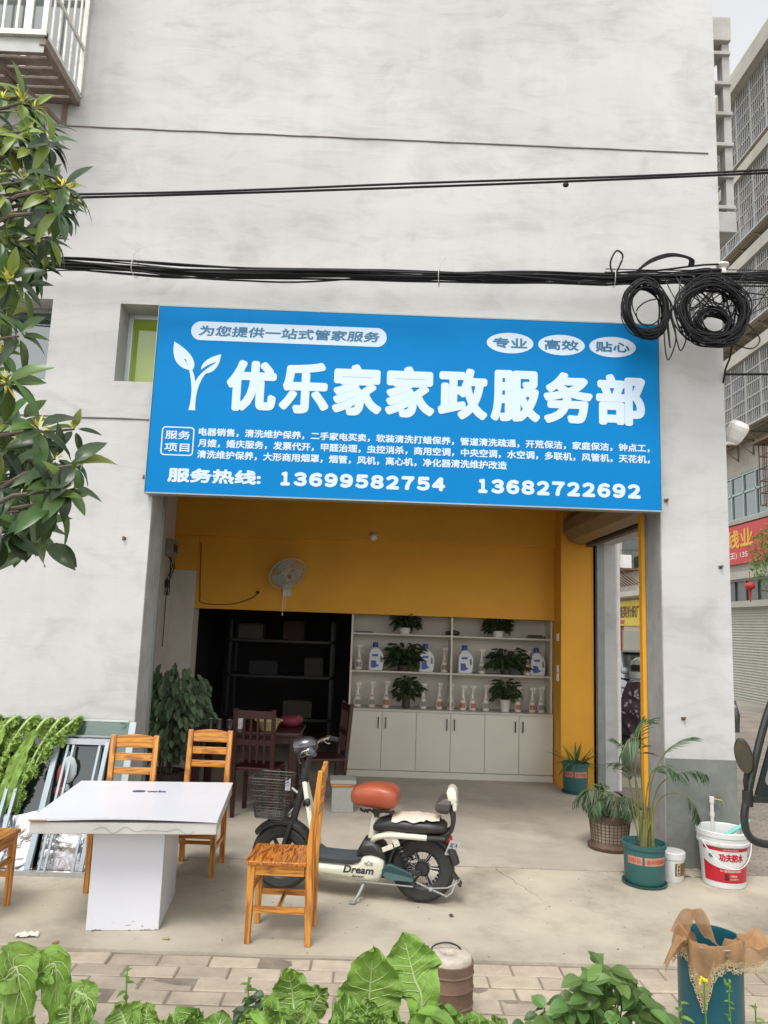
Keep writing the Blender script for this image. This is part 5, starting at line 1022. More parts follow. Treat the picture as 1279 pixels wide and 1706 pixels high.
# ------------------------------------------------------------------ the electric scooter
def ebike():
    o = thing('electric_scooter', 'cream electric scooter with orange-red saddle and front basket parked before the shop', 'scooter', (.39, -.78, 0), math.atan2(.16608, -.98611))
    # local frame: +x forward, +y is away from the camera side of the machine, z up
    CRM = mat('cream_paint', (.60, .59, .47), .3, 0, .05, 4, 0, 1, .5, coat=.3); BLK = mat('scooter_black', (.022, .022, .023), .45, 0, .2, 10); MAT_ = mat('footmat_grey', (.06, .075, .085), .6, 0, .2, 8, .3, 90)
    TYR = mat('scooter_tyre', (.026, .025, .023), .75, 0, .25, 20, .2, 60); DTEAL = mat('motor_cover', (.016, .05, .05), .35, 0, .1, 4); ORG = mat('orange_saddle', (.33, .075, .036), .36, 0, .18, 6, .45, 11); WSEAT = mat('bare_cream_foam', (.60, .52, .42), .6, 0, .1, 12, .15, 60)
    L = .963
    def wheel(x, r, w, rimr):
        b = MB(); pr = [(rimr, -w * .8), (r * .86, -w), (r * .96, -w * .7), (r, 0), (r * .96, w * .7), (r * .86, w), (rimr, w * .8)]
        b.lathe(pr, (x, 0, r), 44, (0, 1, 0)); wl = b.build('wheel', TYR, o)
        b = MB(); b.lathe([(rimr + .004, -w * .8), (rimr - .02, -w * .5), (rimr - .022, w * .5), (rimr + .004, w * .8)], (x, 0, r), 40, (0, 1, 0)); b.lathe([(0, -.05), (.035, -.05), (.05, -.02), (.05, .02), (.035, .05), (0, .05)], (x, 0, r), 24, (0, 1, 0))
        for k in range(6): a = k * pi / 3; b.bar((x + .035 * cos(a), 0, r + .035 * sin(a)), (x + (rimr - .012) * cos(a), 0, r + (rimr - .012) * sin(a)), .022, .016, (0, 1, 0))
        b.build('rim', BLK, wl); return wl
    # rear wheel in line, front wheel on the turned fork
    rw_ = wheel(0, .212, .048, .125)
    b = MB()
    for k in range(26): a = 2 * pi * k / 26; b.tube([(.05 * cos(a), -.03, .212 + .05 * sin(a)), (.112 * cos(a + .15), -.035, .212 + .112 * sin(a + .15))], .0022, 4)
    b.build('spokes', STEEL, rw_)
    wheel(L, .215, .045, .14)
    def mud(x, zc, r, w, a0, a1, name, m):
        b = MB(); n = 22; rings = []
        for i in range(n + 1):
            a = a0 + (a1 - a0) * i / n; rings.append([(x + q * cos(a), y, zc + q * sin(a)) for q, y in ((r - .012, -w), (r + .004, -w), (r + .022, -w * .6), (r + .028, 0), (r + .022, w * .6), (r + .004, w), (r - .012, w), (r + .012, w * .5), (r + .018, 0), (r + .012, -w * .5))])
        b.loft(rings); return b.build(name, m, o)
    mud(0, .212, .222, .062, radians(-15), radians(168), 'rear_fender', BLK); mud(L, .215, .225, .055, radians(38), radians(150), 'front_fender', BLK)
    # step-through body shell: deck and rear battery box
    def sec(x, w, zb, zt, rr_=.03): return [(x, -w + rr_, zb), (x, -w, zb + rr_), (x, -w, zt - rr_), (x, -w + rr_, zt), (x, w - rr_, zt), (x, w, zt - rr_), (x, w, zb + rr_), (x, w - rr_, zb)]
    b = MB(); b.loft([sec(.245, .05, .19, .25, .02), sec(.252, .085, .165, .272), sec(.285, .105, .125, .283), sec(.34, .11, .118, .287), sec(.385, .11, .118, .276), sec(.42, .11, .120, .24), sec(.50, .11, .125, .222), sec(.66, .11, .135, .224), sec(.76, .095, .15, .232), sec(.80, .06, .17, .23, .02)]); b.build('body_shell', CRM, o, bevel=.006, sharp=50)
    b = MB(); b.loft([[(x, -w, z) for w, z in ((.10, zb), (.115, zt), (-.115, zt), (-.10, zb))] for x, zb, zt in ((.40, .255, .275), (.45, .226, .262), (.55, .222, .258), (.68, .225, .262), (.745, .235, .30))], True, False); b.build('footboard', MAT_, o, bevel=.006)
    b = MB(); b.loft([sec(.235, .08, .25, .30, .02), sec(.26, .10, .262, .345), sec(.33, .10, .276, .385), sec(.395, .095, .272, .375), sec(.43, .085, .25, .31, .02)]); b.build('battery_hump', BLK, o, bevel=.008, sharp=50)
    b = MB(); b.loft([[(x, y, z) for y in (-w, w)] + [(x - .035, y * .9, z - .005) for y in (w, -w)] for x, z, w in ((.765, .215, .09), (.745, .32, .10), (.77, .44, .085), (.805, .56, .062), (.835, .68, .045), (.845, .72, .035))], True, False); b.build('leg_shield', CRM, o, bevel=.012)
    b = MB(); b.ell((.79, -.055, .585), (.022, .02, .028), 12); b.box(.772, .80, -.06, -.045, .53, .545); b.build('lock_barrel', BLK, o)
    # writing on the shell, camera side
    INKB = mat('shell_print', (.03, .03, .035), .5)
    def side(u, v, h): return (u, -.1115 - h, v)
    b = MB(); fl = lambda u, v, h: side(.835 - u, v, h)
    write(b, 'Dream', .835 - .515, .835 - .315, .175, .222, fl, .0022, 6, slant=.25); write(b, 'forest', .835 - .455, .835 - .375, .152, .166, fl, .0008, 4, slant=.2)
    cx = .835 - .345
    b.tube([fl(cx + u, .232 + v, .001) for u, v in ((-.022, .002), (-.028, .018), (-.014, .010), (0, .030), (.014, .010), (.028, .018), (.022, .002), (-.022, .002))], .0018, 4)
    b.build('shell_lettering', INKB, o)
    # seat post and saddle
    b = MB(); b.tube([(.345, 0, .37), (.325, 0, .56)], .030, 18); b.build('seat_post', CRM, o)
    b = MB()
    ring = lambda x, w, zb, zt, f: [(x, w * (abs(cos(a)) ** .6 * (1 if cos(a) > 0 else -1)) * (1 if sin(a) > 0 else f), (zb + zt) / 2 + (zt - zb) / 2 * (abs(sin(a)) ** .5) * (1 if sin(a) > 0 else -1)) for a in (2 * pi * k / 20 for k in range(20))]
    b.loft([ring(.498, .03, .62, .66, .9), ring(.488, .06, .60, .685, .9), ring(.455, .085, .585, .71, .9), ring(.38, .105, .578, .730, .9), ring(.29, .125, .57, .735, .9), ring(.23, .13, .568, .728, .95), ring(.19, .125, .59, .705, .95), ring(.172, .09, .61, .68, .95)]); b.build('saddle_cover', ORG, o, sharp=70)
    b = MB(); r_ = random.Random(4); n = 30; vs = []
    for k in range(n + 1): x = .42 - .235 * k / n; zz = .582 + .012 * noise.noise(Vector((k * .4, 0, 0))); vs += [(x, -.112 - .012 * sin(pi * k / n), zz + .004), (x, -.100, zz - .018 - .022 * abs(noise.noise(Vector((k * .8, 3, 0)))) - (.03 if 12 < k < 17 else 0))]
    b.add(vs, [(2 * k, 2 * k + 1, 2 * k + 3, 2 * k + 2) for k in range(n)], True); b.build('saddle_hem', BLK, o)
    # rear carrier frame, pillion seat with worn cover, backrest
    b = MB()
    for s in (-1, 1): b.tube(blob([(.335, s * .05, .36), (.31, s * .085, .40), (.22, s * .10, .425), (.08, s * .10, .428), (-.03, s * .095, .426)], closed=False), .019, 10)
    b.tube([(.335, -.05, .36), (.345, 0, .35), (.335, .05, .36)], .018, 8); b.build('carrier_frame', CRM, o)
    b = MB()
    for s in (-1, 1): b.tube([(-.03, s * .095, .426), (-.15, s * .085, .425)], .017, 10)
    b.tube([(-.15, -.085, .425), (-.165, 0, .425), (-.15, .085, .425)], .016, 8); b.build('grab_bar', BLK, o)
    ps = lambda x, w, zb, zt: [(x, w * cos(a), (zb + zt) / 2 + (zt - zb) / 2 * (abs(sin(a)) ** .6) * (1 if sin(a) > 0 else -1)) for a in (2 * pi * k / 18 for k in range(18))]
    b = MB(); b.loft([ps(.335, .05, .435, .475), ps(.315, .085, .43, .50), ps(.22, .105, .435, .535), ps(.10, .115, .435, .535), ps(-.05, .115, .44, .528), ps(-.13, .10, .445, .52), ps(-.155, .07, .455, .50)]); b.build('pillion_seat', BLK, o, sharp=70)
    b = MB(); r_ = random.Random(6)
    def patch(u, v):
        x = .205 - .315 * u; jag = .012 * noise.noise(Vector((u * 9, 2, 0))); a = radians(14 + 7 * sin(u * 17) - (22 if u > .72 else 0)) + radians(150) * v; w = .107 + .012 * sin(pi * u); e = (abs(sin(a)) ** .55) * (1 if sin(a) > 0 else -1)
        return (x, w * cos(a) * 1.02, .486 + .058 * e + (.012 * sin(pi * u) if sin(a) > 0 else 0) + jag * (1 - v))
    b.grid(patch, 22, 16); b.build('worn_cover', WSEAT, o, sharp=180)
    b = MB()
    for s in (-1, 1): b.tube(blob([(-.12, s * .05, .43), (-.185, s * .05, .47), (-.195, s * .05, .55), (-.175, s * .045, .62)], closed=False), .014, 8)
    b.build('backrest_strut', BLK, o)
    br = lambda x0, x1, w, z: [(x0, -w, z), (x1, -w, z), (x1, w, z), (x0, w, z)]
    b = MB(); b.loft([br(-.17, -.10, .07, .578), br(-.175, -.075, .10, .60), br(-.185, -.085, .105, .645), br(-.195, -.14, .09, .68)], True, False); b.build('backrest_pad', mat('backrest_brown', (.07, .055, .05), .6), o, bevel=.015)
    b = MB(); b.loft([br(-.215, -.155, .09, .64), br(-.222, -.16, .095, .68), br(-.215, -.15, .09, .72), br(-.20, -.165, .06, .745)], True, False); b.loft([br(-.222, -.195, .09, .60), br(-.222, -.19, .09, .66)], True, False); b.build('backrest_cap', CRM, o, bevel=.012)
    # tail light, number plate
    b = MB(); b.ell((-.165, 0, .405), (.03, .06, .032), 14); b.build('tail_light', mat('tail_red', (.35, .01, .02), .25), o)
    b = MB(); b.bar((-.15, 0, .40), (-.165, 0, .30), .05, .014, (1, 0, 0)); b.bar((-.11, 0, .41), (-.13, 0, .33), .03, .02); b.build('plate_holder', BLK, o)
    npm = Matrix.Rotation(radians(-22), 3, 'Y') @ Matrix.Rotation(radians(38), 3, 'Z'); pc = Vector((-.195, -.03, .36))
    PT = lambda u, v, h: pc + npm @ Vector((-.004 - h, u, v))
    b = MB(); b.add([PT(u, v, 0) for u, v in rrect(-.055, .055, -.05, .05, .008, 3)], [tuple(range(16))]); b.add([PT(u, v, -.003) for u, v in rrect(-.055, .055, -.05, .05, .008, 3)], [tuple(reversed(range(16)))]); pl_ = b.build('number_plate', mat('plate_white', (.62, .62, .62), .4), o)
    b = MB(); write(b, 'A 28', -.04, .04, .004, .034, lambda u, v, h: PT(-u, v, .0008 + h), .001, 4); write(b, '6473', -.045, .045, -.036, -.004, lambda u, v, h: PT(-u, v, .0008 + h), .001, 4); b.build('plate_lettering', mat('plate_ink', (.05, .05, .18), .5), pl_)
    # swing arm, motor cover, shock, stand, carrier hook
    b = MB(); b.prism([(.262, .20), (.255, .17), (.225, .145), (.06, .142), (.045, .165), (.06, .20), (.20, .245), (.235, .24)], lambda u, v, w: (u, -.098 + w, v), .035); b.build('motor_cover', DTEAL, o, bevel=.010, seg=3)
    b = MB(); b.prism([(.05, .148), (.05, .17), (.235, .197), (.25, .178), (.225, .15)], lambda u, v, w: (u, -.1012 + w, v), .002); b.build('cover_band', mat('cover_band', (.06, .12, .12), .4), o)
    for s in (-1, 1):
        b = MB(); p, q = Vector((.175, s * .085, .395)), Vector((.075, s * .085, .23)); N = 60; ax_ = (q - p).normalized(); e1 = ax_.orthogonal().normalized(); e2 = ax_.cross(e1)
        b.tube([p + (q - p) * (k / N) + (e1 * cos(k * .75) + e2 * sin(k * .75)) * .019 for k in range(N + 1)], .0055, 5); b.tube([p, q], .008, 6); b.build('shock_absorber', BLK, o)
    b = MB(); b.bar((.19, -.097, .43), (.16, -.097, .36), .04, .02, (0, 1, 0)); b.bar((.19, -.10, .36), (.26, -.10, .33), .03, .012, (0, 1, 0)); b.build('shock_mount', CRM, o, bevel=.004)
    b = MB(); b.bar((.28, -.05, .16), (.0, -.085, .205), .03, .035); b.bar((.28, .05, .16), (.0, .085, .205), .03, .035); b.build('swing_arm', BLK, o, bevel=.004)
    b = MB(); b.tube([(.37, -.07, .125), (.40, -.13, .055), (.43, -.165, .012)], [.012, .011, .010], 8); b.tube([(.415, -.165, .012), (.455, -.165, .010)], .012, 8); b.build('side_stand', RAIL, o)
    b = MB(); b.tube([(.40, -.10, .125), (.05, -.10, .12)], .005, 5); b.tube([(.03, -.10, .15), (-.08, -.10, .11), (-.17, -.09, .075)], .006, 5); b.tube([(-.06, -.105, .12), (-.17, -.08, .125), (-.24, -.05, .155), (-.255, -.05, .19)], .005, 5); b.ell((-.065, -.10, .115), (.016, .02, .016), 8); b.tube([(-.17, -.09, .075), (-.20, -.08, .10), (-.23, -.05, .17)], .005, 5); b.build('axle_hardware', STEEL, o)
    b = MB(); b.loft([[(-.19, -.04, .20), (-.19, .04, .20), (-.205, .04, .20), (-.205, -.04, .20)], [(-.245, -.05, .125), (-.245, .05, .125), (-.26, .05, .13), (-.26, -.05, .13)]], True, False); b.build('mud_flap', BLK, o)
    # fork, stem, basket, lamp, bars
    b = MB()
    for s in (-1, 1): b.tube([(L, s * .065, .215), (.925, s * .065, .36), (.90, s * .06, .44)], .015, 8)
    b.tube([(.90, -.06, .44), (.90, .06, .44)], .02, 8); b.tube([(.90, 0, .44), (.85, 0, .64), (.825, 0, .80)], .025, 12); b.build('fork', BLK, o)
    b = MB(); b.tube([(.842, 0, .70), (.80, 0, .90)], .019, 12); b.tube([(.843, 0, .69), (.836, 0, .73)], .034, 14); b.build('steering_stem', BLK, o)
    BW = mat('basket_wire', (.05, .047, .047), .45, .4); bk = MB()
    x0, x1, w_, z0, z1 = .905, 1.17, .14, .475, .735
    def bpt(u, v, t): # u across, t height
        k = .80 + .20 * t; return ((x0 + x1) / 2 + (u * (x1 - x0) / 2) * k + .02 * t, v * w_ * k, z0 + (z1 - z0) * t)
    def rect(t, r=.25, n=6):
        out = []
        for cx, cy, a in ((1 - r, 1 - r, 0), (-1 + r, 1 - r, pi / 2), (-1 + r, -1 + r, pi), (1 - r, -1 + r, 1.5 * pi)): out += [bpt(cx + r * cos(a + pi / 2 * k / n), cy + r * sin(a + pi / 2 * k / n), t) for k in range(n + 1)]
        return out
    for t in (0, .07, .14, .21, .28, .42, .56, .70, .85): bk.tube(rect(t), .0022, 4, closed=True)
    bk.tube(rect(1.0), .0055, 6, closed=True); bk.tube(rect(.92), .003, 4, closed=True)
    N_ = len(rect(0))
    for k in range(0, N_): bk.tube([rect(0)[k], rect(.30)[k]], .0018, 4)
    for side_ in (-1, 1):
        for k in range(12): q = -.75 + 1.5 * k / 11; bk.tube([bpt(q, side_, 0), bpt(q, side_, .30)], .0018, 4); bk.tube([bpt(side_, q, 0), bpt(side_, q, .30)], .0018, 4)
        bk.tube([bpt(0, side_, .3), bpt(0, side_, 1)], .0025, 4); bk.tube([bpt(side_, 0, .3), bpt(side_, 0, 1)], .0025, 4)
        for q in (-.75, .75): bk.tube([bpt(q, side_, .3), bpt(q, side_, 1)], .0025, 4)
    for k in range(11): q = -.8 + 1.6 * k / 10; bk.tube([bpt(q, -.95, 0), bpt(q, .95, 0)], .0018, 4); bk.tube([bpt(-.95, q, 0), bpt(.95, q, 0)], .0018, 4)
    BKT = bk.build('basket', BW, o)
    b = MB(); b.bar(bpt(-.98, -.55, .70), bpt(-.98, -.55, 1.0), .035, .006, (0, 1, 0)); b.build('basket_clip', mat('clip_grey', (.42, .41, .46), .5), BKT)
    b = MB(); b.tube([(.86, 0, .56), (.95, 0, .47)], .012, 6); b.tube([(.86, 0, .62), (.92, 0, .66)], .010, 6); b.build('basket_stay', STEEL, o)
    b = MB(); b.lathe([(.0, -.085), (.03, -.08), (.055, -.05), (.066, 0), (.068, .055), (.062, .07), (.05, .065)], (.835, 0, .945), 26, (.93, 0, -.28)); b.build('lamp_shell', mat('chrome_black', (.10, .10, .105), .2, .8), o)
    b = MB(); b.lathe([(.0, .072), (.04, .068), (.0615, .058)], (.835, 0, .945), 26, (.93, 0, -.28)); b.build('lamp_lens', mat('lamp_lens', (.5, .5, .5), .1, .4), o)
    b = MB()
    hb = lambda s: blob([(.80, 0, .89), (.805, s * .09, .91), (.79, s * .17, .955), (.745, s * .26, .97), (.70, s * .33, .955)], closed=False)
    for s in (-1, 1): b.tube(hb(s), .011, 10)
    b.build('handlebar', CHROME, o)
    for s in (-1, 1):
        b = MB(); p = hb(s); b.tube([p[-1] + (p[-4] - p[-1]) * 1.8, p[-1] + (p[-1] - p[-4]) * .55], .017, 12); b.build('grip', mat('grip_blue_grey', (.06, .07, .085), .6) if s < 0 else BLK, o)
        b = MB(); q = p[-5]; b.tube(blob([q + Vector((.02, 0, .0)), q + Vector((.055, s * .03, -.015)), q + Vector((.05, s * .10, -.05)), q + Vector((.03, s * .14, -.06))], closed=False), .005, 6); b.ell(q + Vector((.012, 0, 0)), (.018, .018, .018), 8); b.build('brake_lever', CHROME, o)
    b = MB()
    for s in (-1, 1): b.tube(blob([Vector((.76, s * .2, .955)), Vector((.86, s * .12, .90)), Vector((.865, s * .04, .80)), Vector((.86, s * .02, .66))], closed=False), .004, 5)
    b.build('brake_cables', BLK, o)
    o.scale = (1, -1, 1)
    return o
ebike()

# ------------------------------------------------------------------ pots, buckets and tap round the right-hand pier
def palm_frond(mb, base, pts, n, L, wl, droop, rnd, rm=None, lm=None):
    """feather leaf: a rachis through pts with narrow leaflets on both sides from the bare foot upwards"""
    c = curve(pts, 20); N = len(c) - 1
    if rm: mb.mat(rm)
    mb.tube(c, [.006 - .004 * i / N for i in range(N + 1)], 5)
    if lm: mb.mat(lm)
    for k in range(n):
        t = base + (1 - base) * k / (n - 1); i = min(N - 1, int(t * N)); p = c[i].lerp(c[i + 1], t * N - i); d = (c[i + 1] - c[i]).normalized()
        side = d.cross(Vector((0, 0, 1)));  side = side.normalized() if side.length > .05 else Vector((1, 0, 0))
        for s in (-1, 1):
            v = (d * (.55 + .5 * t) + side * s * (1.0 - .35 * t) + Vector((0, 0, .15 - droop * rnd.uniform(.3, 1)))).normalized()
            leafquad(mb, p, v, side.cross(d) + Vector((0, 0, .6)), L * (.55 + .45 * sin(pi * min(1, (t - base) / (1 - base) * .8 + .2))) * rnd.uniform(.85, 1.1), wl, .28 + .2 * droop, 3)
PALML = mat('palm_leaflet', (.06, .115, .05), .45, 0, .2, 6, 0, 60, .45, .35, .22); PALMD = mat('dry_palm_leaflet', (.075, .10, .06), .5, 0, .25, 6, 0, 60, .4, .5, .2); CANE = mat('palm_cane', (.14, .15, .05), .5, 0, .25, 14)
BAND = mat('pot_pink_band', (.42, .21, .13), .6, 0, .15, 9); BANDT = mat('pot_band_text', (.40, .06, .045), .6)
def teal_pot(t, r0, r1, h, band=True):
    b = MB(); b.lathe([(0, .02), (r0, .02), (r0 + .004, .03), (r1 - .006, h - .035), (r1 + .004, h - .03), (r1 + .008, h), (r1 - .004, h), (r1 - .012, h - .035), (0, h - .04)], n=36); p = b.build('pot', TEAL, t)
    b = MB(); b.lathe([(0, .0), (r0 + .012, .0), (r0 + .026, .022), (r0 + .02, .022), (r0 + .008, .006), (0, .006)], n=36); b.build('saucer', TEAL, t)
    if not band: return
    rad = lambda z: r0 + .004 + (r1 - .010 - r0) * (z - .03) / (h - .065) + .0012
    z0, z1 = h * .55, h * .74
    for a0, a1, tx in ((200, 246, 'A·MEI BA'), (252, 322, '✿AMEIBA')):
        b = MB(); b.lathe([(rad(z0), z0), (rad(z1), z1)], n=14, a0=radians(a0), a1=radians(a1)); bb = b.build('pot_band', BAND, t)
        b = MB(); write(b, tx, 0, 1, 0, 1, lambda u, v, hh: ((rad(z0 + (z1 - z0) * (.22 + .56 * v)) + .001 + hh) * cos(radians(a0 + (a1 - a0) * (.08 + .84 * u))), (rad(z0 + (z1 - z0) * (.22 + .56 * v)) + .001 + hh) * sin(radians(a0 + (a1 - a0) * (.08 + .84 * u))), z0 + (z1 - z0) * (.22 + .56 * v)), .004, 5); b.build('band_lettering', BANDT, bb)
    b = MB(); b.grid(lambda u, v: ((r1 - .014) * v * cos(2 * pi * u), (r1 - .014) * v * sin(2 * pi * u), h - .038 + .012 * noise.noise(Vector((v * 5 * cos(6.28 * u), v * 5 * sin(6.28 * u), 1)))), 24, 8); b.build('soil', SOIL, t)
PP = thing('potted_palm', 'tall sparse palm in a teal pot with pink label bands, before the right pier', 'pot plant', (2.045, -.27, 0)); teal_pot(PP, .135, .152, .29)
r = random.Random(12); b = MB()
for k in range(11):
    a = k * 2.4; q = r.uniform(.01, .07); b.mat(CANE); b.tube([(q * cos(a), q * sin(a), .24), (q * cos(a) * 1.1 + r.uniform(-.015, .015), q * sin(a) * 1.1, .45 + r.uniform(0, .12))], [.013, .008], 7)
b.build('canes', CANE, PP)
b = MB()
fr_ = [([(0, 0, .40), (-.02, -.02, .75), (-.04, -.05, 1.0), (-.13, -.10, 1.03), (-.20, -.14, .93)], .40, 15, .17, 1.2, PALML), ([(.02, 0, .4), (.06, .0, .7), (.14, -.02, .90), (.24, -.05, 1.00), (.33, -.06, 1.04)], .52, 13, .16, .1, PALML),
       ([(.03, -.02, .4), (.09, -.03, .66), (.20, -.06, .78), (.34, -.08, .82), (.42, -.09, .80)], .50, 11, .14, .9, PALML), ([(.02, -.03, .38), (.10, -.05, .60), (.22, -.09, .66), (.32, -.12, .60), (.36, -.13, .50)], .62, 9, .13, 1.2, PALMD),
       ([(-.03, 0, .4), (-.05, .02, .72), (-.03, .04, .98), (.02, .05, 1.12), (.06, .06, 1.14)], .50, 13, .16, .2, PALML), ([(-.03, -.02, .36), (-.09, -.04, .62), (-.16, -.08, .82), (-.23, -.10, .86)], .60, 9, .13, .7, PALMD),
       ([(.0, -.03, .38), (-.0, -.06, .62), (.03, -.10, .80), (.10, -.14, .86), (.18, -.17, .82)], .50, 11, .14, .8, PALML), ([(-.02, .03, .38), (-.02, .06, .66), (-.10, .08, .90), (-.16, .10, .98)], .5, 11, .14, .4, PALML), ([(-.04, -.01, .30), (-.08, -.02, .48), (-.11, -.04, .66), (-.13, -.05, .8)], .8, 4, .10, .3, PALMD)]
for pts, base, n, L, dr, lm in fr_: palm_frond(b, base, pts, n, L, .017, dr, r, CANE, lm)
b.build('fronds', None, PP)
FP = thing('potted_palm', 'low arching fern-like palm in a brown lattice planter, behind the tall palm', 'pot plant', (2.06, .60, 0)); WK = mat('wicker_brown', (.12, .075, .05), .7, 0, .25, 12, .2, 50); WKL = mat('planter_panel', (.33, .27, .22), .6, 0, .3, 16)
b = MB(); b.lathe([(0, .05), (.135, .05), (.15, .07), (.163, .24), (0, .235)], n=32); b.build('planter_liner', WKL, FP)
b = MB(); b.lathe([(.160, .235), (.176, .235), (.180, .26), (.178, .285), (.160, .285), (.158, .25)], n=32); b.lathe([(0, .0), (.165, .0), (.185, .035), (.178, .035), (.155, .055), (.15, .065), (0, .055)], n=32)
for k in range(30): a = 2 * pi * k / 30; b.tube([(.148 * cos(a), .148 * sin(a), .06), (.168 * cos(a), .168 * sin(a), .24)], .0035, 5)
for k in range(7): z = .075 + k * .025; q = .151 + .0125 * (z - .07) / .17; b.tube([(q * cos(2 * pi * i / 32), q * sin(2 * pi * i / 32), z) for i in range(32)], .003, 5, closed=True)
b.build('planter', WK, FP); r = random.Random(31); b = MB()
for k in range(13):
    a = radians(150 + k * 19 + r.uniform(-8, 8)) if k < 8 else r.uniform(0, 6.28); R_ = r.uniform(.20, .32); hh = r.uniform(.16, .26)
    palm_frond(b, .3, [(0, 0, .24), (R_ * .35 * cos(a), R_ * .35 * sin(a), .24 + hh * .8), (R_ * .75 * cos(a), R_ * .75 * sin(a), .24 + hh), (R_ * 1.05 * cos(a), R_ * 1.05 * sin(a), .24 + hh * .55)], 13, .15, .016, .9, r, CANE, PALML if k % 3 else PALMD)
b.mat(LEAFL)
for k in range(60): a, q = r.uniform(0, 6.28), r.uniform(0, .14); leafquad(b, (q * cos(a), q * sin(a), .25), (cos(a), sin(a), r.uniform(.5, 2.5)), (0, 0, 1), r.uniform(.05, .12), .014, .4)
b.build('fronds', None, FP)
AL = thing('potted_aloe', 'small spiky aloe in a teal pot at the foot of the ochre column', 'pot plant', (2.345, 2.78, .004)); teal_pot(AL, .128, .145, .33); r = random.Random(2); b = MB()
for k in range(34): a = r.uniform(0, 6.28); e = r.uniform(.1, 1.5); q = r.uniform(0, .1); L_ = r.uniform(.14, .3); leafquad(b, (q * cos(a), q * sin(a), .30), (cos(a) * cos(e), sin(a) * cos(e), sin(e)), (-cos(a) * .3, -sin(a) * .3, 1), L_, .026, .25 + .3 * (e < .6), 4)
b.build('leaves', LEAFM, AL)
BKW = mat('bucket_white', (.66, .67, .66), .4, 0, .05, 5, dirt=(.45, .42, .36, .4), ds=7); BKR = mat('bucket_red', (.47, .012, .03), .4, 0, .05, 4)
BU = thing('paint_bucket', 'big white bucket with a red waterproofing label beside the tap', 'bucket', (2.655, -.205, 0))
brad = lambda z: .148 + (.175 - .148) * z / .385
b = MB(); b.lathe([(0, 0), (.143, 0), (.148, .006), (brad(.29), .29), (.181, .295), (.183, .315), (.178, .318), (.180, .345), (.186, .352), (.188, .385), (.182, .39), (.176, .385), (.172, .34), (.15, .05), (0, .04)], n=48); b.build('pail', BKW, BU)
def onb(da, sc=1.0): return lambda u, v, h: ((brad(v) + .0012 + h) * cos(radians(da) + u / .165), (brad(v) + .0012 + h) * sin(radians(da) + u / .165), v)
mid = 262
b = MB(); b.lathe([(brad(.262) + .0010, .262), (brad(.285) + .0010, .285)], n=34, a0=radians(mid - 70), a1=radians(mid + 62)); n = 34; vs = []
for k in range(n + 1):
    a = radians(mid - 70 + 132 * k / n); q = k / n * 2 - 1; zt = .185 - .045 * (1 - q * q) + (.02 if q > .3 else 0) * (q - .3); vs += [((brad(.045) + .001) * cos(a), (brad(.045) + .001) * sin(a), .045), ((brad(zt) + .001) * cos(a), (brad(zt) + .001) * sin(a), zt)]
b.add(vs, [(2 * k, 2 * k + 2, 2 * k + 3, 2 * k + 1) for k in range(n)], True); lb = b.build('red_label', BKR, BU)
b = MB(); write(b, '功夫防水', -.085, .095, .192, .248, onb(mid + 3), .0028, 6); b.build('title_lettering', BKR, BU)
b = MB(); write(b, 'K11通用型防水浆料', -.075, .085, .118, .138, onb(mid + 2), .0008, 4); write(b, '施工更简单更耐久', -.05, .06, .268, .279, onb(mid + 2), .0004, 4); write(b, '年质量保证', -.005, .05, .088, .102, onb(mid + 2), .0006, 4); write(b, '防水更长久', -.005, .065, .066, .080, onb(mid + 2), .0006, 4); b.build('label_small_print', mat('label_cream', (.62, .45, .36), .5), lb)
b = MB(); write(b, '5', -.048, -.014, .062, .108, onb(mid + 2), .004, 6); b.build('label_numeral', mat('label_black', (.03, .015, .015), .5), lb)
b = MB(); b.add([onb(mid - 46)(.020 * cos(2 * pi * i / 20), .222 + .016 * sin(2 * pi * i / 20), .0006) for i in range(20)], [tuple(range(20))]); b.build('round_mark', mat('label_grey_blue', (.16, .16, .24), .5), BU)
b = MB(); hp = [(.190 * cos(radians(195 + 140 * k / 20)), .190 * sin(radians(195 + 140 * k / 20)) - .03 * sin(pi * k / 20), .33 - .17 * sin(pi * k / 20)) for k in range(21)]; b.tube(hp, .0035, 6); b.build('handle', BKW, BU)
BRS = thing('paint_brush', 'turquoise plastic brush lying in the big white bucket', 'brush', (2.655, -.205, .33)); TQ = mat('turquoise_plastic', (.16, .52, .44), .4, 0, .05, 6)
b = MB(); b.tube([(.0, -.05, .02), (.10, .0, .05), (.20, .06, .085), (.235, .07, .10)], [.016, .014, .013, .015], 10); b.build('handle', TQ, BRS); b = MB(); b.box(-.10, .02, -.11, .03, -.01, .02); b.build('head', TQ, BRS, bevel=.012)
SB = thing('paint_bucket', 'small white food tub with a dark picture label, behind the tall palm', 'bucket', (2.295, -.15, 0))
b = MB(); b.lathe([(0, 0), (.078, 0), (.081, .006), (.088, .155), (.094, .158), (.096, .20), (.090, .205), (.0, .207)], n=36); b.build('tub', BKW, SB)
b = MB(); b.lathe([(.0835, .045), (.0882, .135)], n=14, a0=radians(262), a1=radians(330)); sb = b.build('picture_label', mat('label_brown_gold', (.16, .10, .03), .5, 0, .6, 45), SB)
b = MB(); b.lathe([(.0846, .05), (.0886, .13)], n=5, a0=radians(272), a1=radians(288)); sb2 = b.build('label_strip', mat('label_paper', (.55, .5, .4), .6), SB)
b = MB()
for ch, z in (('酱', .104), ('香', .079), ('菜', .054)): write(b, ch, -.008, .008, z, z + .02, lambda u, v, h: ((.0835 + .045 * (v - .045) + .0030 + h) * cos(radians(280) + u / .085), (.0835 + .045 * (v - .045) + .0030 + h) * sin(radians(280) + u / .085), v), .0006, 4)
b.build('strip_lettering', BLACKP, sb2)
TP = thing('garden_tap', 'white plastic standpipe with a tap at the grey pier base', 'tap', (2.655, -.035, 0))
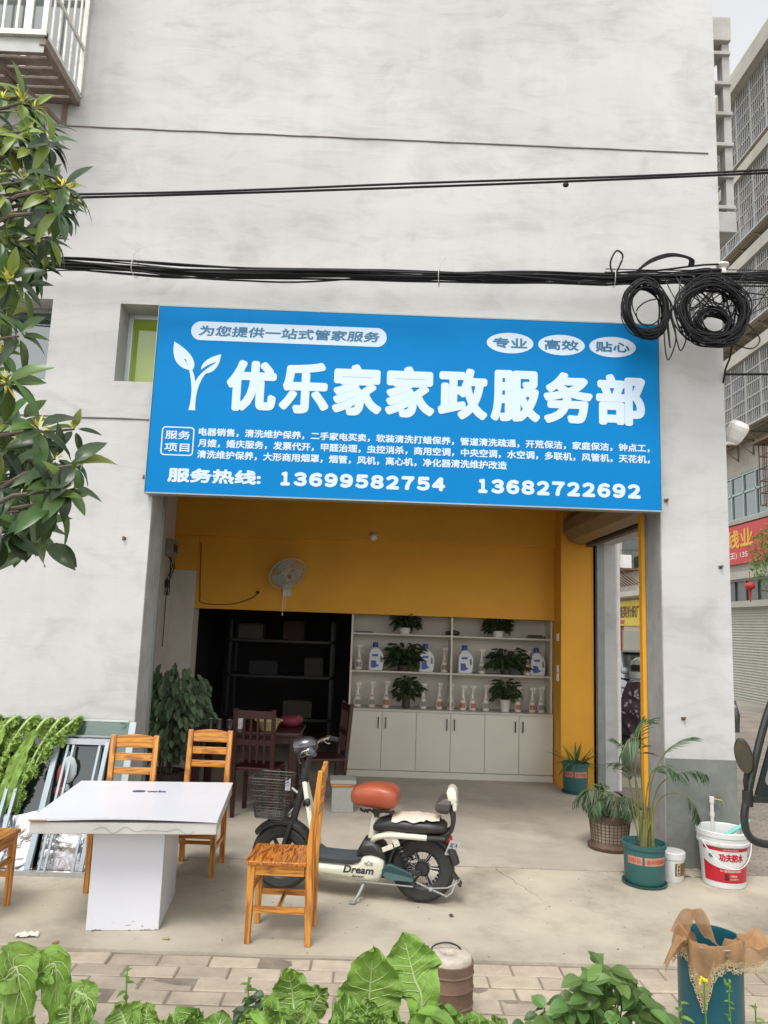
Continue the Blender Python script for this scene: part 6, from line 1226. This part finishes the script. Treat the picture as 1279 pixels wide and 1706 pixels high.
b = MB(); b.tube([(0, 0, -.02), (0, 0, .545)], .014, 12); b.tube([(0, 0, .43), (0, 0, .46)], .018, 12); b.tube([(0, 0, .53), (0, 0, .575)], .019, 12); b.build('standpipe', PVC, TP)
b = MB(); b.tube(blob([(.0, 0, .56), (.04, -.02, .558), (.062, -.03, .55), (.072, -.035, .515)], closed=False), .009, 8); b.bar((.045, -.02, .56), (.045, -.02, .59), .03, .01); b.build('tap', mat('tap_bronze', (.30, .27, .17), .35, .6), TP)
b = MB(); b.box(-.20, .26, -.028, -.006, 0, .035); b.grid(lambda u, v: (-.42 + .75 * u, -.09 + .085 * v, .006 + .03 * v * v + .012 * noise.noise(Vector((u * 14, v * 3, 2)))), 40, 6); tag(b.build('rubble_ridge', CONC, loc=(2.55, 0, 0)), 'crumbled mortar ridge along the foot of the grey pier', 'mortar')

# ------------------------------------------------------------------ electric tricycle cab at the right edge
TK = thing('cargo_tricycle', 'dark electric tricycle cab with a round-ended mirror, cut off at the right edge', 'tricycle', (0, 0, 0)); TKF = mat('trike_frame', (.045, .05, .048), .35, .4, .15, 8); TKB = mat('trike_panel', (.06, .075, .075), .4, .2, .1, 4)
Yk = -1.6
Yo = Yk - .78
for yy in (Yk, Yo):
    b = MB(); b.tube(blob([(2.42, yy, 1.62), (2.31, yy, 1.36), (2.235, yy, 1.12), (2.178, yy, .90), (2.157, yy, .79), (2.17, yy, .70), (2.235, yy, .648), (2.40, yy, .64), (2.9, yy, .64)], 60, closed=False), .022, 10); b.build('door_hoop', TKF, TK)
    b = MB(); b.bar((2.19, yy, .885), (3.0, yy, .885), .03, .035); b.build('window_rail', TKF, TK); b = MB(); b.bar((2.33, yy + .004, 1.40), (3.0, yy + .004, 1.40), .04, .05); b.build('window_rail', TKF, TK)
    o_ = [(2.215, .905), (3.0, .905), (3.0, 1.375), (2.365, 1.375)]; i_ = rrect(0, 1, 0, 1, .14, 6)
    qd = lambda u, v: ((2.265 + (2.385 - 2.265) * v) * (1 - u) + 2.95 * u, .945 + .39 * v)
    inner = [qd(u, v) for u, v in i_]; n_ = len(inner)
    outer = [(2.222 + (2.372 - 2.222) * v if u < .5 else 3.0, .905 + .47 * v) for u, v in [(1 if k < 14 and (k < 7 or False) else 0, 0) for k in range(0)]] or [(lambda u, v: ((2.222 + .150 * v) * (1 - u) + 3.0 * u, .905 + .47 * v))(min(1, max(0, .5 + (u - .5) * 1.0 / max(abs(u - .5), abs(v - .5)) * .5)), min(1, max(0, .5 + (v - .5) / max(abs(u - .5), abs(v - .5)) * .5))) for u, v in i_]
    b = MB(); b.add([(u, yy + .01, v) for u, v in inner + outer] + [(u, yy - .006, v) for u, v in inner + outer], [(i, (i + 1) % n_, n_ + (i + 1) % n_, n_ + i) for i in range(n_)] + [(2 * n_ + i, 2 * n_ + (i + 1) % n_, 3 * n_ + (i + 1) % n_, 3 * n_ + i) for i in range(n_)] + [(i, (i + 1) % n_, 2 * n_ + (i + 1) % n_, 2 * n_ + i) for i in range(n_)], False); wn = b.build('window_seal', mat('window_seal', (.012, .02, .02), .5), TK)
    b = MB(); b.add([(u, yy + .003, v) for u, v in inner], [tuple(range(n_))]); b.build('pane', glass('trike_glass', (.75, .80, .78), .08, .25, (.35, .38, .36)), wn)
b = MB(); b.loft([[(2.40, Yo - .03, 1.60), (2.40, Yk + .03, 1.60), (4.0, Yk + .03, 1.70), (4.0, Yo - .03, 1.70)], [(2.40, Yo - .03, 1.64), (2.40, Yk + .03, 1.64), (4.0, Yk + .03, 1.75), (4.0, Yo - .03, 1.75)]], True, False); b.build('roof', TKB, TK, bevel=.015)
b = MB(); b.box(2.95, 4.3, Yo + .03, Yk - .03, .42, .88); b.build('cargo_box', TKB, TK, bevel=.02)
b = MB(); b.box(2.5, 3.0, Yo + .05, Yk - .05, .30, .36); b.box(2.75, 2.94, Yo + .1, Yk - .1, .3605, .62); b.build('seat_base', TKB, TK, bevel=.015)
b = MB(); b.tube([(2.30, Yo + .39, .95), (2.40, Yo + .39, .30)], .03, 10); b.tube([(2.33, Yo + .14, .98), (2.29, Yo + .39, .96), (2.33, Yo + .64, .98)], .014, 8); b.build('steering', TKF, TK)
for x, yy in ((2.55, Yo + .39), (3.6, Yo + .06), (3.6, Yo + .72)):
    b = MB(); b.lathe([(.0, -.04), (.10, -.04), (.17, -.05), (.215, -.025), (.215, .025), (.17, .05), (.10, .04), (0, .04)], (x, yy, .21), 28, (0, 1, 0)); b.build('wheel', BLACKP, TK)
MR = Matrix.Rotation(radians(-12), 3, 'Y') @ Matrix.Rotation(radians(-28), 3, 'Z')
b = MB(); c = Vector((2.155, Yk - .02, 1.125)); b.ell(c, (.048, .022, .102), 24, MR); b.tube(blob([c + MR @ Vector((0, 0, -.08)), (2.165, Yk - .01, .98), (2.178, Yk, .91)], closed=False), [.018] * 4 + [.013] * 30 if False else .014, 8); b.tube([(2.178, Yk - .0, .845), (2.18, Yk - .0, .93)], .029, 12); mm = b.build('mirror', BLACKP, TK)
b = MB(); b.add([c + MR @ Vector((.042 * cos(2 * pi * i / 28), -.0225, .094 * sin(2 * pi * i / 28))) for i in range(28)], [tuple(range(28))]); b.build('mirror_glass', mat('mirror_silver', (.6, .62, .60), .08, 1), mm)

# ------------------------------------------------------------------ coal stove and blue bin on the brick strip
ST = thing('coal_stove', 'rusty drum stove with a pale clay top and a wire handle, behind the mustard leaves', 'stove', (.405, -2.36, -.012))
b = MB(); b.lathe([(0, 0), (.112, 0), (.113, .12), (.117, .125), (.113, .13), (.113, .19), (.117, .196), (.113, .202), (.113, .25), (.118, .256), (.114, .262), (.115, .30), (.108, .302), (.108, .28)], n=36); b.build('drum', RUST, ST)
b = MB(); b.lathe([(.1075, .28), (.107, .315), (.10, .328), (.055, .333), (.035, .328), (.028, .31), (.026, .2), (0, .2)], n=36); b.build('clay_top', mat('fire_clay', (.44, .39, .32), .95, 0, .25, 18, .7, 45, .2), ST, sharp=60)
b = MB(); b.tube([(-.09 + .0, .02 + .0, .31)] + [(-.085 + .075 * (1 - cos(a)), .03, .315 + .045 * sin(a)) for a in (pi * k / 10 for k in range(1, 10))] + [(.06, .03, .31)], .004, 6); b.build('wire_handle', BLACKP, ST)
BN = thing('waste_bin', 'blue metal bin at the lower right with a frilled cloth over its rim', 'bin', (1.565, -2.50, -.012)); BNM = mat('bin_blue_paint', (.010, .085, .115), .35, .2, .15, 5, 0, 1, .5, dirt=(.03, .04, .04, .6), ds=3)
b = MB(); b.lathe([(.148, 0), (.150, .01), (.152, .47), (.158, .475), (.158, .488), (.150, .488), (.146, .47), (.142, .02), (0, .015)], n=48); b.build('body', BNM, BN); b = MB(); b.lathe([(.1525, .455), (.1555, .46), (.1525, .466)], n=48); b.tube([(.160 * cos(radians(q)), .160 * sin(radians(q)), .482) for q in range(0, 360, 8)], .005, 6, closed=True); b.build('rim', RAIL, BN)
GZ = thing('lace_cloth', 'rust-orange gauze cloth with a lace edge draped over the blue bin rim', 'cloth', (1.565, -2.50, -.012)); LCM = mat('lace_edge', (.56, .46, .28), .8, 0, .25, 60, 0, 90, .2, 0, .4)
_t = LCM.node_tree; _v = _n(_t, 'ShaderNodeTexVoronoi', Scale=95.0); _v.feature = 'DISTANCE_TO_EDGE'; _m = _n(_t, 'ShaderNodeMath', operation='LESS_THAN'); _m.inputs[1].default_value = .13
_tc = _n(_t, 'ShaderNodeTexCoord'); _t.links.new(_tc.outputs['Object'], _v.inputs['Vector']); _t.links.new(_v.outputs['Distance'], _m.inputs[0]); _x = _n(_t, 'ShaderNodeMixShader'); _tr = _n(_t, 'ShaderNodeBsdfTransparent')
_o = _t.nodes['Material Output']; _s = _o.inputs[0].links[0].from_socket; _t.links.new(_m.outputs[0], _x.inputs[0]); _t.links.new(_tr.outputs[0], _x.inputs[1]); _t.links.new(_s, _x.inputs[2]); _t.links.new(_x.outputs[0], _o.inputs[0])
GZM = mat('orange_gauze', (.58, .36, .19), .8, 0, .25, 14, .15, 160, .15, 0, .5, alpha=.72)
def drape(u, v):   # u round the rim from the left back over the front to the right, v from inside the bin to the hanging hem
    a = radians(172 + 190 * u); hem = .095 + .02 * sin(u * 7 + 1) + .16 * math.exp(-((u - .34) / .07) ** 2) - .03 * math.exp(-((u - .16) / .07) ** 2)
    s = v * (.10 + hem) - .10        # arc length over the rim: below 0 inside, above 0 hanging outside
    fold = .010 * sin(u * 31) + .006 * sin(u * 53 + 1) + .012 * noise.noise(Vector((u * 7, v * 2, 3)))
    if s < 0: r0, z = .158 + s * .75, .497 - abs(s) * (.25 + .4 * abs(sin(u * 9)))
    else: q = min(1, s / .03); r0, z = .158 + .012 * q + fold * min(1, s / .05), .497 - .012 * q * q - max(0, s - .012)
    lift = .035 * max(0, sin(u * 11 + .5)) * (1 - v) + .03 * math.exp(-((u - .12) / .08) ** 2); z += lift
    out = max(0, u - .80) / .20; r0 += out * (.16 * v); z += out * .06 * v
    return (r0 * cos(a), r0 * sin(a), z + .006 * noise.noise(Vector((u * 14, v * 6, 1))))
b = MB(); b.grid(drape, 130, 26)
b.grid(lambda u, v: (-.165 + .15 * u + .012 * sin(v * 4), -.11 + .17 * v - .05 * u, .485 + (.155 * sin(pi * min(1, u * 1.05)) ** 1.3) * (1 - .35 * v) + .010 * noise.noise(Vector((u * 5, v * 5, 3)))), 24, 12)
b.grid(lambda u, v: (-.16 - .10 * u + .02 * v, -.07 + .09 * (v - .5) + .01 * sin(v * 9), .505 - .13 * u ** 1.4 + .012 * sin(v * 8 + u * 3)), 20, 16)
b.grid(lambda u, v: (.13 + .26 * u, -.10 + .09 * v - .03 * u, .495 - .02 * u + .03 * sin(u * 3) - .05 * (1 - v) * (.4 + u) + .008 * sin(u * 21)), 26, 12)
b.build('gauze', GZM, GZ, sharp=180)
b = MB(); b.grid(lambda u, v: (lambda p: (p[0] * (1.01 + .02 * v), p[1] * (1.01 + .02 * v), p[2] + .02 - .045 * v + .004 * sin(u * 150) * v))(drape(.03 + .9 * u, 1.0)), 170, 5); b.grid(lambda u, v: (lambda p: (p[0] * 1.015, p[1] * 1.015, p[2] + .005 - .05 * v))(drape(.27 + .16 * u, .75)), 40, 5); b.build('lace_hem', LCM, GZ, sharp=180)
for o_ in (BN, GZ): o_.scale = (.90, .90, 1); o_.location.x = 1.552
# litter and hairline cracks
CRK = mat('crack_shadow', (.10, .085, .07), .95)
for j, (x, y, dx, dy, n) in enumerate(((1.0, -.04, .18, -.75, 44),)):
    rr = random.Random(90 + j); pts = []; px_, py_ = x, y
    for k in range(n + 1): pts.append((px_, py_, -.0012)); px_ += dx / n + rr.uniform(-.012, .012); py_ += dy / n + rr.uniform(-.010, .010)
    b = MB(); b.tube(pts, [.0020 * (1 - k / n) + .0013 for k in range(n + 1)], 5); tag(b.build('concrete_crack', CRK), kind='structure')
b = MB(); rr = random.Random(3)
b.grid(lambda u, v: (-.06 + .12 * u, -.025 + .05 * v, .004 + .022 * abs(noise.noise(Vector((u * 4, v * 4, 7)))) + .004), 14, 8, False); tag(b.build('crumpled_tissue', mat('tissue_white', (.6, .6, .52), .7), loc=(-1.87, -1.52, 0), rotz=.2), 'crumpled white tissue lying on the concrete at the lower left', 'litter')
for x, y, L in ((-1.68, -1.60, 'reddish leaf scrap at the concrete edge below the tissue'), (-1.10, -1.50, 'yellowish scrap by the corner of the table pedestal'), (.56, -1.02, 'dark pebble on the concrete behind the scooter')):
    b = MB(); b.grid(lambda u, v: (-.02 + .04 * u, -.012 + .024 * v, .003 + .014 * abs(noise.noise(Vector((u * 3 + x * 5, v * 3, 2))))), 6, 4); tag(b.build('litter_scrap', mat('scrap_%d' % int(abs(x) * 100), (.30, .14, .08) if x < -1.5 else (.4, .35, .12) if x < 0 else (.05, .05, .05), .8), loc=(x, y, .001), rotz=x * 3), L, 'litter')
b = MB(); rr = random.Random(77)
for k in range(260):
    x, y = rr.uniform(-3, 3.2), rr.uniform(-1.64, -.05) if k % 3 else rr.gauss(-.02, .02); s = rr.uniform(.002, .006); b.ell((x, y, s * .4 + .001), (s * rr.uniform(.7, 1.6), s, s * .6), 5)
tag(b.build('gravel', mat('grit', (.2, .17, .13), .9, 0, .4, 30)), kind='stuff')

# ------------------------------------------------------------------ garden plants in the foreground
def at(px, py, Y):
    v = _f + _r * ((px - 639.5) / 1270) - _u * ((py - 853) / 1270); return CAM + v * ((Y - CAM.y) / v.y)
def mustard(label, Y, leaves, seed, extra=None):
    """leaves: (tip, foot, half-width px, bend) measured in the plane y=Y"""
    root = at(*leaves[0][1], Y); root.z = .03
    t = thing('mustard_plant', label, 'plant', root, 0, 'mustard plants in the garden bed'); b = MB(); c = MB()
    for i, (tip, foot, hw, bend, dy) in enumerate(leaves):
        P, Q = at(*tip, Y + dy) - root, at(*foot, Y + dy * .4) - root; m = (P + Q) / 2 + Vector(bend); sc = (Y + 6.12) / 1270
        pts = [Vector((P.x * .1, 0, -.01)), Vector((Q.x * .6, Q.y * .6, max(.05, Q.z * .6))), Q, (Q + m) / 2 + (m - (P + Q) / 2) * .4, m, P]; cc = curve(pts, 26); k0 = int(len(cc) * .36)
        c.tube(cc[:-3], [.0075 - .006 * k / len(cc) for k in range(len(cc) - 3)], 6)
        toc = Vector((.1 * sin(i * 2.3 + seed), -1, .35)); veg_leaf(b, [p - toc * .002 for p in cc[k0:]], toc.normalized(), hw * sc, .014, seed + i * 1.7, 2.6, c, wfun=lambda q: (.16 + .86 * sin(pi * (q * .86 + .07)) ** 1.0) * (1 - q ** 12), vein=.005, m=22)
    c.build('leaf_stalks', RIB, t); b.build('foliage', LEAFG, t, sharp=180); return t
mustard('large mustard plant with two tall upright leaves left of the drum stove', -3.45, [((622, 1573), (612, 1725), 50, (.0, .02, .02), .0), ((670, 1552), (702, 1680), 44, (-.01, .02, .03), .08), ((560, 1668), (575, 1740), 22, (0, 0, .01), -.1), ((735, 1668), (690, 1740), 36, (.03, -.02, .02), -.12), ((655, 1680), (650, 1750), 30, (0, -.02, 0), -.16)], 1.0)
mustard('mustard plant with one pale upright leaf in the middle left of the bed', -3.4, [((478, 1610), (490, 1700), 36, (0, .02, .01), 0), ((425, 1690), (470, 1745), 32, (-.01, 0, .02), -.12), ((520, 1695), (500, 1750), 34, (.02, -.01, .02), -.1), ((545, 1645), (505, 1710), 22, (.01, .03, .02), .08)], 4.0)
mustard('mustard plant with drooping leaves in the lower left corner', -3.5, [((40, 1720), (10, 1640), 34, (.01, -.02, .10), -.05), ((88, 1720), (38, 1660), 26, (.05, -.01, .13), .0), ((5, 1632), (-20, 1730), 40, (0, 0, .02), .05), ((60, 1690), (30, 1760), 30, (0, 0, .0), -.15)], 7.0)
mustard('mustard plant with curled light leaves behind the flowering shoot at lower left', -3.55, [((108, 1665), (130, 1730), 26, (-.01, 0, .02), 0), ((148, 1705), (120, 1665), 20, (.02, -.01, .04), -.04), ((190, 1672), (215, 1735), 34, (-.01, .02, .02), .02), ((243, 1670), (222, 1735), 22, (.02, 0, .02), .05)], 11.0)
for j, (px, top, Y, L) in enumerate(((330, 1672, -3.5, 'low mustard plant left of the grey-green weed'), (585, 1650, -3.6, 'low mustard plant in front of the two tall mustard leaves'), (455, 1668, -3.62, 'low mustard plant in front of the pale upright mustard leaf'), (790, 1690, -3.55, 'low mustard plant right of the drum stove'), (690, 1700, -3.62, 'low mustard plant at the bottom edge under the drum stove'))):
    rr = random.Random(60 + j); lv = []
    for k in range(7):
        ox = rr.uniform(-62, 62); lv.append(((px + ox, top + rr.uniform(-8, 34) + abs(ox) * .25), (px + ox * .35, 1750), rr.uniform(22, 36), (ox * .0004, rr.uniform(-.04, .03), rr.uniform(.0, .05)), rr.uniform(-.18, .12)))
    mustard(L, Y, lv, 20 + j * 5)
def shoot(label, Y, foot, top, n, lw, m, seed, fl=None):
    root = at(*foot, Y); z0 = root.z; root.z = .03; t = thing('weed_shoot', label, 'plant', root, 0, 'small weeds in the garden bed'); r = random.Random(seed); P = at(*top, Y) - root
    b = MB(); cc = curve([(0, 0, -.01), (P.x * .3 + .01, .01, P.z * .5), (P.x * .8, 0, P.z * .85), P], 14); b.tube(cc, [.005 - .003 * k / len(cc) for k in range(len(cc))], 5); b.build('stem', LEAFL, t); b = MB()
    for k in range(n):
        i = int(len(cc) * (.35 + .62 * k / n)); a = k * 2.4; q = 1 - .6 * k / n; leafquad(b, cc[min(i, len(cc) - 1)], (cos(a), sin(a) * .8 - .2, .35), (0, -.3, 1), lw * q * r.uniform(.8, 1.2), lw * q * .5, .5, 4)
    if fl:
        b.mat(m); b.mat(fl)
        for k in range(7): b.ell(cc[-1] + Vector((r.uniform(-.012, .012), r.uniform(-.012, .012), r.uniform(-.02, .012))), (.005, .005, .007), 6)
    o = b.build('leaves', m, t); return t
FLY = mat('bright_yellow_petal', (.75, .60, .02), .5)
shoot('thin flowering shoot rising above the curled mustard leaves at lower left', -3.5, (214, 1745), (212, 1612), 12, .05, LEAFL, 1); shoot('weed shoot left of the pale upright mustard leaf', -3.4, (420, 1745), (414, 1628), 12, .05, LEAFM, 2)
shoot('yellow-flowered shoot in front of the left part of the blue bin', -3.2, (1176, 1745), (1173, 1634), 6, .035, LEAFL, 3, FLY); shoot('leafy budding shoot in front of the right part of the blue bin', -3.2, (1216, 1745), (1214, 1640), 16, .028, LEAFL, 4, LEAFL); shoot('short light shoot left of the blue bin foot', -3.25, (1130, 1745), (1134, 1668), 9, .055, LEAFL, 5); shoot('short light shoot at the right edge beside the blue bin', -3.2, (1262, 1745), (1258, 1672), 8, .05, LEAFL, 6)
def bushy(label, Y, x0, x1, ytop, n, lw, m, seed, rows=None):
    root = at((x0 + x1) / 2, 1745, Y); root.z = .03; t = thing('bushy_weed', label, 'plant', root, 0, 'small weeds in the garden bed'); r = random.Random(seed); b = MB(); st = MB(); f = MB()
    for k in range(n):
        u = r.random(); px = x0 + (x1 - x0) * u; hump = 1 - (2 * u - 1) ** 2 * .75 - .2 * abs(sin(u * 13 + seed)); py = 1740 - (1740 - ytop) * hump * r.uniform(.15, 1) ** .6; p = at(px, py, Y + r.uniform(-.12, .12)) - root
        if k % 3 == 0: st.tube([(p.x * .3, p.y * .3, 0), p * .6 + Vector((0, 0, .02)), p], .003, 4)
        a = r.uniform(0, 6.28); leafquad(f, p, (cos(a), sin(a) * .6 - .35, r.uniform(-.35, .35)), (r.uniform(-.3, .3), -.45, 1), lw * r.uniform(.6, 1.15), lw * r.uniform(.45, .75), .3, 5)
    st.build('stems', LEAFM, t); f.build('foliage', m, t); return t
bushy('dark bushy round-leaved weed left of the blue bin', -3.3, 905, 1115, 1592, 170, .075, LEAFM, 3); bushy('small grey-green round-leaved weed beside the pale upright mustard leaf', -3.35, 395, 475, 1640, 45, .055, LEAFD, 6); bushy('low weed between the drum stove and the dark bushy weed', -3.3, 868, 930, 1668, 26, .07, LEAFM, 8); bushy('low weed filling the gap right of the two tall mustard leaves', -3.55, 690, 770, 1668, 40, .07, LEAFG, 9); bushy('low weed behind the drooping leaves at lower left', -3.4, 60, 170, 1688, 36, .05, LEAFL, 10)
b = MB(); r = random.Random(44)
for k in range(420):
    x = r.uniform(-2.0, 2.4); y = -3.05 - r.random() ** 1.5 * .7; h = r.uniform(.06, .26) * (1.3 if x > 1.2 else .8); leafquad(b, (x, y, .03), (r.uniform(-.35, .35), r.uniform(-.3, .3), 1), (r.uniform(-1, 1), -1, .2), h, .008, .35, 4)
tag(b.build('grass', LEAFL), kind='stuff')

# ------------------------------------------------------------------ broad-leaved tree reaching in at the left
TL = thing('broadleaf_tree', 'glossy broad-leaved tree with yellow flower buds reaching in at the left edge', 'tree', (-2.3, -4.05, 0)); O = Vector((-2.3, -4.05, 0)); r = random.Random(17)
TLF = mat('glossy_leaf', (.075, .14, .032), .34, 0, .2, 5, 0, 60, .55, .40, .22); TLD = mat('shaded_leaf', (.036, .066, .024), .36, 0, .2, 5, 0, 60, .55, .35, .18); TLY = mat('young_leaf', (.20, .27, .045), .4, 0, .2, 5, 0, 60, .5, .3, .3)
tr_ = MB(); tr_.tube(blob([(0, 0, -.05), (.06, .03, .9), (-.03, .02, 1.8), (.08, 0, 2.7), (.0, .05, 3.8)], closed=False), [.085 - .0020 * k for k in range(29)] if False else .065, 10); tr_.build('trunk', BARK, TL)
lf = MB(); br_ = MB(); fb = MB()
def whorl(c, n, L, out, seed, bud=True, young=.15):
    rr = random.Random(seed); out = Vector(out).normalized()
    for k in range(n):
        a = 2 * pi * k / n + rr.uniform(-.4, .4); e1 = out.orthogonal().normalized(); e2 = out.cross(e1); d = (e1 * cos(a) + e2 * sin(a)) * 1.0 + out * rr.uniform(.05, .55) + Vector((0, 0, rr.uniform(-.55, .05)))
        q = rr.random(); lf.mat(TLY if q < young else TLF if q < .62 else TLD); leafquad(lf, c + d.normalized() * .012, d, out * .6 + Vector((0, -.35, .75)), L * rr.uniform(.55, 1.18), L * rr.uniform(.26, .42), rr.uniform(.2, .75), 6)
    if bud:
        for k in range(16): d = Vector((rr.gauss(0, 1), rr.gauss(0, 1), rr.gauss(.6, 1))).normalized(); leafquad(fb, c + d * .006, d, (0, -.5, 1), rr.uniform(.022, .045), .008, .1, 2)
wh = [(128, 318, 1), (122, 338, 0), (96, 330, 1), (75, 300, 0), (52, 300, 1), (30, 245, 0), (105, 395, 0), (70, 215, 1), (95, 240, 0), (48, 420, 1), (82, 440, 0), (30, 380, 0), (30, 705, 0), (60, 745, 1), (100, 790, 0), (75, 850, 0), (40, 830, 1), (25, 895, 0), (68, 880, 0), (18, 165, 1), (50, 172, 1), (70, 180, 1), (10, 215, 1), (42, 225, 0), (88, 215, 0), (12, 255, 1), (66, 250, 0), (35, 290, 0), (85, 275, 1), (20, 325, 0), (62, 320, 1), (100, 300, 0), (118, 312, 1), (40, 355, 0), (85, 345, 0), (112, 352, 0), (58, 395, 1), (90, 405, 1), (25, 400, 0), (15, 440, 0), (72, 440, 0), (40, 468, 1), (62, 480, 0), (8, 490, 0), (15, 520, 0), (36, 530, 1), (10, 560, 0), (55, 560, 0), (25, 590, 1), (10, 620, 0), (28, 640, 1), (5, 660, 0),
      (55, 700, 0), (82, 715, 1), (45, 725, 1), (142, 715, 1), (20, 750, 0), (110, 765, 1), (62, 760, 0), (138, 775, 0), (35, 790, 0), (85, 800, 0), (128, 815, 1), (10, 815, 0), (60, 830, 0), (105, 835, 0), (30, 850, 0), (85, 865, 0), (12, 870, 0), (50, 885, 0)]
for i, (px, py, bud) in enumerate(wh):
    Y = -3.95 + .22 * sin(i * 2.1); c = at(px - (14 if py < 380 else 24 if py < 640 else 18), py, Y) - O; big = 1.0 if py < 640 else 1.12; n = (9 if py < 640 else 7) if px not in (142,) else 5
    whorl(c, n, (.082 if py < 640 else .108) * (.66 if px == 142 else 1), (.55 + .3 * sin(i), -.35, .25 * cos(i * 1.3)), i, bool(bud), .38 if py < 330 else .22 if py < 520 else .10)
    hub = Vector((.05, .03, c.z - .25 if py > 650 else max(1.9, c.z - .35))) if i % 3 == 0 else c + Vector((-.28, .05 * sin(i), -.12)); br_.tube([hub, hub.lerp(c, .55) + Vector((0, 0, .03)), c], [.010 if i % 3 == 0 else .006, .006, .0035], 6)
whorl(at(80, 905, -4.02) - O, 4, .135, (.1, -.3, -1), 99, False, 0)
for k in range(150):
    c = Vector((r.uniform(-.9, .75), r.uniform(-.7, .6), r.uniform(1.95, 3.9)))
    w = at(0, 400, O.y + c.y).x - O.x
    if c.x > w - .16: continue
    whorl(c, 7, .11, (r.uniform(-1, 1), r.uniform(-1, 1), r.uniform(-.3, .8)), 200 + k, k % 2 == 0)
    if k % 2: br_.tube([(.03, .02, c.z - .3), c * .6 + Vector((0, 0, c.z * .4 - .05)), c], [.012, .007, .003], 5)
br_.build('branches', BARK, TL); lf.build('foliage', None, TL); fb.build('flower_buds', FLOWER, TL)
